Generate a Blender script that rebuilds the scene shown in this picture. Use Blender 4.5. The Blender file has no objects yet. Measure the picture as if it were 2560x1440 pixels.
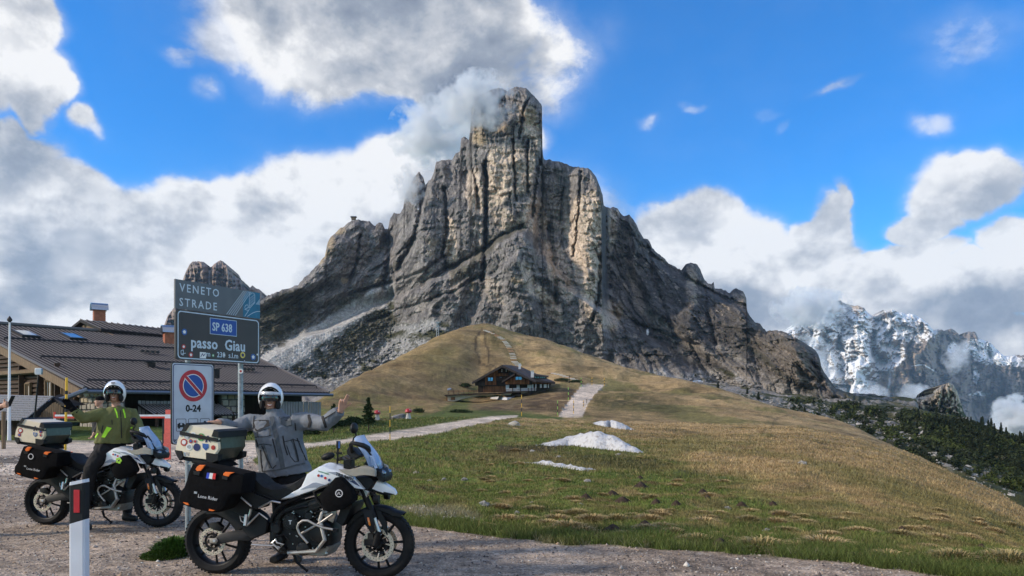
import bpy, bmesh, math, random
import numpy as np
from mathutils import Vector, Matrix
random.seed(7); np.random.seed(7)
SC = bpy.context.scene
COL = SC.collection
F = 1934.0; HX = 1280.0; HY = 1015.0; CH = 1.66     # focal length in photo pixels, principal column, horizon row, eye height
R = math.radians

# ---------------------------------------------------------------- camera
cam_d = bpy.data.cameras.new('camera'); cam = bpy.data.objects.new('camera', cam_d); COL.objects.link(cam)
cam.location = (0, 0, CH); cam.rotation_euler = (R(90), 0, 0)
cam_d.sensor_width = 36; cam_d.lens = 36*F/2560; cam_d.shift_y = (HY-720)/2560
SC.cycles.volume_bounces = 5; SC.cycles.volume_max_steps = 128; cam_d.clip_start = .1; cam_d.clip_end = 30000
SC.camera = cam
SC.view_settings.view_transform = 'Standard'; SC.view_settings.look = 'None'
SC.view_settings.gamma = 1; SC.view_settings.exposure = 0.45; SC.view_settings.use_curve_mapping = False

# ---------------------------------------------------------------- sun
SUN_DIR = Vector((-1.0, -0.22, 0.52)).normalized()      # towards the sun: left of the picture, low
sl = bpy.data.lights.new('sun', 'SUN'); sl.energy = 3.2; sl.angle = R(5.0); sl.color = (1.0, .87, .71)
so = bpy.data.objects.new('sun', sl); COL.objects.link(so)
so.rotation_euler = (-SUN_DIR).to_track_quat('-Z', 'Y').to_euler(); so.location = (-40, 0, 30)

# ---------------------------------------------------------------- sky
W = bpy.data.worlds.new('World'); SC.world = W; W.use_nodes = True
W.cycles.sampling_method = 'MANUAL'; W.cycles.sample_map_resolution = 512
wt = W.node_tree; wt.nodes.clear()
def wn(t, **k):
    n = wt.nodes.new(t)
    for a, b in k.items(): setattr(n, a, b)
    return n
def wl(a, b): wt.links.new(a, b)
def wset(sock, v):
    if hasattr(v, 'links') or hasattr(v, 'is_linked'): wl(v, sock)
    else: sock.default_value = v
def wm(op, a, b=0.0, c=None, clamp=False):
    n = wn('ShaderNodeMath', operation=op, use_clamp=clamp)
    wset(n.inputs[0], a); wset(n.inputs[1], b)
    if c is not None: wset(n.inputs[2], c)
    return n.outputs[0]
def wv(op, a, b=None):
    n = wn('ShaderNodeVectorMath', operation=op); wset(n.inputs[0], a)
    if b is not None: wset(n.inputs[1], b)
    return n.outputs['Value'] if op in ('LENGTH', 'DOT_PRODUCT') else n.outputs[0]
def wmap(x, a, b, c=0.0, d=1.0, t='SMOOTHSTEP'):
    n = wn('ShaderNodeMapRange', interpolation_type=t); wset(n.inputs[0], x)
    for i, q in enumerate((a, b, c, d)): n.inputs[i+1].default_value = q
    return n.outputs[0]
def wnoise(vec, scale, detail, rough=.55, dist=0.0, lac=2.0):
    n = wn('ShaderNodeTexNoise'); wl(vec, n.inputs['Vector']); n.inputs['Scale'].default_value = scale
    n.inputs['Detail'].default_value = detail; n.inputs['Roughness'].default_value = rough
    n.inputs['Distortion'].default_value = dist; n.inputs['Lacunarity'].default_value = lac
    return n.outputs['Fac']
sky = wn('ShaderNodeTexSky'); sky.sky_type = 'NISHITA'; sky.sun_disc = False
sky.sun_elevation = math.asin(SUN_DIR.z); sky.sun_rotation = math.atan2(SUN_DIR.x, SUN_DIR.y)
sky.altitude = 2200; sky.air_density = 1.0; sky.dust_density = .3; sky.ozone_density = 2.5
hs = wn('ShaderNodeHueSaturation'); hs.inputs['Saturation'].default_value = 1.45; hs.inputs['Value'].default_value = 1.35
wl(sky.outputs[0], hs.inputs['Color'])
tint = wn('ShaderNodeMix', data_type='RGBA', blend_type='MULTIPLY'); tint.inputs[0].default_value = 1
wl(hs.outputs[0], tint.inputs[6]); tint.inputs[7].default_value = (.24, .98, 1.12, 1)
geo = wn('ShaderNodeTexCoord'); D = wv('NORMALIZE', geo.outputs['Generated'])
sx = wn('ShaderNodeSeparateXYZ'); wl(D, sx.inputs[0])
az = wm('ARCTAN2', sx.outputs[0], sx.outputs[1]); el = wm('ARCSINE', sx.outputs[2])
cb = wn('ShaderNodeCombineXYZ'); wl(az, cb.inputs[0]); wl(el, cb.inputs[1]); AE = cb.outputs[0]
# domain-warped directions give the clouds torn edges
nw = wn('ShaderNodeTexNoise'); wl(D, nw.inputs['Vector']); nw.inputs['Scale'].default_value = 7; nw.inputs['Detail'].default_value = 5
wob = wv('SUBTRACT', nw.outputs['Color'], (.5, .5, .5)); sc_ = wn('ShaderNodeVectorMath', operation='SCALE'); wl(wob, sc_.inputs[0]); sc_.inputs[3].default_value = .11
AEw = wv('ADD', AE, sc_.outputs[0])
def ae(px, py):
    u = (px-HX)/F; v = (HY-py)/F; a = math.atan(u); return a, math.atan(v*math.cos(a))
def blobs(vec, lst):
    cur = None
    for (px, py, rx, ry, w) in lst:
        a, e = ae(px, py); ra = rx/F*math.cos(a)**2; re = ry/F*math.cos(a)*math.cos(e)**2
        d = wv('SUBTRACT', vec, (a, e, 0)); d = wv('MULTIPLY', d, (1/ra, 1/re, 0)); L = wv('LENGTH', d)
        f = wmap(L, 0.25, 1.35, w, 0.0)
        cur = f if cur is None else wm('MAXIMUM', cur, f)
    return cur
CL = [(960,90,430,210,1),(1180,320,170,190,.95),(1230,60,170,120,.8),(560,110,130,90,.35),(1150,200,200,160,1),(1350,150,150,190,.5),(1450,90,120,120,.2),
      (20,120,130,230,1),(110,250,100,110,.95),(60,380,170,60,.6),(230,320,50,40,.45),(520,220,50,40,.3),(460,140,60,30,.3),
      (120,470,330,90,.95),(520,540,420,110,.95),(860,580,320,180,1),(250,650,560,150,.95),(1010,470,170,110,.95),(560,720,500,120,.9),(150,820,520,150,.95),(900,740,400,200,.9),(1150,700,500,300,.8),
      (1740,600,150,110,1),(1880,660,180,120,1),(2050,590,95,60,.9),(2085,565,62,75,.72),(2108,505,30,40,.5),(2020,640,160,90,.9),(1960,760,400,120,.85),(2330,640,150,60,.6),(2160,700,230,80,1),(2400,740,300,110,1),(2430,470,165,100,.85),
      (2340,560,110,60,.75),(2520,640,110,100,.95),(2200,860,600,120,.85),(1700,760,260,170,1),
      (2070,220,90,25,.30),(1630,310,40,26,.27),(1720,272,22,14,.25),(1945,310,20,30,.25),(2450,90,260,110,.20),(2330,330,90,40,.28),(1900,270,50,20,.2)]
cov_f = blobs(AEw, CL)
stretch = wv('MULTIPLY', D, (1.0, 1.0, 1.35))
n1 = wnoise(stretch, 8, 12, .66, .15); n2 = wnoise(wv('ADD', stretch, (3.1, 1.7, .4)), 3.0, 6, .6)
behind = wmap(wm('ABSOLUTE', az), .75, 1.15)
cov_b = wmap(n2, .42, .62, 0.0, .9)
mixc = wm('ADD', wm('MULTIPLY', cov_f, wm('SUBTRACT', 1.0, behind)), wm('MULTIPLY', cov_b, behind))
dens = wm('ADD', wm('MULTIPLY', mixc, 1.12), wm('MULTIPLY', wm('SUBTRACT', n1, .5), 1.15))
alpha = wm('MULTIPLY', wm('MAXIMUM', wmap(dens, .16, .48), wm('MULTIPLY', wmap(dens, -.22, .45), .34)), wmap(mixc, .04, .45, .10, 1.0))
# billow relief: brightness follows how the noise rises towards the sun side
n3 = wnoise(wv('ADD', stretch, (-.024, .0, .022)), 8, 12, .66, .15)
ns1 = wnoise(stretch, 6, 4, .55, .1); ns3 = wnoise(wv('ADD', stretch, (-.05, .0, .05)), 6, 4, .55, .1)
lit = wm('ADD', wm('MULTIPLY', wmap(wm('SUBTRACT', n1, n3), -.09, .10, 0, 1, 'LINEAR'), .38), wm('MULTIPLY', wmap(wm('SUBTRACT', ns1, ns3), -.10, .10, 0, 1, 'LINEAR'), .62))
dark = blobs(AEw, [(1080,150,330,230,1),(900,60,420,120,.75),(1200,330,120,100,.45),(30,330,180,110,.9),(20,640,170,90,.55),(120,740,400,70,.75),(60,80,90,120,.4),(2440,800,260,90,.8),(1850,820,200,110,.7),(2440,520,120,60,.25),(600,760,300,60,.5)])
thick = wmap(dens, .45, 1.25)
sh = wm('SUBTRACT', wm('ADD', wm('MULTIPLY', lit, .78), .48), wm('MULTIPLY', dark, .50))
sh = wm('SUBTRACT', sh, wm('MULTIPLY', thick, .10), clamp=True)
cr = wn('ShaderNodeValToRGB'); wl(sh, cr.inputs[0]); e = cr.color_ramp.elements
e[0].position = 0.0; e[0].color = (.21, .235, .30, 1); e[1].position = .92; e[1].color = (.97, .95, .93, 1)
for p_, c_ in ((.3, (.33, .36, .42, 1)), (.6, (.58, .585, .61, 1))):
    q = e.new(p_); q.color = c_
scl = wn('ShaderNodeVectorMath', operation='SCALE'); wl(cr.outputs[0], scl.inputs[0]); scl.inputs[3].default_value = .78/.12
mx = wn('ShaderNodeMix', data_type='RGBA'); wl(alpha, mx.inputs[0]); wl(tint.outputs[2], mx.inputs[6]); wl(scl.outputs[0], mx.inputs[7])
bg = wn('ShaderNodeBackground'); bg.inputs[1].default_value = .12; wl(mx.outputs[2], bg.inputs[0])
wo = wn('ShaderNodeOutputWorld'); wl(bg.outputs[0], wo.inputs[0])

# ---------------------------------------------------------------- helpers
def tag(o, label=None, cat=None, group=None, kind=None):
    if label: o['label'] = label
    if cat: o['category'] = cat
    if group: o['group'] = group
    if kind: o['kind'] = kind
    return o
def thing(name, label, cat, loc=(0,0,0), rz=0, group=None):
    o = bpy.data.objects.new(name, None); COL.objects.link(o); o.location = loc; o.rotation_euler = (0,0,rz)
    o.empty_display_size = .2
    return tag(o, label, cat, group)
CH_OF = {}
def adopt(o, parent):
    if parent is not None:
        o.parent = parent; CH_OF.setdefault(parent.name, []).append(o)
    return o
def copy_tree(o, parent=None):
    c = o.copy(); COL.objects.link(c); adopt(c, parent)
    for ch in list(CH_OF.get(o.name, [])): copy_tree(ch, c)
    return c
def P(px, py, Y): return Vector(((px-HX)/F*Y, Y, CH+(HY-py)/F*Y))
def link(name, me, mat=None, parent=None, smooth=False):
    o = bpy.data.objects.new(name, me); COL.objects.link(o)
    if mat is not None and not me.materials:
        for m in (mat if isinstance(mat, (list, tuple)) else [mat]): me.materials.append(m)
    if smooth: me.shade_smooth()
    adopt(o, parent); return o
class MB:
    """collects shapes into one mesh"""
    def __init__(s): s.v = []; s.f = []; s.m = []; s.mi = 0
    def add(s, vs, fs):
        b = len(s.v); s.v += [tuple(v) for v in vs]; s.f += [tuple(i+b for i in f) for f in fs]; s.m += [s.mi]*len(fs); return s
    def box(s, c, d, M=None):
        x, y, z = d[0]/2, d[1]/2, d[2]/2
        vs = [Vector((i*x, j*y, k*z)) for k in (-1,1) for j in (-1,1) for i in (-1,1)]
        if M is not None: vs = [M @ v for v in vs]
        vs = [v+Vector(c) for v in vs]
        return s.add(vs, [(0,2,3,1),(4,5,7,6),(0,1,5,4),(1,3,7,5),(3,2,6,7),(2,0,4,6)])
    def loft(s, rings, cap=True):
        n = len(rings[0]); vs = [v for r in rings for v in r]; fs = []
        for i in range(len(rings)-1):
            for j in range(n):
                a = i*n+j; b = i*n+(j+1)%n; fs.append((a, b, b+n, a+n))
        if cap: fs.append(tuple(range(n-1,-1,-1))); fs.append(tuple((len(rings)-1)*n+j for j in range(n)))
        return s.add(vs, fs)
    def tube(s, pts, rad, n=8, cap=True, closed=False):
        pts = [Vector(p) for p in pts]; k = len(pts)
        rad = [rad]*k if not isinstance(rad, (list, tuple)) else rad
        rings = []; up = None
        for i in range(k):
            t = (pts[min(i+1,k-1)]-pts[max(i-1,0)]).normalized()
            if up is None: up = Vector((0,0,1)) if abs(t.z) < .9 else Vector((1,0,0))
            u = (up-t*up.dot(t)).normalized(); w = t.cross(u); up = u
            rings.append([pts[i]+(u*math.cos(2*math.pi*j/n)+w*math.sin(2*math.pi*j/n))*rad[i] for j in range(n)])
        return s.loft(rings, cap)
    def lathe(s, prof, c=(0,0,0), n=24, axis='z', cap=False):
        rings = []
        for (r, h) in prof:
            ring = []
            for j in range(n):
                a = 2*math.pi*j/n; x, y = r*math.cos(a), r*math.sin(a)
                p = (x, y, h) if axis == 'z' else ((x, h, y) if axis == 'y' else (h, x, y))
                ring.append(Vector(p)+Vector(c))
            rings.append(ring)
        return s.loft(rings, cap)
    def torus(s, prof, c, n=32):
        """closed profile [(r,h)] swept round the y axis"""
        k = len(prof); vs = []
        for j in range(n):
            a = 2*math.pi*j/n
            for (r, h) in prof: vs.append(Vector((r*math.cos(a), h, r*math.sin(a)))+Vector(c))
        fs = [(j*k+i, j*k+(i+1)%k, ((j+1)%n)*k+(i+1)%k, ((j+1)%n)*k+i) for j in range(n) for i in range(k)]
        return s.add(vs, fs)
    def ell(s, c, r, n=14, m=9, M=None):
        rings = []
        for i in range(1, m):
            th = math.pi*i/m
            ring = [Vector((r[0]*math.sin(th)*math.cos(2*math.pi*j/n), r[1]*math.sin(th)*math.sin(2*math.pi*j/n), r[2]*math.cos(th))) for j in range(n)]
            if M is not None: ring = [M @ v for v in ring]
            rings.append([v+Vector(c) for v in ring])
        return s.loft(rings)
    def mesh(s, name='mesh'):
        me = bpy.data.meshes.new(name); me.from_pydata(s.v, [], s.f)
        if any(s.m): me.polygons.foreach_set('material_index', s.m)
        bm = bmesh.new(); bm.from_mesh(me); bmesh.ops.recalc_face_normals(bm, faces=bm.faces); bm.to_mesh(me); bm.free()
        return me
    def build(s, name, mat, parent=None, smooth=False, bevel=0, seg=2):
        o = link(name, s.mesh(name), mat, parent)
        if smooth:
            s_a = R(38); o.data.shade_smooth()
            bm = bmesh.new(); bm.from_mesh(o.data)
            for e_ in bm.edges:
                if len(e_.link_faces) == 2 and e_.calc_face_angle(0) > s_a: e_.smooth = False
            bm.to_mesh(o.data); bm.free()
        if bevel:
            b = o.modifiers.new('bevel', 'BEVEL'); b.width = bevel; b.segments = seg; b.limit_method = 'ANGLE'
        return o
# ---------------------------------------------------------------- materials
def srgb(r, g, b):
    f = lambda c: c/12.92 if c <= .04045 else ((c+.055)/1.055)**2.4
    return (f(r/255), f(g/255), f(b/255))
MATS = {}
def mat(name, col, rough=.6, metal=0.0, var=.18, scale=18, bump=0.0, bscale=60, spec=.4, coat=0.0, col2=None, stretch=None, detail=5, dirt=0.0):
    m = bpy.data.materials.new(name); m.use_nodes = True; nt = m.node_tree; b = nt.nodes['Principled BSDF']
    b.inputs['Roughness'].default_value = rough; b.inputs['Metallic'].default_value = metal
    b.inputs['Specular IOR Level'].default_value = spec
    if coat: b.inputs['Coat Weight'].default_value = coat; b.inputs['Coat Roughness'].default_value = .06
    tc = nt.nodes.new('ShaderNodeTexCoord'); vec = tc.outputs['Object']
    if stretch:
        mp = nt.nodes.new('ShaderNodeMapping'); nt.links.new(vec, mp.inputs[0]); mp.inputs['Scale'].default_value = stretch; vec = mp.outputs[0]
    n = nt.nodes.new('ShaderNodeTexNoise'); nt.links.new(vec, n.inputs['Vector']); n.inputs['Scale'].default_value = scale; n.inputs['Detail'].default_value = detail
    rp = nt.nodes.new('ShaderNodeValToRGB'); nt.links.new(n.outputs['Fac'], rp.inputs[0])
    c1 = tuple(c*(1-var) for c in col[:3]); c2 = col2 or tuple(min(1, c*(1+var)) for c in col[:3])
    rp.color_ramp.elements[0].color = (*c1, 1); rp.color_ramp.elements[1].color = (*c2, 1)
    rp.color_ramp.elements[0].position = .3; rp.color_ramp.elements[1].position = .7
    out = rp.outputs[0]
    if dirt:
        n2_ = nt.nodes.new('ShaderNodeTexNoise'); nt.links.new(tc.outputs['Object'], n2_.inputs['Vector']); n2_.inputs['Scale'].default_value = 5; n2_.inputs['Detail'].default_value = 8
        mr = nt.nodes.new('ShaderNodeMapRange'); nt.links.new(n2_.outputs['Fac'], mr.inputs[0]); mr.inputs[1].default_value = .5; mr.inputs[2].default_value = .75; mr.inputs[4].default_value = dirt
        mm = nt.nodes.new('ShaderNodeMix'); mm.data_type = 'RGBA'; nt.links.new(mr.outputs[0], mm.inputs[0]); nt.links.new(out, mm.inputs[6]); mm.inputs[7].default_value = (.16, .13, .10, 1); out = mm.outputs[2]
    nt.links.new(out, b.inputs['Base Color'])
    if bump:
        n3_ = nt.nodes.new('ShaderNodeTexNoise'); nt.links.new(vec, n3_.inputs['Vector']); n3_.inputs['Scale'].default_value = bscale; n3_.inputs['Detail'].default_value = 6
        bp = nt.nodes.new('ShaderNodeBump'); bp.inputs['Distance'].default_value = bump; nt.links.new(n3_.outputs['Fac'], bp.inputs['Height']); nt.links.new(bp.outputs[0], b.inputs['Normal'])
    MATS[name] = m; return m
def attr_mat(name, rough=.9, layers=((1.0, .35),), bumps=((2.0, .1),), spec=.25, attr='col', sheen=0):
    """base colour from a per-vertex rock/soil/plant colour, broken up by world-space noise"""
    m = bpy.data.materials.new(name); m.use_nodes = True; nt = m.node_tree; b = nt.nodes['Principled BSDF']
    b.inputs['Roughness'].default_value = rough; b.inputs['Specular IOR Level'].default_value = spec
    a = nt.nodes.new('ShaderNodeAttribute'); a.attribute_name = attr; out = a.outputs['Color']
    g = nt.nodes.new('ShaderNodeNewGeometry')
    for sc, amt in layers:
        s3 = sc if isinstance(sc, tuple) else (sc,)*3
        mp = nt.nodes.new('ShaderNodeMapping'); nt.links.new(g.outputs['Position'], mp.inputs[0]); mp.inputs['Scale'].default_value = s3
        n = nt.nodes.new('ShaderNodeTexNoise'); nt.links.new(mp.outputs[0], n.inputs['Vector']); n.inputs['Scale'].default_value = 1; n.inputs['Detail'].default_value = 5; n.inputs['Roughness'].default_value = .65
        mr = nt.nodes.new('ShaderNodeMapRange'); nt.links.new(n.outputs['Fac'], mr.inputs[0]); mr.inputs[1].default_value = .3; mr.inputs[2].default_value = .7; mr.inputs[3].default_value = 1-amt; mr.inputs[4].default_value = 1+amt
        vm = nt.nodes.new('ShaderNodeVectorMath'); vm.operation = 'SCALE'; nt.links.new(out, vm.inputs[0]); nt.links.new(mr.outputs[0], vm.inputs[3]); out = vm.outputs[0]
    nt.links.new(out, b.inputs['Base Color'])
    prev = None
    for sc, dist in bumps:
        s3 = sc if isinstance(sc, tuple) else (sc,)*3
        mp = nt.nodes.new('ShaderNodeMapping'); nt.links.new(g.outputs['Position'], mp.inputs[0]); mp.inputs['Scale'].default_value = s3
        n = nt.nodes.new('ShaderNodeTexNoise'); nt.links.new(mp.outputs[0], n.inputs['Vector']); n.inputs['Scale'].default_value = 1; n.inputs['Detail'].default_value = 6; n.inputs['Roughness'].default_value = .6
        bp = nt.nodes.new('ShaderNodeBump'); bp.inputs['Distance'].default_value = dist; nt.links.new(n.outputs['Fac'], bp.inputs['Height'])
        if prev is not None: nt.links.new(prev, bp.inputs['Normal'])
        prev = bp.outputs[0]
    if prev is not None: nt.links.new(prev, b.inputs['Normal'])
    return m
# ---------------------------------------------------------------- numpy noise
_perm = np.random.RandomState(3).permutation(256); _perm = np.concatenate([_perm]*3)
_g3 = np.random.RandomState(4).normal(size=(256,3)); _g3 /= np.linalg.norm(_g3, axis=1)[:,None]
def gnoise(x, y, z=0.0):
    x, y = np.asarray(x, float), np.asarray(y, float)
    if np.ndim(z) == 0: return _gn2(x, y, float(z))
    z = np.asarray(z, float); x, y, z = np.broadcast_arrays(x, y, z)
    xi, yi, zi = np.floor(x).astype(np.int32), np.floor(y).astype(np.int32), np.floor(z).astype(np.int32)
    xf, yf, zf = x-xi, y-yi, z-zi
    u, v, w = (t*t*t*(t*(t*6-15)+10) for t in (xf, yf, zf))
    def g(i, j, k):
        h = _perm[_perm[_perm[(xi+i)&255]+((yi+j)&255)]+((zi+k)&255)]; q = _g3[h]
        return q[...,0]*(xf-i)+q[...,1]*(yf-j)+q[...,2]*(zf-k)
    L = lambda a, b, t: a+(b-a)*t
    return L(L(L(g(0,0,0),g(1,0,0),u),L(g(0,1,0),g(1,1,0),u),v),L(L(g(0,0,1),g(1,0,1),u),L(g(0,1,1),g(1,1,1),u),v),w)*1.6
_ang = np.random.RandomState(8).uniform(0, 2*np.pi, 256); _gc = np.cos(_ang).astype(np.float32); _gs = np.sin(_ang).astype(np.float32); _perm = _perm.astype(np.int32)
def _gn2(x, y, z):
    """plane gradient noise; z only picks another pattern"""
    k = int(round(z*7.3)); x = np.asarray(x+z*31.7, np.float32 if np.max(np.abs(x)) < 4000 else float); y = np.asarray(y-z*17.9, x.dtype)
    x, y = np.broadcast_arrays(x, y); fx, fy = np.floor(x), np.floor(y); xi, yi = fx.astype(np.int32), fy.astype(np.int32); xf, yf = x-fx, y-fy
    u = xf*xf*xf*(xf*(xf*6-15)+10); v = yf*yf*yf*(yf*(yf*6-15)+10)
    def g(i, j):
        h = _perm[_perm[(xi+i)&255]+((yi+j+k)&255)]; return _gc[h]*(xf-i)+_gs[h]*(yf-j)
    a = g(0,0); a = a+(g(1,0)-a)*u; b = g(0,1); b = b+(g(1,1)-b)*u
    return ((a+(b-a)*v)*1.45).astype(float)
def facets(x, y, seed=0):
    """broken planar facets: every cell of a jittered grid gets its own tilt and step"""
    r = np.random.RandomState(100+seed); J = r.uniform(.1,.9,(64,64,2)).astype(np.float32); T = r.uniform(-1,1,(64,64,3)).astype(np.float32)
    x = np.asarray(x, np.float32); y = np.asarray(y, np.float32); xi, yi = np.floor(x).astype(np.int32), np.floor(y).astype(np.int32); best = np.full(x.shape, 9e9, np.float32); val = np.zeros(x.shape, np.float32)
    for i in (-1,0,1):
        for j in (-1,0,1):
            a, b = (xi+i)&63, (yi+j)&63; jj = J[a,b]; dx = x-(xi+i+jj[...,0]); dy = y-(yi+j+jj[...,1]); d = dx*dx+dy*dy; t = T[a,b]; m = d < best; best = np.where(m, d, best); val = np.where(m, dx*t[...,0]+dy*t[...,1]*.6+t[...,2]*.45, val)
    return val.astype(float)
def fbm(x, y, z=0.0, o=4, r=.5, l=2.03):
    s = 0; a = 1; t = 0
    for i in range(o): s = s+a*gnoise(x*l**i+i*17.3, y*l**i+i*9.1, z); t += a; a *= r
    return s/t
def ridge(x, y, z=0.0, o=3, r=.5):
    s = 0; a = 1; t = 0
    for i in range(o): s = s+a*(1-np.abs(gnoise(x*2.1**i+i*7.7, y*2.1**i+i*3.3, z))*2); t += a; a *= r
    return s/t
def sstep(a, b, x): t = np.clip((x-a)/(b-a), 0, 1); return t*t*(3-2*t)
def sdpoly(px, py, poly):
    """signed distance in pixels, positive inside"""
    poly = np.array(poly, float)
    if px.size > 5000:
        lo, hi = poly.min(0)-60, poly.max(0)+60; k = (px > lo[0])&(px < hi[0])&(py > lo[1])&(py < hi[1]); out = np.full(px.shape, -999.0)
        if k.any() and k.sum() < px.size*.9: out[k] = sdpoly_(px[k], py[k], poly); return out
        if not k.any(): return out
    return sdpoly_(px, py, poly)
def sdpoly_(px, py, poly):
    d = np.full(px.shape, 1e18); ins = np.zeros(px.shape, bool); n = len(poly)
    for i in range(n):
        a, b = poly[i], poly[(i+1)%n]; ex, ey = b-a; wx, wy = px-a[0], py-a[1]
        t = np.clip((wx*ex+wy*ey)/(ex*ex+ey*ey+1e-9), 0, 1); d = np.minimum(d, (wx-ex*t)**2+(wy-ey*t)**2)
        c = ((a[1] > py) != (b[1] > py)); xs = a[0]+(py-a[1])*ex/(ey if abs(ey) > 1e-9 else 1e-9); ins ^= c & (px < xs)
    return np.sqrt(d)*np.where(ins, 1, -1)
def dline(px, py, line):
    line = np.array(line, float)
    if px.size > 5000:
        lo, hi = line.min(0)-60, line.max(0)+60; k = (px > lo[0])&(px < hi[0])&(py > lo[1])&(py < hi[1]); out = np.full(px.shape, 999.0)
        if k.any(): out[k] = dline_(px[k], py[k], line)
        return out
    return dline_(px, py, line)
def dline_(px, py, line):
    d = np.full(px.shape, 1e18)
    for a, b in zip(line[:-1], line[1:]):
        ex, ey = b-a; wx, wy = px-a[0], py-a[1]; t = np.clip((wx*ex+wy*ey)/(ex*ex+ey*ey+1e-9), 0, 1)
        d = np.minimum(d, (wx-ex*t)**2+(wy-ey*t)**2)
    return np.sqrt(d)
def mixc(c, col, m): return c+(np.array(col)-c)*m[...,None]
def grid_mesh(name, V, C=None, material=None, smooth=True):
    """V: (rows, cols, 3)"""
    r, c = V.shape[:2]; me = bpy.data.meshes.new(name)
    me.vertices.add(r*c); me.vertices.foreach_set('co', V.reshape(-1).astype(np.float32))
    i = np.arange((r-1)*c).reshape(r-1, c)[:, :-1]; q = np.stack([i, i+1, i+c+1, i+c], -1).reshape(-1, 4)
    me.loops.add(q.size); me.loops.foreach_set('vertex_index', q.reshape(-1).astype(np.int32))
    me.polygons.add(len(q)); me.polygons.foreach_set('loop_start', (np.arange(len(q))*4).astype(np.int32))
    try: me.polygons.foreach_set('loop_total', np.full(len(q), 4, np.int32))
    except Exception: pass
    me.update(calc_edges=True)
    if C is not None:
        at = me.color_attributes.new('col', 'FLOAT_COLOR', 'POINT'); cc = np.ones((r*c, 4), np.float32); cc[:, :3] = C.reshape(-1, 3); at.data.foreach_set('color', cc.reshape(-1))
    o = link(name, me, material)
    if smooth: me.shade_smooth()
    return o
def soup(name, V, Fc, C, material, parent=None, smooth=False):
    """many small pieces as one mesh: V (n,3), Fc (m,k), C (n,3)"""
    me = bpy.data.meshes.new(name); me.vertices.add(len(V)); me.vertices.foreach_set('co', V.reshape(-1).astype(np.float32))
    k = Fc.shape[1]; me.loops.add(Fc.size); me.loops.foreach_set('vertex_index', Fc.reshape(-1).astype(np.int32))
    me.polygons.add(len(Fc)); me.polygons.foreach_set('loop_start', (np.arange(len(Fc))*k).astype(np.int32))
    me.update(calc_edges=True)
    if C is not None:
        at = me.color_attributes.new('col', 'FLOAT_COLOR', 'POINT'); cc = np.ones((len(V), 4), np.float32); cc[:, :3] = C; at.data.foreach_set('color', cc.reshape(-1))
    o = link(name, me, material, parent)
    if smooth: me.shade_smooth()
    return o
# ================================================================ TERRAIN
NP = np.array([-1600,0,500,640,780,900,1000,1200,1400,1600,1800,2000,2200,2400,2560,2900,4200], float)
def py2z(py, Y): return CH+(HY-np.asarray(py, float))/F*np.asarray(Y, float)
LY = []; LZ = []
def lay(Y, z): LY.append(np.array(Y, float)); LZ.append(np.array(z, float))
lay([2]*17, [0]*17)
lay([12,12,12,12,11.5,11,10.8,10.2,9.5,9.2,8.9,8.5,8.1,7.5,7.2,6.8,6], [0]*17)
lay([20,20,20,20,20,20,20,20,20,16,15,13,12,11,10,9,8], [0,0,0,0,0,-.05,-.1,-.15,-.15,-.1,-.12,-.12,-.15,-.25,-.33,-.5,-.8])
lay([34,34,34,34,34,34,34,34,35,35,28,24,22,20,19,17,14], [0,0,0,0,0,-.1,-.12,-.3,-.4,-.4,-.35,-.3,-.55,-.95,-1.5,-2,-2.5])
lay([42,42,42,45,45,50,55,65,72,70,55,45,38,33,29,25,20], [.55,.55,.5,.1,.03,.29,.38,.48,.28,.0,-.3,-.3,-.9,-1.8,-2.5,-3.2,-4])
lay([90,90,80,72,70,70,70,85,95,110,100,85,62,45,35,30,26], [.6,.6,.5,.3,.03,.4,.57,1.0,.92,1.66,.88,-.32,-1.64,-2.7,-3.1,-4.2,-6])
Y5 = [110,110,105,100,95,110,125,150,150,160,140,110,77,53,39,33,29]; p5 = [1012,1012,1012,1012,1035,1016,1010,1005,975,978,998,1042,1108,1198,1272,1330,1500]
lay(Y5, py2z(p5, Y5))
SPX = [780,820,870,920,980,1040,1100,1140,1180,1230,1260,1300,1400,1500,1600,1700,1800,1900,2000,2050,2100,2150,2200,2300,2400,2500,2560,2800,4200]
SPY = [1015,985,955,935,905,875,845,828,820,822,830,842,865,900,930,948,972,1005,1030,1040,1050,1072,1100,1145,1195,1250,1268,1350,1700]
SYP = [-1600,640,780,980,1180,1300,1500,1700,1900,2050,2200,2400,2560,2800,4200]; SYY = [130,130,120,200,260,270,230,190,150,120,90,60,42,36,32]
p9x = [-1600,400,640,800,1000,1200,1400,1600,1800,2000,2200,2300,2424,2482,2560,2900,4200]; p9y = [985,985,962,955,930,900,905,945,962,985,1006,1026,1046,1073,1097,1190,1500]
y9x = [-1600,640,1000,1400,1800,2100,2300,2560,4200]; y9y = [470,470,500,500,450,400,350,300,220]
cols = np.concatenate([np.linspace(-1600,-60,40,endpoint=False), np.linspace(-60,2620,800), np.linspace(2680,4200,30)])
NR = 500; YMIN, YMAX = 2.0, 560.0
lg = np.linspace(math.log(YMIN), math.log(YMAX), NR)
def pchip(x, y, xi):
    h = np.diff(x); d = np.diff(y)/h; m = np.zeros_like(y)
    for i in range(1, len(x)-1):
        if d[i-1]*d[i] > 0:
            w1, w2 = 2*h[i]+h[i-1], h[i]+2*h[i-1]; m[i] = (w1+w2)/(w1/d[i-1]+w2/d[i])
    m[-1] = d[-1]; m[0] = d[0]
    k = np.clip(np.searchsorted(x, xi)-1, 0, len(x)-2); t = np.clip((xi-x[k])/h[k], 0, 1)
    return y[k]*(2*t**3-3*t**2+1)+h[k]*m[k]*(t**3-2*t**2+t)+y[k+1]*(-2*t**3+3*t**2)+h[k]*m[k+1]*(t**3-t**2)
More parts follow.
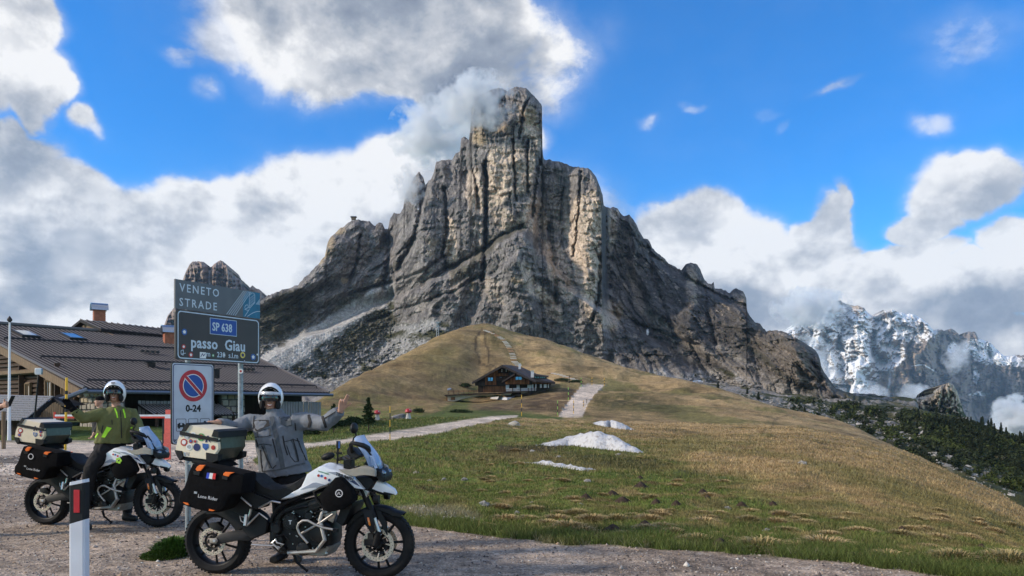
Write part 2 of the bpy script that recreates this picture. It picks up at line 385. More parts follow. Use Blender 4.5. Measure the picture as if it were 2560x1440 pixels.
def smooth_interp(x, xp, fp):
    return (np.interp(x-25, xp, fp)+np.interp(x, xp, fp)*2+np.interp(x+25, xp, fp))/4
G = np.zeros((NR, len(cols)))
spy = smooth_interp(cols, SPX, SPY); spy = np.where(cols < 780, 1015+(780-cols)*.0, spy); syy = smooth_interp(cols, SYP, SYY)
spy = spy+fbm(cols/60, 0*cols+3, o=4)*4*(cols > 800)
for j, c in enumerate(cols):
    Ys = [np.interp(c, NP, a) for a in LY]; Zs = [np.interp(c, NP, a) for a in LZ]
    ys = syy[j]; zs = py2z(spy[j], ys); Ys.append(ys); Zs.append(zs)
    y9 = np.interp(c, y9x, y9y); z9 = py2z(np.interp(c, p9x, p9y), y9)
    drop = np.interp(c, [700,1100,1500,2000,2560], [1.0,3,3,3.5,4])
    Ys.append(ys*1.22); Zs.append(zs-drop-.0*ys)
    ym = ys*1.22+(y9-ys*1.22)*.30
    pm = np.interp(c, [-1600,640,800,1000,1500,1800,2000,2200,2400,2560,4200], [1015,1000,1000,960,925,985,1038,1098,1165,1225,1800])
    zm = py2z(pm, ym); Ys.append(ym); Zs.append(zm)
    Ys.append(y9); Zs.append(z9); Ys.append(y9*1.35); Zs.append(z9-20 if c > 2300 else z9+5)
    G[:, j] = pchip(np.log(np.array(Ys)), np.array(Zs), lg)
for _ in range(3):
    G[:, 1:-1] = (G[:, :-2]+2*G[:, 1:-1]+G[:, 2:])/4
G[:, :] = np.where(lg[:, None] < math.log(9), G*0, G)
def hgt(X, Y):
    X = np.asarray(X, float); Y = np.asarray(Y, float)
    c = np.interp(HX+F*X/np.maximum(Y, .1), cols, np.arange(len(cols))); r = np.interp(np.log(np.maximum(Y, YMIN)), lg, np.arange(NR))
    c0 = np.clip(c.astype(int), 0, len(cols)-2); r0 = np.clip(r.astype(int), 0, NR-2); a, b = c-c0, r-r0
    return (G[r0, c0]*(1-a)+G[r0, c0+1]*a)*(1-b)+(G[r0+1, c0]*(1-a)+G[r0+1, c0+1]*a)*b
YY = np.exp(lg)[:, None]*np.ones(len(cols)); XX = (cols[None, :]-HX)/F*YY; PX = np.broadcast_to(cols, YY.shape); ZZ = G.copy(); PYY = HY-(ZZ-CH)/YY*F
# ---- what grows or lies where
wx = fbm(XX*.35, YY*.35, 1.0, o=4); wx2 = fbm(XX*1.3, YY*1.3, 5.0, o=4)
pw, ph = PX+wx*26, PYY+wx2*(5+0*YY)
hill_line = np.interp(PX, cols, spy); beyond = YY > np.interp(PX, cols, syy)*1.03
GR_EDGE = [(640,21),(700,16.6),(780,14.6),(900,12.4),(1000,11),(1040,10.7),(1300,9.7),(1700,9.0),(2000,8.56),(2300,7.8),(2560,7.2),(4200,5)]
def gravel_edge(px): return np.interp(px, [q[0] for q in GR_EDGE], [q[1] for q in GR_EDGE], left=36)
ge = np.interp(PX, [-1600,600,640]+[q[0] for q in GR_EDGE[1:]], [35,35,22]+[q[1] for q in GR_EDGE[1:]])
m_gravel = sstep(.12, -.12, (YY-ge)/ge*8+wx2*.5)
path = [(-900,1104),(640,1107),(780,1108),(860,1098),(1000,1076),(1150,1052),(1230,1041),(1295,1038),(1292,1043),(1200,1060),(1100,1082),(1000,1097),(880,1108),(790,1118),(650,1138),(600,1170),(560,1180),(-900,1200)]
path2 = [(1396,1041),(1410,1020),(1432,990),(1452,966),(1470,960),(1513,961),(1496,978),(1475,1002),(1456,1040)]
m_path = sstep(-2.5, 2.5, sdpoly(pw*0+PX, PYY+wx2*3, path))*(~beyond); m_path2 = sstep(-2, 2, sdpoly(PX, PYY+wx2*2, path2))*(~beyond)
lawn = [(560,1190),(640,1150),(790,1080),(900,1058),(1000,1045),(1110,1028),(1200,1024),(1290,1030),(1400,1040),(1400,1050),(1290,1047),(1150,1060),(1000,1080),(780,1118),(600,1120)]
lawnL = [(-900,1103),(500,1104),(640,1104),(780,1104),(780,1060),(640,1050),(-900,1050)]
m_lawn = np.maximum(sstep(-4, 6, sdpoly(pw, ph, lawn)), sstep(-2, 3, sdpoly(pw, ph, lawnL)))*(~beyond)
soil = [(1170,1020),(1240,1003),(1330,985),(1420,972),(1490,980),(1460,1010),(1400,1036),(1300,1034),(1200,1032)]
m_soil = sstep(-10, 14, sdpoly(pw, ph, soil))*(~beyond)
g_line = np.interp(PX, [700,1000,1250,1450,1600,1700,1900,2100,2300,2560,3200], [1030,1040,1075,1075,1120,1165,1225,1265,1310,1370,1500])
m_green = sstep(-45, 45, PYY-g_line+wx*70+wx2*34)
patch = fbm(XX*.9, YY*.9, 9.0, o=4)
straw = np.array((.38,.265,.13)); straw2 = np.array((.27,.19,.095)); olive = np.array((.155,.142,.048)); green = np.array((.115,.150,.034)); lush = np.array((.075,.110,.024)); brown = np.array((.085,.055,.032))
C = np.ones(YY.shape+(3,))*straw
C = mixc(C, straw2, sstep(-.1, .35, fbm(XX*.12, YY*.05, 2.0, o=5)+wx*.3))
C = mixc(C, (.12,.095,.045), .7*sstep(.08, .32, fbm(XX*.22, YY*.16, 41.0, o=5))*sstep(20, 45, YY)); C = mixc(C, olive, .8*sstep(-.02, .34, fbm(XX*.08+5, YY*.05, 4.0, o=5)+.25*wx2))
left_hill = sstep(1330, 1150, PX)*sstep(38, 55, YY); C = mixc(C, (.20,.145,.065), left_hill*.6)
C = mixc(C, (.13,.085,.045), .75*sstep(.0, .4, fbm(XX*.03+(YY+ZZ*4)*.03, (YY+ZZ*4)*.06-XX*.02, 12.0, o=5)+.15*wx2)*sstep(1350, 1150, PX)*sstep(60, 90, YY))
tl = sstep(.15, .5, fbm(XX*.05+9, (YY+ZZ*3)*.09, 7.0, o=4)); C = mixc(C, brown, tl*.55*sstep(30, 60, YY))
C = mixc(C, olive, m_green*.7); C = mixc(C, green, m_green*sstep(-.45, .12, patch))
C = mixc(C, straw, m_green*sstep(.22, .46, wx2+.3*wx)*.65)
C = mixc(C, brown, m_green*sstep(.34, .52, fbm(XX*1.1+30, YY*1.1, 3.0, o=3))*.8)
C = mixc(C, brown*.8, m_soil*.85*sstep(-.5, .1, fbm(XX*.3, YY*.4, 3, o=4)))
knoll = [(1480,985),(1560,970),(1680,1000),(1720,1040),(1500,1040),(1470,1030)]
C = mixc(C, (.070,.066,.025), sstep(-20, 30, sdpoly(pw, ph, knoll))*(~beyond)*.9*sstep(-.6, .2, patch))
fe = [(1080,1040),(1130,1005),(1200,960),(1240,950),(1180,985),(1170,1030)]
C = mixc(C, (.075,.10,.022), sstep(-8, 8, sdpoly(pw, ph, fe))*(~beyond)*.8)
pm = [(1240,1120),(1360,1112),(1420,1120),(1360,1132),(1250,1134)]; C = mixc(C, (.05,.038,.026), sstep(-8, 6, sdpoly(pw, ph, pm))*.8)
C = mixc(C, (.17,.115,.06), sstep(-10, 14, sdpoly(pw, ph, [(1120,1135),(1300,1125),(1500,1140),(1620,1150),(1760,1190),(1560,1180),(1300,1160),(1130,1150)]))*.6)
C = mixc(C, (.06,.07,.022), sstep(-10, 14, sdpoly(pw, ph, [(1380,1130),(1560,1140),(1700,1165),(1640,1185),(1450,1165)]))*.6)
m_lush = np.maximum(m_lawn, sstep(2.2, .2, (YY-ge)-.0+wx2*1.2)*(PX > 600)*(YY > ge-.3))
C = mixc(C, lush, m_lush*(.75+.25*sstep(-.3, .3, patch)))
C = mixc(C, (.11,.10,.035), m_lawn*sstep(.1, .4, patch+wx)*.5)
# trails worn into the hill: dark line left of the plank steps, track on the right
for ln, wd, cc, am in (([(1205,822),(1190,850),(1188,875),(1200,905),(1230,925)], 2.2, (.07,.05,.03), .8), ([(1212,824),(1212,850),(1222,880),(1222,905),(1238,920)], 2.4, (.07,.05,.03), .8),
                       ([(1200,822),(1198,850),(1196,880),(1210,905)], 1.2, (.25,.2,.11), .5), ([(1080,940),(1120,925),(1160,922),(1185,928)], 1.5, (.08,.055,.035), .6), ([(1000,985),(1060,955),(1110,945),(1140,930)], 1.5, (.09,.065,.04), .5),
                       ([(1890,1092),(1930,1068),(1935,1050),(1990,1038)], 2.0, (.10,.075,.04), .5), ([(1600,966),(1700,975),(1790,985),(1850,1000)], 2.0, (.09,.07,.04), .6), ([(1100,1040),(1140,1005),(1160,1000)], 1.0, (.06,.05,.03), .6),
                       ([(1330,985),(1300,1000),(1270,1022)], 2.5, (.16,.12,.07), .6)):
    C = mixc(C, cc, sstep(wd*1.7, wd*.5, dline(PX+wx2*3, PYY+wx*3, ln))*am*(~beyond))
gravel_c = np.array((.40,.315,.240)); gravel_l = np.array((.44,.37,.30))
gm = mixc(np.ones(YY.shape+(3,))*gravel_c, gravel_c*.62, sstep(.05, .4, fbm(XX*.5, YY*.9, 2.0, o=4)))
for ln_ in ([(-5,6.2),(-1,6.6),(3,6.9),(8,6.4)], [(-5,5.9),(-1,6.25),(3,6.5),(8,6.0)], [(-9,8.6),(-5,8.0),(-2,7.0),(1,5.6)], [(-9,13.5),(-5,12.2),(-2,11.8),(1,9.4),(4,8.0)], [(-9,13.0),(-5,11.7),(-2,11.3),(1,9.0),(4,7.6)]):
    gm = mixc(gm, gravel_c*.55, .55*sstep(.16, .05, dline(XX+wx*.3, YY+wx2*.08, ln_))*sstep(-.5, .2, fbm(XX*1.2, YY*1.2, 33.0, o=3)))
gm = mixc(gm, (.42,.36,.30), .8*sstep(.30, .42, fbm(XX*2.2, YY*3.0, 37.0, o=4)))
gm = mixc(gm, gravel_l, .5*sstep(.05, .45, fbm(XX*.4+9, YY*.8, 8.0, o=4)))
C = mixc(C, gravel_l*.62, sstep(-10, 8, sdpoly(PX+wx*14, PYY+wx2*10, [(985,1268),(1050,1262),(1110,1278),(1200,1298),(1190,1306),(1060,1296),(990,1284)]))*.55)
a_ = m_gravel[..., None]; C = C*(1-a_)+gm*a_
a_ = np.clip(m_path+m_path2, 0, 1)[..., None]; C = C*(1-a_)+(np.array((.60,.50,.40))*(.85+.3*sstep(-.4, .4, wx2)[..., None]))*a_
# asphalt crumbling strip beyond the second motorcycle
C = mixc(C, (.05,.048,.046), sstep(-1.5, 1.5, sdpoly(PX+wx*20, PYY+wx2*8, [(-200,1146),(60,1142),(150,1138),(250,1128),(300,1134),(150,1152),(60,1158),(-200,1175)]))*.8)
# grass round the sign post
tg = np.exp(-(((XX+3.75)/.36)**2+((YY-8.80)/.5)**2)); C = mixc(C, lush*.7, sstep(.3, .6, tg+wx2*.2))
# valley side beyond the hill: dark scrub and grey scree
vg = np.array((.050,.055,.022)); vr = np.array((.26,.24,.22))
vc = mixc(np.ones(YY.shape+(3,))*vg, (.025,.035,.016), sstep(-.1, .3, fbm(XX*.05, YY*.04, 3, o=5)))
vc = mixc(vc, (.13,.11,.05), sstep(.1, .4, fbm(XX*.04+40, YY*.04, 3, o=4))*.7)
rk = sstep(0, .25, fbm(XX*.06+70, YY*.05, 6.0, o=5)+.25*fbm(XX*.5, YY*.4, 6.0, o=2)+np.interp(PX, [600,1000,1700,1900,2100,2300,2500], [.45,.3,.25,.12,.02,-.08,-.3]))
vc = mixc(vc, vr, rk*.9); C = np.where(beyond[..., None], vc, C)
# ---- relief
mg = 1-np.clip(m_gravel+m_path+m_path2+m_lawn*.8, 0, 1)
HB = YY/np.interp(PX, cols, syy); inn = sstep(1.02, .90, HB); outw = sstep(1.05, 1.35, HB)
CHL = 1-.92*np.exp(-((PX-1245)/150)**2)*sstep(95, 120, YY)*sstep(200, 175, YY)
ZZ += mg*(inn if True else 0)*CHL*(fbm(XX*1.6, YY*1.6, 2.0, o=3)*.05*sstep(6, 10, YY)+np.maximum(0, fbm(XX*.55, YY*.55, 7.0, o=3))*.22*sstep(9, 14, YY)+fbm(XX*.10, YY*.16, 3.0, o=4)*.5*sstep(25, 60, YY)+fbm(XX*.035, (YY+ZZ*2)*.10, 1.0, o=4)*1.6*sstep(60, 140, YY))
ZZ += (m_gravel*fbm(XX*.9, YY*.9, 4.0, o=4)*.018)
ZZ -= m_soil*.0
ZZ += outw*(fbm(XX*.06, YY*.06, 2.0, o=5)*3.2+np.abs(fbm(XX*.3, YY*.3, 5.0, o=3))*rk*2.2)
M_GR = attr_mat('meadow and gravel ground', .95, (((.16,.09,.3), .30), (.9, .30), (6.5, .50), (34, .62)), ((1.6, .16), (7.0, .07), (40.0, .025)), spec=.15)
ground = grid_mesh('ground', np.stack([XX, YY, ZZ], -1), C, M_GR); tag(ground, kind='structure')
# the lot behind and beside the viewer
bb = np.linspace(-40, 2.0, 22); xx = np.linspace(-60, 60, 60); bx, by = np.meshgrid(xx, bb)
near = grid_mesh('gravel_lot', np.stack([bx, by, bx*0-.004], -1), np.ones(bx.shape+(3,))*gravel_c, M_GR); tag(near, kind='structure')

# ================================================================ THE ROCK
def relief(name, sil, bot, nc, nr, Yb, tan_fn, off_fn, col_fn, material, jag=2.0, back=60, seed=0):
    sx_ = np.array([q[0] for q in sil], float); sy_ = np.array([q[1] for q in sil], float)
    px = np.linspace(sx_[0], sx_[-1], nc); top = np.interp(px, sx_, sy_)
    top = top+fbm(px/9+seed, px*0, o=3)*jag*1.6+ridge(px/22+seed, px*0+4, o=2)*jag*.8-jag*.3
    bo = np.interp(px, [q[0] for q in bot], [q[1] for q in bot]); t = np.linspace(0, 1, nr)[:, None]
    PYm = bo[None, :]+(top-bo)[None, :]*t; PXm = np.broadcast_to(px, PYm.shape); E = (HY-PYm)/F
    tan = tan_fn(PXm, PYm); dE = np.diff(E, axis=0); den = np.maximum(tan[:-1]-E[:-1], .35)
    lnY = np.log(Yb(px))[None, :]+np.concatenate([np.zeros((1, nc)), np.cumsum(dE/den, axis=0)]); Y = np.exp(lnY)
    for _ in range(6): Y[:, 1:-1] = (Y[:, :-2]+2*Y[:, 1:-1]+Y[:, 2:])/4
    dtop = (PYm-top[None, :])
    Y = Y+off_fn(PXm, PYm, dtop)
    X = (PXm-HX)/F*Y; Z = CH+E*Y; V = np.stack([X, Y, Z], -1)
    last = V[-1]; b1 = last+np.array([0, back*.4, -back*.05]); b2 = last+np.array([0, back, -back*1.2]); b3 = last+np.array([0, back*1.3, 0]); b3[:, 2] = V[0, :, 2]-5
    C_ = col_fn(PXm, PYm, dtop, V); Cb = C_[-1]
    V = np.concatenate([V, b1[None], b2[None], b3[None]]); C_ = np.concatenate([C_, Cb[None], Cb[None], Cb[None]])
    o = grid_mesh(name, V, C_, material); tag(o, kind='structure'); return o, (PXm, PYm, Y)
SIL = [(640,760),(650,752),(668,740),(690,730),(705,724),(720,722),(745,712),(765,690),(775,682),(790,665),(800,655),(812,640),(818,610),(825,595),(835,585),(850,572),(865,562),(880,550),(895,549),(925,553),(938,566),(942,560),(948,555),(955,556),(962,572),(970,572),(975,548),(985,532),(1000,535),(1008,520),(1012,490),(1025,465),(1035,442),(1048,430),(1058,442),(1063,462),(1068,458),(1072,450),(1078,446),(1085,430),(1090,405),(1105,400),(1130,398),(1140,383),(1150,378),(1153,345),(1160,340),(1168,346),(1172,350),(1175,330),(1177,300),(1180,262),(1187,250),(1196,240),(1215,228),(1235,221),(1250,219),(1262,224),(1267,230),(1272,223),(1285,218),(1300,217),(1315,220),(1328,232),(1345,250),(1353,260),(1356,268),(1352,290),(1353,320),(1355,350),(1357,385),(1360,398),(1385,402),(1405,405),(1430,416),(1450,418),(1465,419),(1478,425),(1490,442),(1500,465),(1507,490),(1509,514),(1520,517),(1526,521),(1534,516),(1544,521),(1552,534),(1560,540),(1573,536),(1584,549),(1591,560),(1597,576),(1609,595),(1624,601),(1631,621),(1653,639),(1674,659),(1690,668),(1707,677),(1714,660),(1725,656),(1743,660),(1752,678),(1761,697),(1768,707),(1780,712),(1784,702),(1787,720),(1804,722),(1826,733),(1833,724),(1840,721),(1850,724),(1859,729),(1866,747),(1867,770),(1869,780),(1886,805),(1893,806),(1900,808),(1908,820),(1916,828),(1930,826),(1942,825),(1963,830),(1975,838),(1996,848),(2018,860),(2036,874),(2046,886),(2050,899),(2053,915),(2061,931),(2075,950),(2086,967),(2101,974),(2122,982),(2140,990),(2158,996),(2185,1002),(2218,1011),(2257,1023)]
BOT = [(p9x[i], p9y[i]+16) for i in range(len(p9x))]
FOOT = [(640,835),(700,850),(760,830),(820,800),(880,760),(930,728),(985,712),(975,760),(985,800),(1040,800),(1100,795),(1180,812),(1300,842),(1400,872),(1500,905),(1600,930),(1640,925),(1700,930),(1800,915),(1900,945),(2000,980),(2060,990),(2150,1004),(2257,1030)]
CRACKS = [([(1213,405),(1216,470),(1214,560),(1212,640),(1205,700)], 16, 5), ([(1282,350),(1286,420),(1289,500)], 12, 4), ([(1320,352),(1318,420),(1320,480)], 10, 3.5), ([(1330,238),(1312,262),(1306,300),(1298,345)], 9, 4), ([(1264,226),(1262,270),(1268,300)], 7, 4),
          ([(1110,470),(1118,560),(1105,640)], 12, 5), ([(1060,470),(1045,560),(1030,610),(990,680)], 14, 8), ([(1348,400),(1338,470),(1332,540)], 14, 6), ([(1452,430),(1448,520),(1440,600),(1432,640)], 9, 4), ([(1372,560),(1385,640),(1392,760)], 9, 6),
          ([(1500,640),(1498,740),(1482,800)], 10, 5), ([(1510,520),(1514,620),(1522,720)], 12, 6), ([(965,560),(972,640),(960,720)], 10, 6), ([(1408,470),(1400,560)], 6, 4), ([(1180,410),(1192,470),(1196,520)], 7, 4), ([(900,590),(890,660),(870,720)], 8, 5), ([(1620,620),(1640,720),(1680,820)], 9, 7), ([(1760,705),(1770,790),(1790,860)], 8, 6), ([(1520,740),(1560,830)], 9, 6)]
def m_tan(px, py):
    f = np.interp(px, [q[0] for q in FOOT], [q[1] for q in FOOT]); w = fbm(px/40, py/40, 2, o=4)
    cl = sstep(-12, 12, f-py+w*34)
    gl = sstep(26, 4, np.abs(dline(px+w*10, py, [(1300,570),(1240,600),(1180,650),(1120,690)]))); gl = np.maximum(gl, sstep(22, 4, dline(px, py+w*12, [(1590,700),(1680,790),(1800,880),(1900,945)])))
    gl = np.maximum(gl, sstep(24, 5, dline(px, py+w*12, [(990,640),(900,740),(800,790),(700,860)])))
    tn = 1.0+2.6*cl*(.6+.8*sstep(-.5, .5, fbm(px/70, py/26, 8, o=4)))
    return np.maximum(.9, tn*(1-gl*.72))
def m_off(px, py, dt):
    w = fbm(px/60, py/120, 1, o=3)*14; f = np.interp(px, [q[0] for q in FOOT], [q[1] for q in FOOT]); cl = sstep(-25, 30, f-py+w)
    o = 0*px
    A = lambda a, b: a[0]
    q = px+w
    # big masses: tower, shoulder wall, left ridge further back
    o += 46*sstep(8, -14, px-1178+w*.3)*sstep(560, 400, py)
    o += 34*sstep(-8, 12, px-1352+w*.3)*sstep(620, 480, py)*sstep(1362, 1366, px)*0
    o += 30*sstep(-6, 10, px-(1352-(py-400)*.08)+w*.4)*sstep(1460, 1400, px)*sstep(700, 540, py)
    o += 95*sstep(1504, 1516, px+w*.15)*sstep(820, 640, py)*sstep(500, 520, py)
    o += 46*sstep(1504, 1530, px)*sstep(1000, 760, py)
    o += 70*sstep(1090, 960, px)
    o -= 16*np.exp(-((q-1255)/52)**2)*sstep(760, 600, py)*sstep(330, 420, py)
    o -= 20*np.exp(-((q-1475)/34)**2)*sstep(880, 760, py)*sstep(430, 520, py)
    o -= 15*np.exp(-((q-1165)/34)**2)*sstep(720, 600, py)*sstep(430, 500, py)
    o -= 18*np.exp(-((q-1310)/60)**2)*sstep(560, 640, py)*sstep(900, 760, py)
    o -= 12*np.exp(-((q-1070)/40)**2)*sstep(520, 600, py)*sstep(800, 700, py)
    o -= 15*np.exp(-((px-1725)/20)**2)*sstep(860, 760, py)
    o -= 14*np.exp(-((px-1848)/22)**2)*sstep(880, 800, py)
    o -= 22*np.exp(-((px-1985)/46)**2)*sstep(985, 900, py)
    for ln, dep, wd in CRACKS: o += dep*np.exp(-(dline(px+fbm(px/12, py/14, 6, o=2)*5, py, ln)/(wd*.85))**2)*1.35
    px0, py0 = px, py; px = px-(px-1320)*.58*sstep(470, 1010, py)
    for pg, dep, sf in (([(1302,566),(1330,590),(1400,700),(1500,860),(1580,1120),(960,1120),(1000,850),(1060,770),(1130,700),(1200,640)],26,16), ([(1062,480),(1085,560),(1130,670),(1060,760),(940,760),(985,650),(1030,560)],18,30), ([(1560,590),(1620,700),(1700,800),(1800,940),(1860,1130),(1560,1130),(1520,780),(1530,660)],24,16), ([(1240,690),(1300,620),(1330,700),(1390,1130),(1220,1130)],12,12), ([(1160,720),(1210,690),(1215,1130),(1080,1130)],9,12), ([(1420,760),(1480,800),(1540,1130),(1400,1130)],12,12), ([(1700,790),(1800,830),(1890,940),(1960,1130),(1740,1130)],16,14), ([(870,590),(930,580),(960,700),(860,780),(780,750)],16,26)):
        o -= dep*sstep(-sf*.2, sf, sdpoly(px+w*.8, py+w*.5, pg))
    for ln, dep, wd in (([(1302,566),(1240,606),(1180,655),(1120,705)],9,6), ([(1000,735),(1090,690),(1150,640)],7,5), ([(1380,700),(1450,780),(1540,860)],8,5), ([(1590,640),(1680,760),(1780,850),(1880,930)],9,6), ([(1650,720),(1700,820),(1760,900)],7,5), ([(1230,690),(1160,740),(1080,800)],7,5), ([(1060,600),(1000,680)],6,4)):
        o += dep*np.exp(-(dline(px+w*.5, py+w*.5, ln)/wd)**2)
    o_base = o.copy()
    wx_ = fbm(px/45, py/90, 11, o=3)*26; wy_ = fbm(px/50, py/60, 15, o=3)*30
    fl = 14*(np.abs(gnoise((px+wx_)/58, (py+wy_)/260, 1)))+6*np.abs(gnoise((px+wx_)/26, (py+wy_)/120, 3))+2.6*np.abs(gnoise((px+wx_)/11, (py+wy_)/40, 5))+1.3*np.abs(gnoise((px+wx_*.6)/5.2, (py+wy_)/15, 7))
    fl = fl+6.5*facets((px+wx_*.7)/40, (py+wy_+px*.15)/75, 1)+4.2*facets((px+wx_*.5)/17, (py-px*.2)/27, 2)+2.2*facets((px+wx_*.3)/7.5, (py+px*.3)/10, 3)
    o -= fl*(.25+.75*cl)*.50
    px, py = px0, py0
    o += (fbm(px/34, py/30, 21, o=4)*5+fbm(px/8, py/9, 23, o=3)*1.3+fbm(px/3.0, py/4.5, 25, o=2)*.8)*(.45+.55*cl)
    o -= 9*np.abs(gnoise((px-py*.55+wx_)/46, (py+px*.3)/200, 51))*sstep(1480, 1560, px)+6*np.abs(gnoise((px-py*.6+wx_)/19, (py+px*.3)/90, 53))*sstep(1480, 1560, px)
    ste = py+fbm(px/60, py/40, 31, o=3)*30-px*.08
    o += 3.2*np.abs(((ste/26) % 1)-.5)*2*cl
    bd = sstep(0.02, .5, -(f-py)/60)*(1-cl)
    o -= np.maximum(0, gnoise(px/6, py/4.4, 40))*4.5*bd+np.maximum(0, gnoise(px/13, py/9, 44))*5*bd
    FAN = sstep(-8, 10, sdpoly(px, py, [(630,905),(700,862),(780,815),(860,770),(930,728),(985,706),(982,730),(950,775),(900,800),(850,835),(800,865),(760,905),(700,925)])); o = o_base+(o-o_base)*(1-FAN*.85)-4.5*FAN
    o += 26*np.exp(-np.maximum(dt, 0)/7.0)
    return o
def bl(px, py, lst):
    m = 0*px
    for cx, cy, rx, ry in lst: m = np.maximum(m, np.exp(-(((px-cx)/rx)**2+((py-cy)/ry)**2)**2))
    return m
def m_col(px, py, dt, V):
    w = fbm(px/50, py/70, 3, o=4); f = np.interp(px, [q[0] for q in FOOT], [q[1] for q in FOOT])
    fx = px-(px-1320)*.58*sstep(470, 1010, py); st = fbm(fx/7+w*3, py/60, 5, o=4); st2 = fbm(fx/16, py/30, 8, o=5); sp = fbm(px/5, py/5, 9, o=3)
    C = np.ones(px.shape+(3,))*np.array((.185,.172,.165))
    C = mixc(C, (.30,.272,.25), sstep(-.05, .35, st2)*.8); C = mixc(C, (.075,.070,.070), sstep(.02, .32, st+.4*st2)*.75)
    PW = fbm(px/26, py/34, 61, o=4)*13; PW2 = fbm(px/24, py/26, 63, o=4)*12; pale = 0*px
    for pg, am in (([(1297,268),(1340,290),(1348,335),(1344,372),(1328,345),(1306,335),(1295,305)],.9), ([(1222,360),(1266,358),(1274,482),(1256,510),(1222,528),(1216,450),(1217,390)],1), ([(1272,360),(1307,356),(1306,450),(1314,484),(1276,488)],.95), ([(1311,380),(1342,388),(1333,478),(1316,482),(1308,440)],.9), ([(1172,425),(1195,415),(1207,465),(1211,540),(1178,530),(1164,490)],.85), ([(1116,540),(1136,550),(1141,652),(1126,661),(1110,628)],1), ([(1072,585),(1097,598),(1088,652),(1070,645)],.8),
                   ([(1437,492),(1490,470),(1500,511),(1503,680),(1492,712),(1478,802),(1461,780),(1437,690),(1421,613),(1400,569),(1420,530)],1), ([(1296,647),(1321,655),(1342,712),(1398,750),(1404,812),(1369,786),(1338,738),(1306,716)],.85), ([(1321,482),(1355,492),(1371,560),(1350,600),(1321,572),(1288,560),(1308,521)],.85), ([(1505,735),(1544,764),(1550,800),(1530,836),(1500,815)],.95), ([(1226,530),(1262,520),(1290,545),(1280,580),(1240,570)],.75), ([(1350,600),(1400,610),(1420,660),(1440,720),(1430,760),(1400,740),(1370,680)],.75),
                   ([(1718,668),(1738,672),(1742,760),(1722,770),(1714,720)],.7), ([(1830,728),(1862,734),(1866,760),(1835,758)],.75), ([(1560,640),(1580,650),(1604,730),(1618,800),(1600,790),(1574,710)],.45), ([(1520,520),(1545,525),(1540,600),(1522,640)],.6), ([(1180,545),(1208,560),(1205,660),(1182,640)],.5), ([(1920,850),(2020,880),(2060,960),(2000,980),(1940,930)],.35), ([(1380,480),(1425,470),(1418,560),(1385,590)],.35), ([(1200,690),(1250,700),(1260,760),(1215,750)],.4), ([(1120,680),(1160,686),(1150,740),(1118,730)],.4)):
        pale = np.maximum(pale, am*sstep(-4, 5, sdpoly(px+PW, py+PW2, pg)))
    C = mixc(C, (.090,.084,.080), .85*sstep(-10, 25, sdpoly(px+PW, py+PW2, [(1512,520),(1600,580),(1660,655),(1700,690),(1860,760),(1900,830),(1960,960),(1700,930),(1600,900),(1540,700)]))*sstep(-.45, .1, st2+.2*st))  # right flank: dark strata, with its shadow also put into the colour
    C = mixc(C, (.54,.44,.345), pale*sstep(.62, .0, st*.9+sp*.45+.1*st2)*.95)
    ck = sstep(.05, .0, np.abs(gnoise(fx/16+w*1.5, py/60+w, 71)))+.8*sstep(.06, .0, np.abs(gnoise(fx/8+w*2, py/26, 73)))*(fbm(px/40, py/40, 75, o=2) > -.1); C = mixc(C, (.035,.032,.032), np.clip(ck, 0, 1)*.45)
    C = mixc(C, (.075,.07,.068), .85*sstep(1500, 1506, px)*sstep(1526, 1516, px)*sstep(512, 525, py)*sstep(800, 740, py))
    och_sun = bl(px+w*10, py+w*10, [(1198,345,26,22),(1225,320,60,14),(828,605,14,26),(812,640,20,14),(850,580,22,12),(800,655,16,10),(1290,700,16,10),(1178,715,8,20),(860,700,10,10),(1325,290,20,30),(1550,780,14,30)])
    C = mixc(C, (.40,.30,.18), sstep(.4, .9, och_sun+sp*.5)*.6)  # ochre rock patches; on the left ridge edge the yellow paints in sunlight
    rt = bl(px+w*14, py, [(1960,900,70,60),(2020,930,40,50),(1900,850,40,40)]); C = mixc(C, (.175,.148,.118), sstep(.2, .8, rt+st2*.4)*.7)
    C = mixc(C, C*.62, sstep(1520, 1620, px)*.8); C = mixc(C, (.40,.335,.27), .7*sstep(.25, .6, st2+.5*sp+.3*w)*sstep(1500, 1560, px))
    under = -(f-py)+w*24
    ap = sstep(-6, 14, under); scr = mixc(np.ones(px.shape+(3,))*np.array((.23,.225,.225)), (.10,.10,.085), sstep(-.05, .2, fbm(px/22, py/12, 12, o=4)))
    scr = mixc(scr, (.34,.33,.32), sstep(.1, .35, fbm(px/5, py/4, 14, o=3))); scr = mixc(scr, (.055,.055,.03), sstep(.12, .3, fbm(px/60+4, py/30, 16, o=4)))
    a = ap[..., None]; C = C*(1-a)+scr*a
    # pale scree tongue, dark turf beside it
    sc = sstep(-5, 5, sdpoly(px+w*12, py+w*8, [(630,905),(700,862),(780,815),(860,770),(930,728),(985,706),(982,730),(950,775),(900,800),(850,835),(800,865),(760,905),(700,925)]))
    C = mixc(C, (.40,.385,.37), sc*(.75+.25*sstep(-.2, .2, fbm((px+py)/30, (px*.5-py)/4, 3, o=3))))
    for pg in ([(830,850),(880,812),(940,770),(975,770),(1000,800),(960,840),(900,870),(840,905),(800,905)], [(860,745),(950,690),(1000,640),(1010,650),(960,705),(860,770),(780,815),(740,835)], [(640,770),(700,730),(750,715),(790,740),(780,790),(720,850),(650,870)]):
        C = mixc(C, (.055,.05,.028), sstep(-5, 12, sdpoly(px+w*12, py+w*14, pg)+sp*16)*.8)
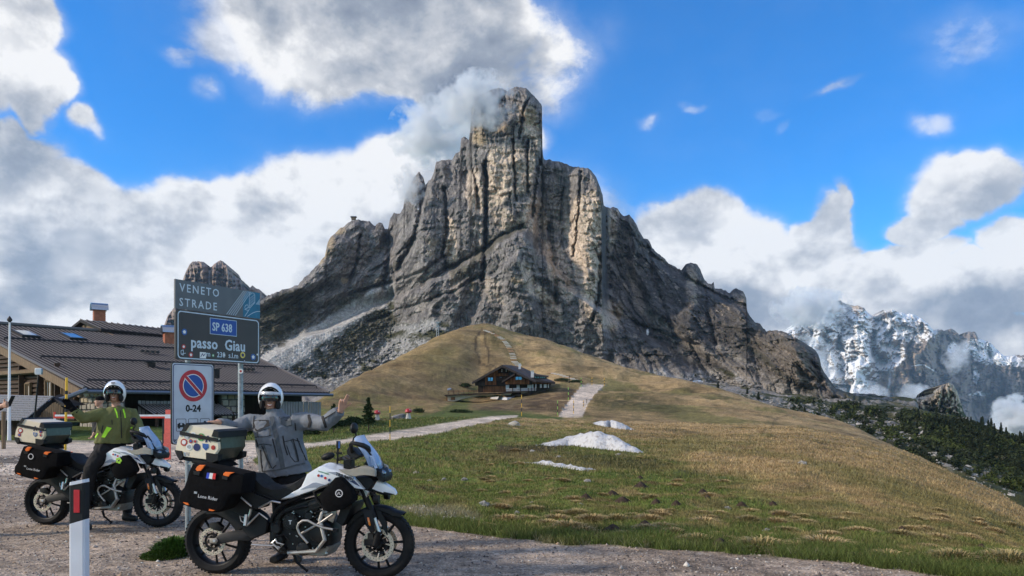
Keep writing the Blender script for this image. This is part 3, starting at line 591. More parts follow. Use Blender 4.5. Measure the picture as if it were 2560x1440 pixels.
    for ln, wd, cc, am in (([(1310,568),(1240,600),(1180,650),(1140,690)], 11, (.075,.068,.045), .75), ([(1190,735),(1110,790),(1000,850),(930,890)], 8, (.30,.295,.29), .6), ([(1600,760),(1650,810),(1720,860),(1800,900),(1880,950),(1980,1000)], 11, (.25,.22,.19), .7), ([(1800,870),(1900,930),(2000,985)], 8, (.23,.21,.185), .7), ([(1700,880),(1790,935),(1850,965)], 8, (.24,.22,.2), .6), ([(1860,860),(1960,940),(2060,1000)], 7, (.045,.045,.03), .6)):
        C = mixc(C, cc, sstep(wd*1.6, wd*.4, dline(px+w*16, py+w*16+sp*8, ln))*am)
    rg = sstep(2060, 2140, px); C = mixc(C, (.05,.055,.03), rg*sstep(-.1, .15, st2+.3)*.85)
    sn = bl(px, py, [(1046,518,4,8),(1744,955,16,6),(1760,962,18,5),(1619,830,4,10)]); C = mixc(C, (.8,.82,.85), sstep(.5, .7, sn))
    return C
def m_Yb(px): return np.interp(px, y9x, y9y)-7
M_RK = attr_mat('dolomite rock', .95, (((.045,.045,.045), .22), ((.25,.25,.09), .38), ((.8,.8,.4), .45)), (((.14,.14,.05), 1.4), ((.7,.7,.35), .9)), spec=.15)
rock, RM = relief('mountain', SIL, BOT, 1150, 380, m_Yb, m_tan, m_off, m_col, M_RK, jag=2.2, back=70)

# ---- snow mountain far right
SIL2 = [(1850,930),(1900,890),(1940,850),(1980,817),(2000,800),(2015,791),(2030,788),(2045,785),(2060,775),(2070,766),(2080,755),(2089,750),(2100,752),(2109,756),(2125,762),(2140,764),(2159,768),(2168,780),(2183,791),(2194,797),(2200,790),(2206,774),(2216,778),(2222,789),(2229,774),(2249,780),(2265,785),(2280,784),(2300,793),(2323,813),(2335,828),(2342,822),(2362,826),(2370,823),(2377,821),(2386,825),(2393,830),(2401,842),(2412,832),(2420,828),(2430,829),(2440,830),(2447,848),(2471,854),(2485,866),(2498,879),(2510,890),(2530,889),(2549,887),(2560,889),(2620,880),(2700,905),(2800,900),(2950,960),(3200,1000)]
def s_tan(px, py): return .95+1.6*sstep(-.1, .4, fbm(px/60, py/14, 3, o=4))*sstep(960, 900, py+fbm(px/40, py/40, 1, o=3)*40)
def s_off(px, py, dt):
    w = fbm(px/50, py/80, 2, o=3)*40
    o = 420*sstep(-30, 90, px-(2300+(py-800)*.28)+w)+160*np.exp(-((px+w-2190)/16)**2)
    o -= 300*np.abs(gnoise((px+w)/90, py/300, 1))+130*np.abs(gnoise((px+w)/40, py/130, 2))+70*np.abs(gnoise((px+w)/17, py/50, 3))+30*np.abs(gnoise((px+w)/7, py/20, 4))
    o += fbm(px/30, py/22, 7, o=4)*60+fbm(px/6, py/5, 9, o=3)*22
    ste = py+fbm(px/45, py/40, 31, o=4)*46-px*.22; o += 22*np.abs(((ste/21) % 1)-.5)*2*sstep(960, 860, py); o -= 90*facets((px+w)/55, py/60, 5)+40*facets(px/22, py/22, 6)
    return o+90*np.exp(-np.maximum(dt, 0)/6)
def s_col(px, py, dt, V):
    N = np.zeros_like(V); du = np.gradient(V, axis=1); dv = np.gradient(V, axis=0); N = np.cross(du, dv); N /= np.linalg.norm(N, axis=-1)[..., None]+1e-9
    w = fbm(px/30, py/24, 3, o=5); st = fbm(px/10, py/40, 6, o=4)
    C = np.ones(px.shape+(3,))*np.array((.26,.22,.185)); C = mixc(C, (.46,.34,.21), sstep(-.1, .3, w)*.8*sstep(2360, 2280, px)); C = mixc(C, (.12,.11,.11), sstep(0, .3, st)*.6)  # warm sunlit tone painted into the rock of the left part
    zone = bl(px, py, [(2060,830,90,70),(2160,840,90,60),(2250,810,70,40),(2110,920,90,60),(2200,880,60,50),(2130,990,80,36),(2290,830,50,26),(2060,950,50,40)])
    up = N[..., 2]
    s = sstep(-.03, .16, up-.40+zone*.50+w*.42)*sstep(.10, .42, zone+w*.25)
    far = bl(px, py, [(2450,870,50,24),(2490,895,60,20),(2545,905,40,14),(2440,940,9,22),(2450,985,30,8),(2380,870,14,14)]); s = np.maximum(s, sstep(.45, .7, far*.9+up*.3+w*.6-.1))
    for ln, wd in (([(2222,905),(2226,940),(2220,975)], 3), ([(2100,935),(2150,950),(2190,956)], 2.5), ([(2190,956),(2120,972),(2080,978)], 2.5), ([(2085,925),(2095,945),(2110,955)], 3), ([(2150,930),(2140,960),(2120,975)], 6), ([(2280,915),(2310,912),(2340,930)], 1.6)):
        s = np.maximum(s, sstep(wd*1.4, wd*.6, dline(px+w*8, py+w*5, ln)))
    return mixc(C, (.86,.88,.90), s)
M_SN = attr_mat('snowy rock', .9, (((.006,.006,.006), .12), ((.03,.03,.03), .18)), (((.03,.03,.02), 14.0),), spec=.2)
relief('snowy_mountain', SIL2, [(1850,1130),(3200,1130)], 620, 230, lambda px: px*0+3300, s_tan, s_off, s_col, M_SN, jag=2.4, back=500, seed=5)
# ---- mountain far left and its small neighbour
SIL3 = [(380,900),(400,850),(406,825),(413,805),(420,788),(430,775),(437,768),(445,740),(455,705),(460,690),(468,672),(474,660),(480,655),(490,652),(502,653),(510,655),(517,662),(524,669),(530,665),(537,660),(545,654),(551,650),(558,654),(564,660),(571,674),(580,680),(590,690),(601,700),(611,719),(620,728),(627,718),(631,714),(638,720),(648,724),(656,735),(665,744),(680,770),(720,800)]
def l_off(px, py, dt):
    w = fbm(px/30, py/60, 2, o=3)*14
    o = 120*np.exp(-((px-524)/7)**2)-70*np.abs(gnoise((px+w)/30, py/160, 1))-40*np.abs(gnoise((px+w)/12, py/60, 3))-18*np.abs(gnoise((px+w)/5, py/22, 4))+fbm(px/14, py/8, 5, o=4)*30
    ste = py+fbm(px/60, py/40, 31, o=2)*10; return o+16*np.abs(((ste/13) % 1)-.5)*2+60*np.exp(-np.maximum(dt, 0)/5)
def l_col(px, py, dt, V):
    w = fbm(px/20, py/30, 3, o=4); C = np.ones(px.shape+(3,))*np.array((.27,.205,.17)); C = mixc(C, (.15,.13,.125), sstep(-.05, .25, fbm(px/6, py/50, 3, o=4))); C = mixc(C, (.36,.25,.18), sstep(.05, .3, w)*.6)
    return mixc(C, (.8,.83,.86), sstep(3.2, 1.6, dline(px+w*4, py, [(524,672),(523,700),(527,715)])))
relief('far_peak', SIL3, [(380,1010),(720,1010)], 330, 170, lambda px: px*0+1500, lambda a, b: a*0+2.4, l_off, l_col, M_RK, jag=1.6, back=200, seed=9)
# ---- small crag in front of the snow mountain, sunlit tone in its base colour
SIL4 = [(2225,1040),(2245,1034),(2257,1024),(2268,1014),(2280,1007),(2290,1004),(2298,995),(2307,990),(2318,992),(2327,988),(2336,975),(2346,968),(2354,964),(2366,958),(2375,957),(2383,962),(2388,970),(2393,978),(2398,995),(2404,1011),(2408,1026),(2416,1042),(2440,1060)]
def c_off(px, py, dt):
    w = fbm(px/20, py/30, 2, o=3)*10
    return 45*sstep(2380, 2400, px+(py-960)*-.2)-26*np.abs(gnoise((px+w)/22, py/60, 1))-14*np.abs(gnoise((px+w)/9, py/26, 3))-6*np.abs(gnoise((px+w)/4, py/10, 4))+fbm(px/10, py/8, 5, o=3)*10+18*np.exp(-np.maximum(dt, 0)/5)
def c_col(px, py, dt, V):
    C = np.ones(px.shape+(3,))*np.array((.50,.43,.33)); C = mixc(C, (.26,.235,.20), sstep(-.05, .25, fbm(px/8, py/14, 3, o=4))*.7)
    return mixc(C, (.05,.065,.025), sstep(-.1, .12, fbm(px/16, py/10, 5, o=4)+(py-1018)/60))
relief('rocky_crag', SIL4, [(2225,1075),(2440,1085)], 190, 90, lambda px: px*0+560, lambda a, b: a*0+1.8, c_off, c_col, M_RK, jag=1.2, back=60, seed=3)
# ================================================================ MATERIALS
mat('rubber', (.010,.010,.011), .8, bump=.002, bscale=90, dirt=.12, spec=.25)
mat('black_metal', (.008,.008,.009), .5, spec=.22, dirt=.04)
mat('black_plastic', (.009,.0095,.011), .55, spec=.3, dirt=.05)
mat('black_fabric', (.005,.005,.006), .95, spec=.12, bump=.004, bscale=25, var=.3)
mat('engine_grey', (.018,.018,.018), .5, metal=.3, dirt=.12)
mat('white_paint', (.80,.81,.83), .22, coat=.6, var=.03, spec=.5, dirt=.10)
mat('grey_decal', (.30,.33,.40), .3, coat=.5, var=.05)
mat('blue_decal', (.03,.04,.10), .3, coat=.5, var=.05)
mat('taupe_metal', (.36,.32,.27), .42, metal=.25, var=.08)
mat('steel', (.55,.54,.52), .3, metal=.9, var=.1)
mat('steel_rough', (.40,.38,.36), .45, metal=.7, var=.15)
mat('disc_metal', (.66,.56,.44), .4, metal=.45, var=.08)
mat('case_alu', (.80,.70,.52), .42, metal=.0, var=.05, dirt=.08)
mat('case_alu_dark', (.085,.085,.06), .35, metal=.3, var=.2, dirt=.3)
mat('orange', (.85,.17,.02), .55, var=.1)
mat('amber', (.8,.22,.03), .25, coat=.5)
mat('seat', (.012,.012,.012), .68, bump=.002, bscale=120)
mat('skid', (.28,.26,.23), .5, metal=.4, dirt=.4)
mat('lens', (.25,.28,.32), .12, metal=.6)
mat('sticker_white', (.75,.75,.74), .5, var=.05)
mat('sticker_red', (.42,.04,.03), .5, var=.1); mat('sticker_blue', (.04,.12,.36), .5, var=.3, scale=60); mat('sticker_green', (.10,.30,.10), .5, var=.5, scale=60)
mat('sticker_grey', (.35,.38,.40), .5, var=.5, scale=60); mat('sticker_navy', (.02,.03,.12), .5); mat('sticker_yellow', (.7,.55,.12), .5, var=.2)
mat('red_flag', (.62,.03,.03), .6); mat('blue_flag', (.03,.06,.45), .6); mat('white_ink', (.6,.6,.62), .6, var=.05); mat('black_ink', (.012,.012,.014), .6)
mat('lime', (.42,.85,.04), .7, var=.1); mat('green_logo', (.35,.65,.05), .6)
gl = mat('screen', (.42,.56,.80), .08, spec=.8, coat=.5, var=.12, scale=9); gl.node_tree.nodes['Principled BSDF'].inputs['Alpha'].default_value = .58; gl.node_tree.nodes['Principled BSDF'].inputs['Roughness'].default_value = .08
MATS['screen'] = gl
def text(name, body, size, matname, M, parent, ext=.0012, align='LEFT', sx=1.0, spacing=1.0, bold=.0):
    cu = bpy.data.curves.new(name, 'FONT'); cu.body = body; cu.size = size; cu.extrude = ext; cu.align_x = align; cu.offset = bold; cu.space_character = spacing; cu.resolution_u = 2
    tmp = bpy.data.objects.new(name+'_src', cu); me = bpy.data.meshes.new_from_object(tmp); bpy.data.objects.remove(tmp); bpy.data.curves.remove(cu)
    me.name = name; me.materials.clear(); me.materials.append(MATS[matname]); o = bpy.data.objects.new(name, me); COL.objects.link(o); adopt(o, parent)
    o.matrix_local = M @ Matrix.Diagonal((sx, 1, 1, 1)); return o

# ================================================================ MOTORCYCLE (traced in its own side plane)
BYAW = -8.5
BO = Vector(((545-HX)/F*7.68, 7.68, 0)); _a = R(-BYAW)
def B(px, py, d=0.0):
    """photo pixel + sideways offset d (towards the viewer) -> motorcycle coordinates (x forward, -y right side, z up)"""
    k = (px-HX)/F; u = (k*(BO.y-d*math.cos(_a))-BO.x+d*math.sin(_a))/(math.cos(_a)+k*math.sin(_a))
    Y = BO.y-u*math.sin(_a)-d*math.cos(_a); return Vector((u, -d, CH+(HY-py)/F*Y))
def zc(s, ox, oy, pts): return [(ox+x/s, oy+y/s) for x, y in pts]
def slab(mb, poly, dref, d0, d1, inset=.012):
    """outline (pixels, read at depth dref) given thickness from d0 to d1 with softened rims"""
    P0 = [B(x, y, dref) for x, y in poly]; c = sum(P0, Vector())/len(P0); n = len(P0); rings = []
    for d, k in ((d0, inset), (d0+(d1-d0)*.12, 0), (d1-(d1-d0)*.12, 0), (d1, inset)):
        ring = []
        for i, p in enumerate(P0):
            v = Vector((p.x-c.x, 0, p.z-c.z)); L = v.length+1e-6; q = v*(1-min(.5, k/L)); ring.append(Vector((c.x+q.x, -d, c.z+q.z)))
        rings.append(ring)
    mb.loft(rings); return mb
WB = (B(949,1355).x)
RC = Vector((0, 0, .333)); FC = Vector((WB, 0, .338))
def wheel(name, C, rad, wid, parent, disc_r, disc_d, spokes, steer=0):
    """wheel > tyre, rim, brake_disc, spoke"""
    w = bpy.data.objects.new(name, None); COL.objects.link(w); adopt(w, parent); w.location = C; w.rotation_euler = (0, 0, steer)
    pf = []
    for k in range(15):
        a = math.pi*(k/14); pf.append((rad-.062+.062*math.sin(a)**.8, -wid/2*math.cos(a)*(1.0 if k not in (0,14) else .9)))
    pf += [(rad-.085, wid*.38), (rad-.085, -wid*.38)]
    t = MB(); t.torus(pf, (0,0,0), 56)
    # tread blocks
    for j in range(52):
        a = 2*math.pi*j/52
        for s_ in (-1, 1):
            Mx = Matrix.Rotation(-a, 4, 'Y') @ Matrix.Rotation(s_*.5, 4, 'X')
            t.box(Vector((math.cos(a)*(rad-.0085), s_*wid*.22, math.sin(a)*(rad-.0085))), (.014, wid*.26, .018), Mx.to_3x3())
    t.build('tyre', MATS['rubber'], w, smooth=True)
    r = MB(); ri = rad-.085
    r.torus([(ri+.012,-wid*.36),(ri+.004,-wid*.40),(ri-.010,-wid*.36),(ri-.022,-wid*.2),(ri-.022,wid*.2),(ri-.010,wid*.36),(ri+.004,wid*.40),(ri+.012,wid*.36)], (0,0,0), 48)
    r.lathe([(.0,-.07),(.035,-.07),(.045,-.05),(.04,.05),(.035,.07),(0,.07)], n=16, axis='y')
    r.build('rim', MATS['black_metal'], w, smooth=True)
    for j in range(spokes):
        a = 2*math.pi*(j+.3)/spokes; da = .10*(1 if j % 2 else -1)
        s = MB(); s.tube([(math.cos(a)*.03, -.035, math.sin(a)*.03), (math.cos(a+da*.6)*.13, -.02, math.sin(a+da*.6)*.13), (math.cos(a+da)*(ri-.015), -.005, math.sin(a+da)*(ri-.015))], [.016,.011,.013], 6)
        s.build('spoke', MATS['black_metal'], w, smooth=True)
    for sd in disc_d:
        d = MB(); n = 44; a_in = disc_r*.76
        d.torus([(disc_r, sd-.003),(disc_r, sd+.003),(a_in, sd+.003),(a_in, sd-.003)], (0,0,0), n)
        for j in range(8):
            a = 2*math.pi*j/8; d.tube([(math.cos(a)*a_in*1.02, sd, math.sin(a)*a_in*1.02), (math.cos(a+.2)*a_in*.55, sd*.8, math.sin(a+.2)*a_in*.55)], .009, 6)
        d.build('brake_disc', MATS['disc_metal'], w)
        h = MB()
        for j in range(30):
            a = 2*math.pi*j/30; rr = disc_r*(.84 if j % 2 else .92)
            for q in (-1, 1): h.lathe([(0,0),(.0045,0),(.0045,.0008*q)], (math.cos(a)*rr, sd+q*.0036, math.sin(a)*rr), 6, 'y')
        tag(h.build('disc_hole', MATS['black_metal'], w), kind='stuff')
        c_ = MB(); c_.torus([(disc_r*.5, sd-.01*np.sign(sd)),(disc_r*.62, sd),(disc_r*.5, sd+.006),(disc_r*.42, sd)], (0,0,0), 24); c_.build('disc_carrier', MATS['black_metal'], w)
    return w
def make_bike(name, label, variant):
    T = thing(name, label, 'motorcycle', BO, R(BYAW), 'white touring motorcycles with luggage')
    def part(nm, mb, m, smooth=True, bevel=0, parent=None): return mb.build(nm, MATS[m], parent or T, smooth=smooth, bevel=bevel)
    wheel('rear_wheel', RC, .333, .16, T, .135, (-.105,), 10)
    wheel('front_wheel', FC, .338, .125, T, .155, (-.08, .08), 10, steer=R(6))
    # swing arm
    m = MB(); slab(m, zc(4.8,430,1140,[(440,1000),(520,985),(600,925),(850,880),(960,900),(1010,960),(960,1010),(800,1010),(600,1050),(520,1060),(445,1040)]), .13, .105, .155); part('swing_arm', m, 'black_plastic')
    m = MB(); slab(m, zc(4.8,430,1140,[(452,990),(535,985),(550,1020),(530,1050),(455,1045)]), .16, .15, .165, .004); part('axle_block', m, 'taupe_metal')
    m = MB(); m.tube([B(535,1352,.19), B(535,1352,-.17)], .014, 10); part('rear_axle', m, 'steel')
    m = MB(); slab(m, zc(4.8,430,1140,[(470,800),(560,790),(620,850),(600,900),(520,880),(470,850)]), .12, .09, .16); part('rear_caliper', m, 'engine_grey')
    m = MB(); slab(m, zc(4.8,430,1140,[(640,590),(900,520),(960,640),(900,860),(820,900),(700,760),(560,680),(450,690),(420,660)]), .05, -.10, .12); part('rear_mudguard', m, 'black_plastic')
    # silencer & side mass behind the rider's heel
    m = MB(); slab(m, zc(4.8,430,1140,[(690,480),(840,380),(870,400),(1190,540),(1000,640),(1090,700),(1160,800),(1130,930),(960,1000),(850,900),(800,700),(690,640)]), .16, .06, .17); part('side_panel', m, 'black_plastic')
    m = MB(); slab(m, zc(4.8,430,1140,[(860,390),(1190,530),(1160,600),(1020,640),(940,570),(850,470)]), .18, .165, .20, .006); part('seat_side_cover', m, 'black_plastic')
    # engine
    m = MB(); slab(m, zc(2.769,420,920,[(740,1010),(800,960),(900,920),(1010,900),(1080,1000),(1130,1120),(1130,1200),(1110,1260),(990,1290),(760,1290),(690,1230),(690,1080)]), .15, -.17, .15, .03)
    for (x, y, r_, d_) in ((727,1305,21,.21),(786,1262,17,.19),(796,1330,26,.20),(757,1372,18,.19),(690,1322,14,.19),(700,1349,10,.2),(772,1290,12,.19)):
        c = B(x, y, d_); rr = r_/255; m.lathe([(0,-.02),(rr*.72,-.02),(rr*.9,-.012),(rr,.01),(rr,.09)], c, 20, 'y')
    part('engine', m, 'engine_grey')
    m = MB(); c = B(727,1305,.235)
    for j in range(12): a = j*math.pi/6; m.box(c+Vector((math.cos(a)*.062, 0, math.sin(a)*.062)), (.022,.012,.022), Matrix.Rotation(-a,3,'Y'))
    m.lathe([(0,-.012),(.05,-.010),(.060,.004),(.060,.02)], c, 24, 'y'); ec = part('clutch_cover', m, 'engine_grey')
    tri = text('emblem', 'T', .055, 'sticker_white', Matrix.Translation(c+Vector((0,-.0135,-.02))) @ Matrix.Rotation(R(90),4,'X'), ec, align='CENTER', bold=.001)
    m = MB()
    for k in range(7): c = B(790+k*3, 1225+k*10, .12); m.box(c, (.24,.20,.008), Matrix.Rotation(R(-18),3,'Y'))
    part('cooling_fin', m, 'engine_grey')
    m = MB(); rnd = random.Random(3)
    for k in range(46):
        x = rnd.uniform(690,835); y = rnd.uniform(1275,1385); c = B(x, y, .20); m.lathe([(0,-.006),(.006,-.005),(.006,.006)], c, 6, 'y')
    tag(part('bolt', m, 'steel'), kind='stuff')
    m = MB(); pts = [(815,1255,.12),(800,1300,.17),(812,1350,.19),(790,1378,.16),(720,1382,.14)]
    for dd in (0,.05,-.05): m.tube([B(x, y, d-dd) for x, y, d in pts], .02, 8)
    part('exhaust_pipe', m, 'steel_rough')
    m = MB(); slab(m, zc(4.8,730,1140,[(0,1150),(120,1130),(240,1135),(222,1080),(290,1050),(400,1062),(440,1075),(468,1085),(465,1115),(400,1210),(300,1205),(60,1195),(-20,1180)]), .14, -.16, .15, .02); sk = part('skid_plate', m, 'skid')
    m = MB(); 
    for pg in ([(262,1075),(300,1065),(320,1105),(285,1118)], [(330,1062),(375,1065),(385,1092),(345,1092)]): slab(m, zc(4.8,730,1140,pg), .155, .146, .154, .002)
    part('slot', m, 'black_metal', parent=sk)
    # frame tubes
    m = MB()
    for dd in (.17, -.17):
        m.tube([B(x, y, dd) for x, y in zc(4.8,430,1140,[(1190,800),(1210,720),(1260,640),(1330,580),(1440,530),(1540,490),(1700,440),(1860,395)])], .018, 8)
        m.tube([B(x, y, dd) for x, y in zc(4.8,430,1140,[(1290,860),(1290,740),(1340,680),(1440,640),(1600,600),(1740,560),(1800,500)])], .016, 8)
        m.tube([B(700,1300,dd), B(690,1345,dd), B(712,1375,dd)], .03, 8)
        m.tube([B(x, y, dd) for x, y in zc(4.8,430,1140,[(860,400),(1040,450),(1210,520),(1300,565)])], .010, 8)
    part('frame', m, 'black_metal')
    for nm, pts, r_ in (('subframe_tube', [(808,455),(830,500),(955,605)], .009), ('subframe_tube', [(1040,625),(1200,540),(1305,562)], .010), ('footrest_hanger', [(950,635),(935,700),(905,760),(900,840)], .014), ('footrest_hanger', [(905,830),(1050,685),(1150,760)], .010), ('footrest_hanger', [(905,830),(830,780),(815,720),(870,735),(900,790)], .007)):
        m = MB(); m.tube([B(x, y, .215) for x, y in zc(4.8,430,1140,pts)], r_, 8); part(nm, m, 'steel')
    m = MB(); c = B(617,1300,.25); m.tube([c+Vector((-.005,0,.05)), c+Vector((.0,-.03,-.05))], .018, 8); part('footrest', m, 'steel')
    m = MB(); m.tube([B(x, y, .23) for x, y in zc(4.8,430,1140,[(955,1060),(1050,1070),(1230,1075),(1300,1100)])], .008, 8); m.tube([B(x, y, .24) for x, y in zc(4.8,430,1140,[(1240,990),(1260,1040),(1340,1060),(1280,1120),(1200,1040),(1250,1000)])], .011, 8); part('brake_pedal', m, 'steel')
    m = MB(); m.tube([B(x, y, .24) for x, y in zc(4.8,430,1140,[(1250,960),(1350,940),(1420,1040)])], .008, 8); part('heel_guard', m, 'black_metal')
    # crash bar
    for nm, pts, d_ in (('crash_bar', [(495,695),(350,795),(112,930)], .23), ('crash_bar', [(490,882),(380,862),(280,825),(190,775),(130,775),(80,810),(62,860),(90,930),(140,990),(190,1045)], .27)):
        m = MB(); m.tube([B(x, y, d_) for x, y in zc(4.8,730,1140,pts)], .012, 10); part(nm, m, 'steel_rough')
    m = MB(); slab(m, zc(4.8,730,1140,[(490,870),(540,880),(545,915),(500,915)]), .25, .2, .27); part('crash_bar_slider', m, 'black_plastic')
    m = MB(); m.tube([B(x, y, .25) for x, y in zc(4.8,730,1140,[(430,645),(390,640),(300,520),(265,430),(330,390),(440,355)])], .014, 8); part('upper_crash_bar', m, 'black_metal')
    m = MB(); slab(m, zc(4.8,730,1140,[(330,630),(430,665),(540,655),(490,800),(440,775),(400,740)]), .2, .19, .205, .004); part('engine_bracket', m, 'taupe_metal')
    m = MB(); slab(m, zc(4.8,730,1140,[(590,600),(730,560),(735,590),(640,790),(600,845),(525,790),(560,680)]), .16, -.18, .17, .008); rd = part('radiator', m, 'black_plastic')
    # fuel tank and white bodywork
    tank = zc(4.8,730,1140,[(-140,525),(-60,515),(0,505),(250,420),(330,385),(430,345),(530,290),(600,320),(700,358),(800,395),(862,400),(840,380),(800,330),(760,285),(700,232),(640,205),(560,178),(470,152),(430,135),(370,118),(330,125),(240,178),(180,215),(150,290),(110,370),(50,420),(0,440),(-60,480)])
    m = MB(); P0 = [B(x, y, .19) for x, y in tank]; c = B(800,1195,.19); rings = []
    for d, k, zt in ((.0, .90, .03), (.08, .97, .018), (.15, 1.0, .0), (.19, 1.0, 0), (.205, .93, 0), (.208, .80, 0)):
        rings.append([Vector((c.x+(p.x-c.x)*k, -d, c.z+(p.z-c.z)*k+(zt if p.z > c.z else 0))) for p in P0])
    m.loft(rings); mm_ = MB(); mm_.loft([[Vector((v.x, -v.y, v.z)) for v in r_] for r_ in rings]); m.add(mm_.v, mm_.f)
    tk = part('fuel_tank', m, 'white_paint')
    for nm, pg, mt in (('grey_stripe', [(100,402),(250,322),(290,318),(395,345),(330,368),(200,380)], 'grey_decal'), ('grey_stripe', [(410,188),(520,192),(740,272),(690,298),(540,235)], 'grey_decal'), ('blue_stripe', [(690,300),(745,290),(790,335),(818,365),(760,340)], 'blue_decal')):
        m = MB(); slab(m, zc(4.8,730,1140,pg), .21, .2085, .2125, .0005); part(nm, m, mt, smooth=False, parent=tk)
    if variant == 1:
        pt = B(838,1191,.215); text('brand_lettering', 'TRIUMPH', .043, 'black_ink', Matrix.Translation(B(838,1187.5,.216)) @ Matrix.Rotation(R(17),4,'Y') @ Matrix.Rotation(R(90),4,'X'), tk, sx=1.02, bold=.0008)
    for x, y, mt in ((796,1189,'sticker_red'),(804,1190,'sticker_blue'),(813,1195,'red_flag'),(823,1200,'sticker_navy')):
        m = MB(); m.lathe([(0,-.001),(.013,-.001),(.013,.001)], B(x, y, .2105), 12, 'y'); part('sticker', m, mt, smooth=False, parent=tk)
    text('sticker_lettering', 'motovoyage', .022, 'sticker_green', Matrix.Translation(B(795,1179,.211)) @ Matrix.Rotation(R(14),4,'Y') @ Matrix.Rotation(R(90),4,'X'), tk)
    m = MB(); slab(m, zc(4.8,730,1140,[(370,110),(500,118),(560,160),(600,200),(560,180),(470,150)]), .08, -.12, .12, .01); part('tank_top', m, 'black_plastic')
    m = MB(); slab(m, zc(4.8,730,1140,[(560,160),(640,165),(700,160),(770,148),(830,122),(880,114),(930,125),(990,150),(1003,180),(1003,245),(940,232),(870,230),(810,238),(760,248),(710,240),(650,218)]), .2, .165, .215, .008); cw = part('side_cowl', m, 'taupe_metal')
    m = MB(); slab(m, zc(4.8,730,1140,[(560,160),(640,165),(700,160),(770,148),(830,122),(880,114),(930,125),(990,150),(1003,180),(1003,245),(940,232),(870,230),(810,238),(760,248),(710,240),(650,218)]), .2, -.215, -.165, .008); part('side_cowl', m, 'taupe_metal')
    m = MB(); slab(m, zc(4.8,730,1140,[(560,250),(720,250),(870,232),(960,250),(1000,300),(960,380),(860,480),(760,480),(700,380)]), .13, -.13, .13, .02); part('front_bulkhead', m, 'black_plastic')
    # seat
    m = MB(); st = zc(4.8,430,1140,[(870,225),(960,235),(1010,290),(1080,350),(1180,385),(1280,380),(1400,350),(1480,310),(1545,270),(1540,330),(1500,400),(1390,480),(1290,525),(1200,520),(1060,460),(920,385),(870,330)])
    P0 = [B(x, y, .15) for x, y in st]; c = B(690,1232,.15); rings = []
    for d, k, zt in ((-.15,.86,-.012),(-.13,1,0),(-.05,1,.012),(.05,1,.012),(.13,1,0),(.15,.86,-.012)): rings.append([Vector((c.x+(p.x-c.x)*k, -d, c.z+(p.z-c.z)*k+zt)) for p in P0])
    m.loft(rings); part('seat', m, 'seat')
    m = MB(); slab(m, zc(4.8,430,1140,[(870,275),(935,280),(930,330),(900,370),(860,345)]), .17, .15, .175, .004); part('tail_trim', m, 'grey_decal')
    m = MB(); slab(m, zc(4.8,430,1140,[(700,230),(870,215),(960,250),(900,380),(820,360),(600,330),(500,250)]), .05, -.13, .13, .02); part('tail', m, 'black_plastic')
    m = MB(); slab(m, [(470,1160),(482,1149),(520,1158),(570,1175),(592,1180),(588,1186),(545,1180)], .12, -.12, .14, .004); part('luggage_rack', m, 'steel_rough')
    # forks
    for s_ in (1, -1):
        m = MB(); a, b = B(905,1222,.11), B(936,1295,.11); a.y = b.y = -s_*.11; m.tube([a, b], .030, 12); part('fork_tube', m, 'black_metal')
        m = MB(); a, b = B(934,1288,.11), B(950,1338,.11); a.y = b.y = -s_*.11; m.tube([a, b], .021, 12); part('fork_slider', m, 'steel')
        m = MB(); a = B(948,1328,.11); a.y = -s_*.11; b = Vector((WB-.01, -s_*.11, .338)); m.tube([a, b], [.034,.03], 10); m.box(b+Vector((-.05,0,.03)), (.10,.045,.06)); part('fork_foot', m, 'black_metal')
        m = MB(); slab(m, zc(4.8,730,1140,[(905,930),(970,925),(985,1000),(960,1060),(910,1040)]), .115, .06, .12, .004)
        if s_ < 0: m.v = [(x, -y, z) for x, y, z in m.v]
        part('front_caliper', m, 'engine_grey')
    m = MB(); slab(m, zc(4.8,730,1140,[(848,640),(960,650),(1000,900),(950,930),(900,840)]), .14, .135, .15, .003); gd = part('fork_guard', m, 'black_plastic')
    m = MB(); slab(m, zc(4.8,730,1140,[(903,738),(925,738),(945,830),(935,842),(918,820)]), .155, .150, .160, .002); part('reflector', m, 'amber', parent=gd)
    m = MB(); m.box(B(911,1232,.11), (.09,.05,.07), Matrix.Rotation(R(20),3,'Y')); b_ = B(911,1232,.11); b_.y *= -1; m.box(b_, (.09,.05,.07), Matrix.Rotation(R(20),3,'Y')); m.box(B(908,1222,0), (.1,.26,.03)); part('fork_clamp', m, 'steel', bevel=.008)
    # front mudguard: an arched shell over the tyre
    m = MB(); rings = []
    for k in range(19):
        a = R(50+k*6.0); rr = .362+.012*math.sin(k/18*math.pi); w_ = .072-.01*abs(k-9)/9
        if k < 2: rr += .018*(2-k)
        sec = [(-w_, -.05), (-w_, -.015), (-w_*.6, 0), (w_*.6, 0), (w_, -.015), (w_, -.05), (w_*.93, -.05), (w_*.93, -.018), (w_*.55, -.006), (-w_*.55, -.006), (-w_*.93, -.018), (-w_*.93, -.05)]
        rings.append([Vector((FC.x+math.cos(a)*(rr+h), y_, FC.z+math.sin(a)*(rr+h))) for y_, h in sec])
    m.loft(rings); slab(m, zc(4.8,730,1140,[(1000,650),(1060,660),(1140,800),(1140,950),(1110,900),(1040,760)]), .09, .075, .095, .002); part('front_mudguard', m, 'black_plastic')
    # beak
    m = MB(); bk = zc(4.8,730,1140,[(845,265),(885,250),(950,268),(1000,285),(1100,340),(1170,385),(1210,412),(1237,460),(1180,448),(1110,432),(1040,405),(970,370),(955,300)])
    P0 = [B(x, y, .07) for x, y in bk]; tip = P0[7]; rings = []
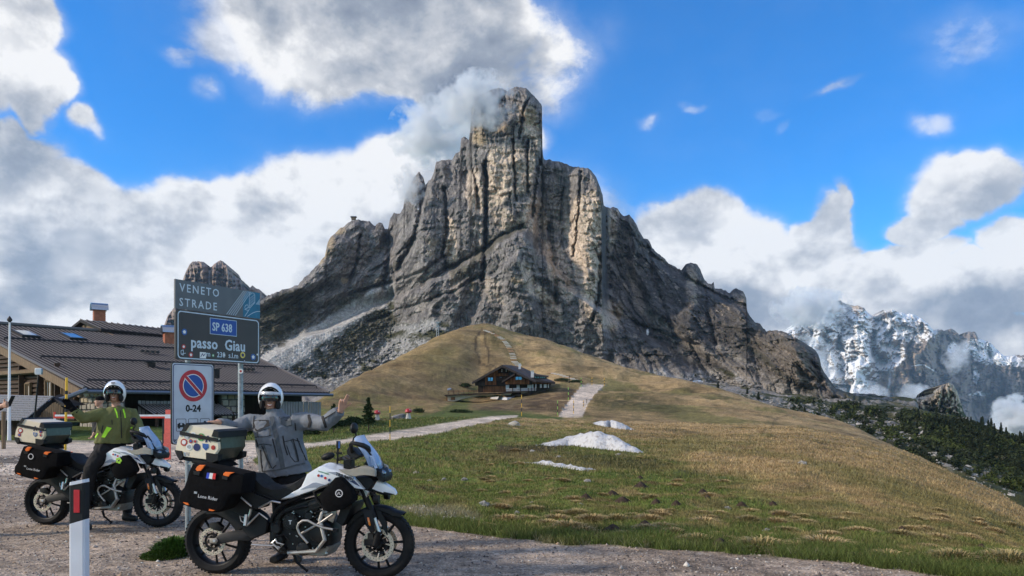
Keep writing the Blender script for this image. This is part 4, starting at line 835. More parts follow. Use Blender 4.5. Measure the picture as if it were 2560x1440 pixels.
    for q in (-1, -.85, 0, .85, 1):
        rings.append([Vector((p.x-(abs(q) == 1)*.006, -q*(.022+.085*min(1, (tip.x-p.x)/.25)), p.z-(.012 if abs(q) == 1 else 0)+(.012 if q == 0 and p.z > c.z-.3 else 0))) for p in P0])
    m.loft(rings); part('beak', m, 'white_paint')
    m = MB(); slab(m, zc(4.8,730,1140,[(950,330),(1000,372),(1100,425),(1225,462),(1180,470),(1060,440),(980,420),(940,480),(900,420)]), .05, -.06, .06, .004); part('beak_underside', m, 'black_plastic')
    # headlight
    m = MB(); slab(m, zc(4.8,730,1140,[(990,170),(1050,155),(1085,180),(1110,215),(1120,260),(1095,315),(1050,300),(1010,260)]), .12, -.15, .15, .02); hl = part('headlight', m, 'black_plastic')
    for s_ in (1, -1):
        m = MB(); q = B(953,1183,.10); q.y = -s_*.085; m.ell(q+Vector((.0,0,0)), (.045,.055,.032), 14, 8); part('headlight_lens', m, 'lens', parent=hl)
    m = MB()
    for zz in (0, .03, .06): m.tube([B(955,1202,-.12)+Vector((.03,0,zz)), B(958,1202,.0)+Vector((.045,0,zz)), B(955,1202,.12)+Vector((.03,0,zz))], .004, 6)
    part('headlight_guard', m, 'black_metal')
    # windscreen: curved shell
    m = MB(); prof = zc(5.14,780,960,[(672,652),(700,712),(755,785),(815,860),(862,935),(892,1010),(905,1090)]); V_ = []; n_ = 11
    for i, (x, y) in enumerate(prof):
        w_ = .10+.07*math.sin(min(1, i/5)*math.pi*.5); c0 = B(x, y, 0)
        for j in range(n_): q = -1+2*j/(n_-1); V_.append(c0+Vector((-.07*q*q, q*w_, -.015*q*q)))
    Fc_ = [(i*n_+j, i*n_+j+1, (i+1)*n_+j+1, (i+1)*n_+j) for i in range(len(prof)-1) for j in range(n_-1)]
    m.add(V_, Fc_); ws = part('windscreen', m, 'screen'); sd_ = ws.modifiers.new('thickness', 'SOLIDIFY'); sd_.thickness = .005
    m = MB(); m.tube([B(915,1122,.10), B(928,1140,.10), B(942,1172,.08)], .012, 8); m.tube([B(915,1122,-.10), B(928,1140,-.10), B(942,1172,-.08)], .012, 8); part('windscreen_bracket', m, 'black_metal')
    m = MB(); slab(m, zc(5.14,780,960,[(655,1035),(700,970),(750,920),(780,960),(830,1060),(840,1110),(740,1060)]), .12, -.13, .13, .01); part('instrument_cowl', m, 'black_plastic')
    m = MB(); slab(m, zc(5.14,780,960,[(740,920),(765,925),(830,1080),(810,1090),(760,1010)]), .2, .16, .2, .003); part('wind_deflector', m, 'screen')
    # handlebar, grips, guards, mirrors
    m = MB(); m.tube([B(877,1112,.40), B(880,1132,.24), B(878,1150,.10), B(874,1155,0), B(866,1152,-.10), B(858,1146,-.24), B(846,1148,-.40)], .013, 10); m.box(B(873,1160,0), (.07,.12,.08)); part('handlebar', m, 'black_metal')
    for a, b in (((877,1112,.40),(879,1126,.27)), ((846,1148,-.40),(856,1146,-.27))):
        m = MB(); m.tube([B(*a), B(*b)], .019, 10); part('grip', m, 'rubber')
    m = MB(); m.tube([B(877,1107,.43), B(890,1109,.44), B(908,1114,.42), B(920,1120,.36), B(924,1128,.26)], [.014,.02,.024,.024,.015], 8); part('hand_guard', m, 'black_plastic')
    m = MB(); m.tube([B(842,1148,-.43), B(856,1146,-.45), B(868,1142,-.42), B(880,1150,-.3)], [.014,.02,.02,.014], 8); part('hand_guard', m, 'black_plastic')
    m = MB(); slab(m, zc(5.14,780,960,[(455,850),(480,810),(560,830),(600,880),(640,920),(600,950),(560,960),(500,940),(460,900)]), .22, .10, .26, .01); m.tube([B(865,1150,.25), B(890,1148,.25), B(905,1135,.25)], .006, 6); m.tube([B(862,1160,.22), B(880,1170,.2), B(900,1165,.2)], .006, 6); part('switchgear', m, 'black_plastic')
    m = MB(); m.tube([B(882,1105,.36), B(884,1095,.37), B(891,1088,.38), B(888,1080,.38)], .007, 8); mk = part('mirror_stalk', m, 'black_metal')
    m = MB(); cm = B(885.5,1070.5,.38); m.ell(cm, (.033,.065,.052), 16, 10); part('mirror', m, 'black_plastic')
    m = MB(); m.tube([B(845,1150,-.33), B(838,1146,-.35), B(830,1142,-.36)], .007, 8); part('mirror_stalk', m, 'black_metal')
    m = MB(); cm = B(820,1141,-.38); m.ell(cm, (.075,.05,.038), 16, 10, Matrix.Rotation(R(-18),3,'Y')); part('mirror', m, 'black_plastic')
    # small side bag on the crash bar
    m = MB(); bg_ = zc(4.8,730,1140,[(525,258),(560,255),(600,280),(650,330),(705,385),(728,440),(755,500),(750,540),(680,590),(600,640),(520,660),(440,668),(400,640),(350,540),(325,480),(380,420),(430,360),(480,310)])
    slab(m, bg_, .30, .20, .33, .035); sb = part('side_bag', m, 'black_fabric')
    lc = B(847.5,1233.5,.335) if variant == 1 else B(826,1212,.335)
    m = MB(); m.torus([(.036,-.001),(.036,.001),(.028,.001),(.028,-.001)], lc, 24); part('badge_ring', m, 'white_ink' if variant == 1 else 'green_logo', smooth=False, parent=sb)
    m = MB()
    if variant == 1: m.tube([lc+Vector((-.014,0,-.012)), lc+Vector((-.004,0,.012)), lc+Vector((.008,0,.010)), lc+Vector((.0,0,-.002)), lc+Vector((.014,0,-.012))], .0035, 6)
    else:
        for j in range(5): a = j*2*math.pi/5; m.ell(lc+Vector((math.cos(a)*.028,0,math.sin(a)*.028)), (.018,.002,.018), 8, 5)
    part('badge_figure', m, 'white_ink' if variant == 1 else 'green_logo', smooth=False, parent=sb)
    # kickstand (far side), auxiliary lamp
    m = MB(); m.tube([B(x, y, -.12) for x, y in [(735,1385),(742,1406),(765,1425)]]+[B(768,1427,-.13)], [.018,.014,.012,.02], 8); part('kickstand', m, 'black_metal')
    for s_ in (1, -1):
        m = MB(); q = B(940,1248,.16); q.y = -s_*.16; m.lathe([(0,-.02),(.036,-.02),(.042,0),(.040,.03),(.034,.032),(0,.032)], (0,0,0), 16, 'x'); m.v = [(x+q.x, y+q.y, z+q.z) for x, y, z in m.v]; m.tube([q, B(925,1225,.1 if s_ > 0 else -.1)], .008, 6); part('auxiliary_lamp', m, 'black_plastic')
    # panniers
    pn = zc(4.8,430,1140,[(235,95),(300,88),(480,130),(640,165),(760,190),(860,212),(868,260),(850,380),(840,450),(720,470),(690,500),(640,600),(600,650),(540,680),(440,675),(330,655),(210,620),(80,575),(66,520),(80,440),(130,380),(160,300),(185,200)])
    for s_ in (1, -1):
        m = MB(); P0 = [B(x, y, .47) for x, y in pn]; c = B(545,1220,.47); rings = []
        for d, k in ((.21,.93),(.23,.99),(.35,1.01),(.445,1.0),(.47,.95),(.478,.80)):
            rings.append([Vector((c.x+(p.x-c.x)*k*(1 if s_ > 0 else .72)-(.16 if s_ < 0 else 0), -s_*d, c.z+(p.z-c.z)*k-(.12 if s_ < 0 else 0))) for p in P0])
        m.loft(rings); pb = part('pannier_bag', m, 'black_fabric'); pbc = c.copy()
        for pts in ([(395,110),(330,108),(300,130),(285,158),(300,182),(345,178),(375,140)], [(745,198),(640,192),(622,205),(615,230),(640,240),(680,248),(700,215)]):
            m = MB(); slab(m, zc(4.8,430,1140,pts), .485, .468, .489, .003)
            if s_ < 0: m.v = [(pbc.x+(x-pbc.x)*.72-.16, -y, z-.12) for x, y, z in m.v]
            part('strap', m, 'orange', parent=pb)
        for pts in ([(255,180),(340,185),(330,235),(262,222)], [(605,235),(672,250),(665,290),(600,275)]):
            m = MB(); slab(m, zc(4.8,430,1140,pts), .485, .468, .49, .002)
            if s_ < 0: m.v = [(pbc.x+(x-pbc.x)*.72-.16, -y, z-.12) for x, y, z in m.v]
            part('buckle', m, 'black_plastic', parent=pb)
        for pts in ([(130,555),(190,565),(200,590),(165,582)], [(445,635),(510,655),(480,662),(440,655)]):
            m = MB(); slab(m, zc(4.8,430,1140,pts), .485, .46, .487, .001)
            if s_ < 0: m.v = [(pbc.x+(x-pbc.x)*.72-.16, -y, z-.12) for x, y, z in m.v]
            part('orange_tab', m, 'orange', parent=pb)
        if s_ > 0:
            Mt = lambda x, y, dz, rot: Matrix.Translation(B(x, y, .486)+Vector((0,0,dz))) @ Matrix.Rotation(R(rot),4,'Y') @ Matrix.Rotation(R(90),4,'X')
            text('maker_lettering', 'Lone Rider', .046, 'white_ink', Mt(494,1240,-.012,9), pb, sx=.96)
            m = MB(); slab(m, zc(4.8,430,1140,[(265,425),(300,430),(298,455),(263,450)]), .486, .480, .487, .0005); part('maker_mark', m, 'sticker_grey', smooth=False, parent=pb)
            if variant == 1:
                for x0, x1, mt in ((415,447,'blue_flag'),(449,487,'sticker_white'),(489,522,'red_flag')):
                    m = MB(); y0 = 200+(x0-415)*.1; slab(m, zc(4.8,430,1140,[(x0+6,y0),(x1+6,y0+4),(x1-6,y0+74),(x0-8,y0+66)]), .487, .481, .4885, .0003); part('flag_patch', m, mt, smooth=False, parent=pb)
            else:
                m = MB(); m.torus([(.04,-.001),(.04,.001),(.030,.001),(.030,-.001)], B(510,1197,.487), 20); part('badge_ring', m, 'white_ink', smooth=False, parent=pb)
    # top case
    sd = zc(2.769,420,920,[(118,388),(330,432),(345,480),(352,560),(300,640),(78,610),(48,572),(62,500),(90,440)])
    P0 = [B(x, y, .27) for x, y in sd]; m = MB(); rings = []
    cz = B(495,1105,.27)
    for d, k in ((-.26,.97),(-.25,1),(.26,1),(.27,.97)): rings.append([Vector((cz.x+(p.x-cz.x)*k, -d, cz.z+(p.z-cz.z)*k)) for p in P0])
    m.loft(rings)
    # separate darker plate added over the front face
    tc_ = part('top_case', m, 'case_alu')
    fr = [P0[1], P0[2], P0[3], P0[4]]
    m = MB(); F0 = []
    for p in (P0[1]+Vector((0,0,-.03)), P0[2], P0[3], P0[4]): F0 += [Vector((p.x+.004, -.235, p.z)), Vector((p.x+.004, .235, p.z))]
    vs = F0+[v+Vector((.004,0,0)) for v in F0]; m.add(vs, [(0,1,3,2),(2,3,5,4),(4,5,7,6),(8,10,11,9),(10,12,13,11),(12,14,15,13),(0,8,9,1),(6,7,15,14),(0,2,10,8),(2,4,12,10),(4,6,14,12),(1,9,11,3),(3,11,13,5),(5,13,15,7)]); part('front_plate', m, 'case_alu_dark', smooth=False, parent=tc_)
    m = MB()
    lid = zc(2.769,420,920,[(86,438),(345,487),(350,512),(84,462)]); slab(m, lid, .27, -.283, .283, .002)
    for s_ in (1, -1):
        for pg in ([(45,568),(95,575),(105,615),(80,640),(60,610)], [(262,585),(350,600),(345,640),(300,660),(262,640)]):
            q = MB(); slab(q, zc(2.769,420,920,pg), .28, .20, .283, .003)
            m.add([(x, y*s_, z) for x, y, z in q.v], q.f)
    slab(m, zc(2.769,420,920,[(128,380),(150,392),(118,440),(90,440)]), .28, -.278, .283, .002); slab(m, zc(2.769,420,920,[(318,425),(350,440),(352,485),(300,475)]), .28, -.278, .283, .002)
    slab(m, zc(2.769,420,920,[(90,612),(300,645),(290,668),(110,640)]), .25, -.25, .25, .004); part('case_trim', m, 'black_plastic', parent=tc_)
    m = MB(); slab(m, [(470,1143),(540,1152),(560,1168),(480,1158)], .15, -.15, .15, .004); part('case_mount', m, 'black_metal')
    if variant == 1: ST = [(468,1089,.034,'sticker_grey'),(483,1087,.026,'sticker_white'),(503,1093,.038,'sticker_green'),(520,1098,.036,'sticker_navy'),(460,1106,.035,'sticker_red'),(477,1103,.020,'sticker_red'),(488,1104,.020,'sticker_grey'),(473,1117,.032,'sticker_white'),(492,1118,.036,'sticker_navy'),(514,1117,.036,'sticker_blue'),(533,1119,.022,'sticker_red'),(452,1088,.014,'sticker_white')]
    else: ST = [(460,1103,.036,'sticker_red'),(456,1118,.024,'sticker_red'),(514,1096,.034,'sticker_navy'),(514,1117,.034,'sticker_blue'),(534,1096,.022,'sticker_grey'),(534,1107,.024,'sticker_red'),(534,1120,.024,'sticker_grey')]
    rr_ = random.Random(5)
    for k, (x, y, r_, mt) in enumerate(ST):
        m = MB(); c = B(x, y, .272)
        if mt == 'sticker_navy' and k < 4: m.add([c+Vector(v) for v in ((-.03,0,-.03),(-.012,0,-.03),(.002,0,.008),(.010,0,-.02),(.028,0,-.036),(.008,0,.034),(-.008,0,.034))], [(0,1,2,6),(2,5,6),(2,3,4,5)]); m.v = [(x_, y_-.0015, z_) for x_, y_, z_ in m.v]
        elif k % 3 == 0 and k: m.add([c+Vector((a*r_, -.0015, b_*r_)) for a, b_ in ((-.9,.9),(.9,.75),(.85,-.3),(0,-1),(-.85,-.2))], [(0,1,2,3,4)])
        else: m.lathe([(0,-.0015),(r_,-.0015),(r_,.001)], c, 18, 'y')
        s1 = part('sticker', m, mt, smooth=False, parent=tc_)
        if mt not in ('sticker_navy',):
            m = MB(); m.lathe([(0,-.0028),(r_*.62,-.0028),(r_*.62,-.001)], c+Vector((0,0,r_*.05)), 14, 'y'); m.box(c+Vector((0,-.0030,-r_*.2)), (r_*.9,.001,r_*.35)); part('sticker', m, ('sticker_white','sticker_blue','sticker_red','sticker_grey')[k % 4] if mt != 'sticker_white' else 'sticker_grey', smooth=False, parent=tc_)
    if variant == 1:
        for x in (454,463,470): m = MB(); m.box(B(x+1, 1134+(x-454)*.12, .268), (.03,.004,.035)); part('label_plate', m, 'sticker_yellow' if x == 454 else 'sticker_white', smooth=False, parent=tc_)
    # action camera on a stalk
    if variant == 1:
        m = MB(); m.tube([B(842,1166,-.05), B(844,1145,-.05), B(845,1118,-.05)], .010, 8); m.box(B(848,1133,-.05), (.05,.03,.02)); ac = part('camera_stalk', m, 'black_metal')
        m = MB(); m.box(B(846,1112,-.05), (.035,.06,.075), Matrix.Rotation(R(30),3,'Z')); part('action_camera', m, 'black_plastic', bevel=.006)
        m = MB(); m.box(B(848,1112,-.0), (.012,.012,.065)); part('camera_edge', m, 'sticker_blue')
    else:
        m = MB(); a = B(483,1162,-.1); m.tube([a, a+Vector((.05,0,.55)), a+Vector((.10,0,1.04))], [.016,.012,.010], 8); part('camera_pole', m, 'black_metal')
        m = MB(); m.box(a+Vector((.105,0,1.085)), (.10,.05,.085), Matrix.Rotation(R(20),3,'Z')); part('action_camera', m, 'lens', bevel=.01)
        m = MB(); m.box(a+Vector((.10,.0,1.085)), (.085,.06,.095), Matrix.Rotation(R(20),3,'Z')); part('camera_housing', m, 'sticker_white', bevel=.01)
    return T
bike1 = make_bike('motorcycle', 'nearest white motorcycle, sticker-covered top case, tricolour flag on its pannier', 1)
bike2 = make_bike('motorcycle', 'white motorcycle further back with a rider astride and a camera pole behind', 2)
bike2.location = ((120-HX)/F*10.85, 10.85, 0); bike2.rotation_euler = (0, 0, R(-7.5))
# ================================================================ PEOPLE
mat('skin', (.46,.25,.17), .5, var=.12, scale=30, spec=.4)
mat('hair', (.03,.02,.015), .6)
mat('jacket_grey', (.165,.180,.205), .85, bump=.003, bscale=140, var=.22, scale=7)
mat('jacket_panel', (.085,.095,.105), .85, bump=.003, bscale=140)
mat('jacket_black', (.02,.02,.022), .8, bump=.003, bscale=80)
mat('jacket_olive', (.135,.140,.050), .85, bump=.003, bscale=140, var=.15, scale=9)
mat('trousers', (.007,.007,.009), .85, bump=.004, bscale=40, var=.3)
mat('boot', (.015,.014,.014), .55)
mat('helmet_white', (.82,.83,.84), .16, coat=.9, var=.02, spec=.6)
mat('helmet_silver', (.52,.54,.58), .25, coat=.7, var=.05)
mat('helmet_liner', (.012,.012,.013), .9)
mat('visor_dark', (.01,.01,.014), .08, coat=.8)
mat('teeth', (.75,.72,.66), .3); mat('lip', (.33,.10,.08), .5)
def ring(c, u, v, ru, rv, n=18, sq=2.0):
    out = []
    for j in range(n):
        a = 2*math.pi*j/n; ca, sa = math.cos(a), math.sin(a); k = (abs(ca)**sq+abs(sa)**sq)**(-1/sq)
        out.append(Vector(c)+u*(ca*k*ru)+v*(sa*k*rv))
    return out
def limb(mb, pts, rad, n=14):
    return mb.tube(pts, rad, n)
def fused(name, mb, m, parent, voxel=.012, smooth_it=4, disp=None):
    """merge the overlapping volumes into one continuous skin"""
    me = mb.mesh(name+'_src'); o = bpy.data.objects.new(name+'_src', me); COL.objects.link(o)
    r = o.modifiers.new('r', 'REMESH'); r.mode = 'VOXEL'; r.voxel_size = voxel
    if smooth_it: s = o.modifiers.new('s', 'SMOOTH'); s.factor = .5; s.iterations = smooth_it
    dg = bpy.context.evaluated_depsgraph_get(); dg.update(); me2 = bpy.data.meshes.new_from_object(o.evaluated_get(dg)); bpy.data.objects.remove(o); bpy.data.meshes.remove(me)
    me2.name = name; me2.materials.clear()
    if disp:
        n = len(me2.vertices); co = np.empty(n*3); me2.vertices.foreach_get('co', co); co = co.reshape(-1,3); no = np.empty(n*3); me2.vertices.foreach_get('normal', no); no = no.reshape(-1,3)
        co = co+no*disp(co)[:,None]; me2.vertices.foreach_set('co', co.reshape(-1)); me2.update()
    return link(name, me2, m, parent, smooth=True)
def cloth(amp, sc=9.0, seed=0.0):
    def f(c):
        w = fbm(c[:,0]*sc*.6+seed, c[:,1]*sc*.6, c[:,2]*sc*.6, o=2)*1.2
        return amp*(ridge(c[:,0]*sc*.7+w+seed, c[:,1]*sc*.7, c[:,2]*sc*.35+w, o=2)*.8-.5)+amp*.4*fbm(c[:,0]*sc*3, c[:,1]*sc*3, c[:,2]*sc*3+seed, o=2)
    return f
def hand(mb, wrist, dirv, palm_n, curl, spread=.10, L=.19, thumb_side=1, thumb_dir=None):
    """palm and five separate fingers rooted in it; curl: five bend angles (thumb first), degrees per joint"""
    d = dirv.normalized(); nrm = (palm_n-d*palm_n.dot(d)).normalized(); s = d.cross(nrm).normalized()*thumb_side; k = L/.19
    pr = [ring(wrist+d*(t*k), s, nrm, w*k, h*k, 12, 2.6) for t, w, h in ((-.03,.029,.022),(.0,.030,.021),(.03,.037,.018),(.065,.042,.016),(.092,.041,.014),(.10,.036,.011))]
    mb.loft(pr)
    for i, (off, ln, r_) in enumerate(((.030,.072,.0093),(.010,.080,.0097),(-.011,.074,.0092),(-.031,.058,.0082))):
        base = wrist+d*(.082*k)+s*(off*k); a = 0; fd = (d+s*(off*spread*18)).normalized(); pts = [base]; p = base
        for q, fr in enumerate((.45,.31,.24)):
            a += curl[i+1]*(.8 if q == 0 else 1); v = fd*math.cos(R(a))+nrm*math.sin(R(a)); p = p+v*(ln*k*fr); pts.append(p)
        mb.tube(pts, [r_*k*1.08, r_*k, r_*k*.93, r_*k*.78], 9)
    tb = wrist+d*(.022*k)+s*(.026*k); td = thumb_dir.normalized() if thumb_dir is not None else (d*.72+s*.66+nrm*.2).normalized(); c = R(curl[0])
    p1 = tb+td*.038*k; t2 = (td*math.cos(c)+(d*.6-s*.2+nrm*.5).normalized()*math.sin(c)).normalized(); p2 = p1+t2*.03*k; p3 = p2+t2*.024*k
    mb.tube([tb-td*.012*k, tb, p1, p2, p3], [.013*k,.0135*k,.0105*k,.0098*k,.0075*k], 9)
def head_parts(T, hc, face, up, hr, smile=True, visor=True, flip=True, helmet=True):
    """hc head centre, face forward; builds helmet and facial features; the face itself is part of the body mesh"""
    side = face.cross(up).normalized(); M = Matrix((side, face, up)).transposed()      # local x = side, y = face, z = up
    if not helmet: return M
    # shell: ellipsoid with a face opening
    m = MB(); nu, nv = 44, 30; keep = {}
    rx, ry, rz = hr*.98, hr*1.16, hr*1.20
    def pt(i, j, k=1.0):
        th = math.pi*j/nv; ph = 2*math.pi*i/nu
        return Vector((rx*k*math.sin(th)*math.sin(ph), ry*k*math.sin(th)*math.cos(ph)-.012, rz*k*math.cos(th)))
    V0 = [pt(i, j) for j in range(nv+1) for i in range(nu)]; Fs = []
    for j in range(nv):
        for i in range(nu):
            c = (V0[j*nu+i]+V0[j*nu+(i+1)%nu]+V0[(j+1)*nu+i]+V0[(j+1)*nu+(i+1)%nu])/4
            open_ = c.y > .15*hr and abs(c.x) < .82*hr and (c.x/(.82*hr))**2+(max(0, c.z)/((.90 if flip else .66)*hr))**2 < 1
            if c.z < -.86*hr: open_ = True
            if not open_: Fs.append((j*nu+i, j*nu+(i+1)%nu, (j+1)*nu+(i+1)%nu, (j+1)*nu+i))
    m.v = [M @ v+hc for v in V0]; m.f = Fs; m.m = [0]*len(Fs)
    he = link('helmet', m.mesh('helmet'), MATS['helmet_white'], T, smooth=True); so_ = he.modifiers.new('t', 'SOLIDIFY'); so_.thickness = .022; so_.offset = -1
    RZF = .74 if flip else .55
    m = MB(); rm = [hc+M @ Vector((rx*1.0*math.sin(a)*.80, math.sqrt(max(0, 1-(math.sin(a)*.8)**2-(math.cos(a)*RZF)**2))*ry-.014, rz*math.cos(a)*RZF)) for a in [R(-100+i*200/20) for i in range(21)]]
    m.tube(rm, .009, 6); m.build('helmet_rim', MATS['helmet_liner'], he, smooth=True)
    # cheek pads, inner liner
    m = MB()
    for s_ in (-1, 1): m.ell(hc+M @ Vector((s_*.60*hr, .42*hr, -.50*hr)), (.22*hr, .42*hr, .42*hr), 12, 8, M)
    m.ell(hc+M @ Vector((0, -.12*hr, .28*hr)), (.80*hr,.80*hr,.72*hr), 14, 8, M); m.build('helmet_lining', MATS['helmet_liner'], he, smooth=True)
    if flip:
        # raised chin bar forms a brow band across the top of the opening
        m = MB(); rings = []
        for i in range(15):
            a = R(-62+i*124/14); ct = Vector((math.sin(a)*rx*.80, math.cos(a)*ry*.90, .34*hr+.12*hr*math.cos(a)))
            o_ = Vector((math.sin(a), math.cos(a), 0)); rings.append([hc+M @ (ct+o_*x+Vector((0,0,z))) for x, z in ((0,-.13*hr),(.018,-.11*hr),(.022,.0),(.014,.13*hr),(-.004,.15*hr),(-.012,.0))])
        m.loft(rings); m.build('chin_bar', MATS['helmet_silver'], he, smooth=True)
    m = MB(); rings = []
    for i in range(15):
        a = R(-58+i*116/14); ct = Vector((math.sin(a)*rx*.82, math.cos(a)*ry*.88, .04*hr)); o_ = Vector((math.sin(a), math.cos(a), 0))
        rings.append([hc+M @ (ct+o_*x+Vector((0,0,z))) for x, z in ((-.012,-.20*hr),(.0,-.22*hr),(.006,.0),(-.002,.22*hr),(-.012,.22*hr))])
    m.loft(rings); m.build('sun_visor', MATS['visor_dark'], he, smooth=True)
    m = MB(); m.box(hc+M @ Vector((0, .80*hr, .92*hr)), (.05,.02,.012), M); m.build('air_vent', MATS['helmet_liner'], he)
    return M
def face_bits(T, hc, M, k=1.0, smile=True):
    f = lambda x, y, z: hc+M @ Vector((x*k, y*k, z*k))
    if smile:
        m = MB(); m.tube([f(-.030,.093,-.052), f(-.016,.101,-.060), f(0,.104,-.062), f(.016,.101,-.060), f(.030,.093,-.052)], [.003,.008,.010,.008,.003], 8); m.build('mouth', MATS['lip'], T, smooth=True)
        m = MB(); m.tube([f(-.024,.100,-.051), f(0,.110,-.056), f(.024,.100,-.051)], [.003,.005,.003], 8); m.build('teeth', MATS['teeth'], T, smooth=True)
    else:
        m = MB(); m.tube([f(-.022,.096,-.056), f(0,.103,-.058), f(.022,.096,-.056)], [.003,.006,.003], 8); m.build('mouth', MATS['lip'], T, smooth=True)
    for s_ in (-1, 1):
        m = MB(); m.ell(f(s_*.031,.082,.012), (.012,.010,.008), 10, 6, M); m.build('eye', MATS['teeth'], T, smooth=True)
        m = MB(); m.tube([f(s_*.014,.096,.030), f(s_*.032,.094,.034), f(s_*.048,.082,.028)], [.003,.0045,.002], 6); m.build('eyebrow', MATS['hair'], T, smooth=True)
def head_mesh(mb, hc, M, k=1.0, neck_to=None):
    f = lambda x, y, z: hc+M @ Vector((x*k, y*k, z*k))
    prof = [(-.105,.030,.030,.052),(-.095,.045,.048,.042),(-.070,.056,.066,.024),(-.035,.066,.082,.010),(.0,.072,.090,.002),(.035,.074,.094,-.004),(.07,.070,.090,-.008),(.10,.052,.068,-.012),(.118,.022,.03,-.012)]
    mb.loft([ring(f(0,yo,z), M @ Vector((1,0,0)), M @ Vector((0,1,0)), rx*k, ry*k, 18, 2.2) for z, rx, ry, yo in prof])
    mb.tube([f(0,.088,.022), f(0,.100,.0), f(0,.113,-.018), f(0,.098,-.030)], [.008*k,.011*k,.014*k,.012*k], 8)      # nose
    mb.ell(f(0,.082,-.088), (.022*k,.018*k,.016*k), 10, 6, M)
    mb.tube([f(-.035,.072,.026), f(0,.082,.028), f(.035,.072,.026)], .012*k, 8)
    for s_ in (-1, 1): mb.ell(f(s_*.074,-.005,-.005), (.010*k,.020*k,.030*k), 10, 6, M)
    if neck_to is not None: mb.tube([f(0,-.015,-.06), f(0,-.02,-.10), neck_to], [.052*k,.054*k,.062*k], 14)
UPV = Vector((0,0,1))
def torso(mb, pel, wai, che, sho, side, ws, ds, fwd):
    sp = [pel, wai, che, sho]; rings = []
    for c, w_, d_ in zip(sp, ws, ds): rings.append(ring(c, side, fwd, w_, d_, 20, 2.4))
    mb.loft(rings)

# ---- standing man in grey, behind the nearest motorcycle
YP = 8.30
def J(px, py, dy=0.0): return P(px, py, YP+dy)
g1 = thing('person', 'person in a grey jacket and white helmet, arms spread wide behind the nearest motorcycle', 'person', (J(705,1200).x, YP, 0))
O1 = Vector(g1.location)
L1 = lambda v: v-O1
fw = Vector((.28,-.96,-.03)).normalized(); sd1 = Vector((.96,.27,0)).normalized()
hc = L1(J(677,997)); upv = Vector((.06,-.12,1)).normalized(); fc = Vector((.20,-.98,-.08)); fc = (fc-upv*fc.dot(upv)).normalized(); M1 = Matrix((fc.cross(upv).normalized(), fc, upv)).transposed()
shR, elR, wrR = L1(J(622,1056)), L1(J(583,1072,-.12)), L1(J(545,1055,-.40))
shL, elL, wrL = L1(J(764,1052)), L1(J(812,1060,-.16)), L1(J(853,1024,-.28))
m = MB(); head_mesh(m, hc, M1, 1.0, L1(J(694,1040)))
m.tube([wrR+(elR-wrR)*.25, wrR, wrR+(wrR-elR).normalized()*.02], [.034,.027,.027], 12); hand(m, wrR, Vector((-.90,-.35,-.02)), Vector((.1,.1,-1)), (25,34,38,38,36), thumb_side=-1)
m.tube([wrL+(elL-wrL)*.25, wrL], [.034,.027], 12); hand(m, wrL+Vector((.0,-.01,.0)), Vector((.30,-.10,.95)), Vector((.55,-.75,.1)), (24,4,8,66,68), spread=.11, L=.205, thumb_side=1, thumb_dir=Vector((.78,-.2,.42)))
m.tube([L1(J(694,1036)), L1(J(700,1100)), L1(J(715,1180))], [.06,.11,.11], 12); m.tube([wrR, elR, shR, L1(J(694,1052))], [.027,.036,.042,.05], 10); m.tube([wrL, elL, shL, L1(J(694,1052))], [.027,.036,.042,.05], 10)
body = fused('body', m, MATS['skin'], g1, voxel=.0055, smooth_it=1)
face_bits(g1, hc, M1)
he = head_parts(g1, hc+Vector((0,.0,.012)), fc, upv, .134)
for ch in CH_OF[g1.name]:
    if ch.name.startswith('helmet'): hel1 = ch
text('helmet_lettering', 'SHOEI', .034, 'blue_decal', Matrix.Translation(hc+M1 @ Vector((-.052,.150,.052))) @ M1.to_4x4() @ Matrix.Rotation(R(180),4,'Z') @ Matrix.Rotation(R(90),4,'X') @ Matrix.Translation((-.10,0,0)), hel1)
m = MB()
pel, wai, che, sho = L1(J(722,1186)), L1(J(712,1150)), L1(J(698,1098)), L1(J(694,1050))
rg_ = [ring(L1(J(714,1186)), sd1+Vector((0,0,.12)), fw, .275,.185,20,2.5), ring(L1(J(713,1175)), sd1+Vector((0,0,.10)), fw, .272,.18,20,2.5), ring(L1(J(708,1146)), sd1, fw, .256,.17,20,2.5), ring(L1(J(702,1120)), sd1, fw, .255,.165,20,2.5), ring(che, sd1, fw, .245,.165,20,2.5), ring(L1(J(694,1068)), sd1, fw, .262,.155,20,2.5), ring(L1(J(693,1052)), sd1, fw, .245,.13,20,2.3), ring(L1(J(691,1043)), sd1, fw, .17,.115,20,2.1), ring(L1(J(689,1035)), sd1, fw, .095,.095,20,2), ring(L1(J(686,1021)), sd1, fw, .085,.088,20,2)]
m.loft(rg_)
limb(m, [L1(J(655,1058)), shR, (shR+elR)/2, elR, (elR*.55+wrR*.45), wrR+(elR-wrR)*.10], [.095,.094,.086,.080,.072,.058])
limb(m, [L1(J(735,1056)), shL, (shL+elL)/2, elL, (elL*.5+wrL*.5), wrL+(elL-wrL)*.08], [.105,.098,.088,.082,.074,.062])
jk = fused('jacket', m, MATS['jacket_grey'], g1, voxel=.014, smooth_it=3, disp=cloth(.013, 13))
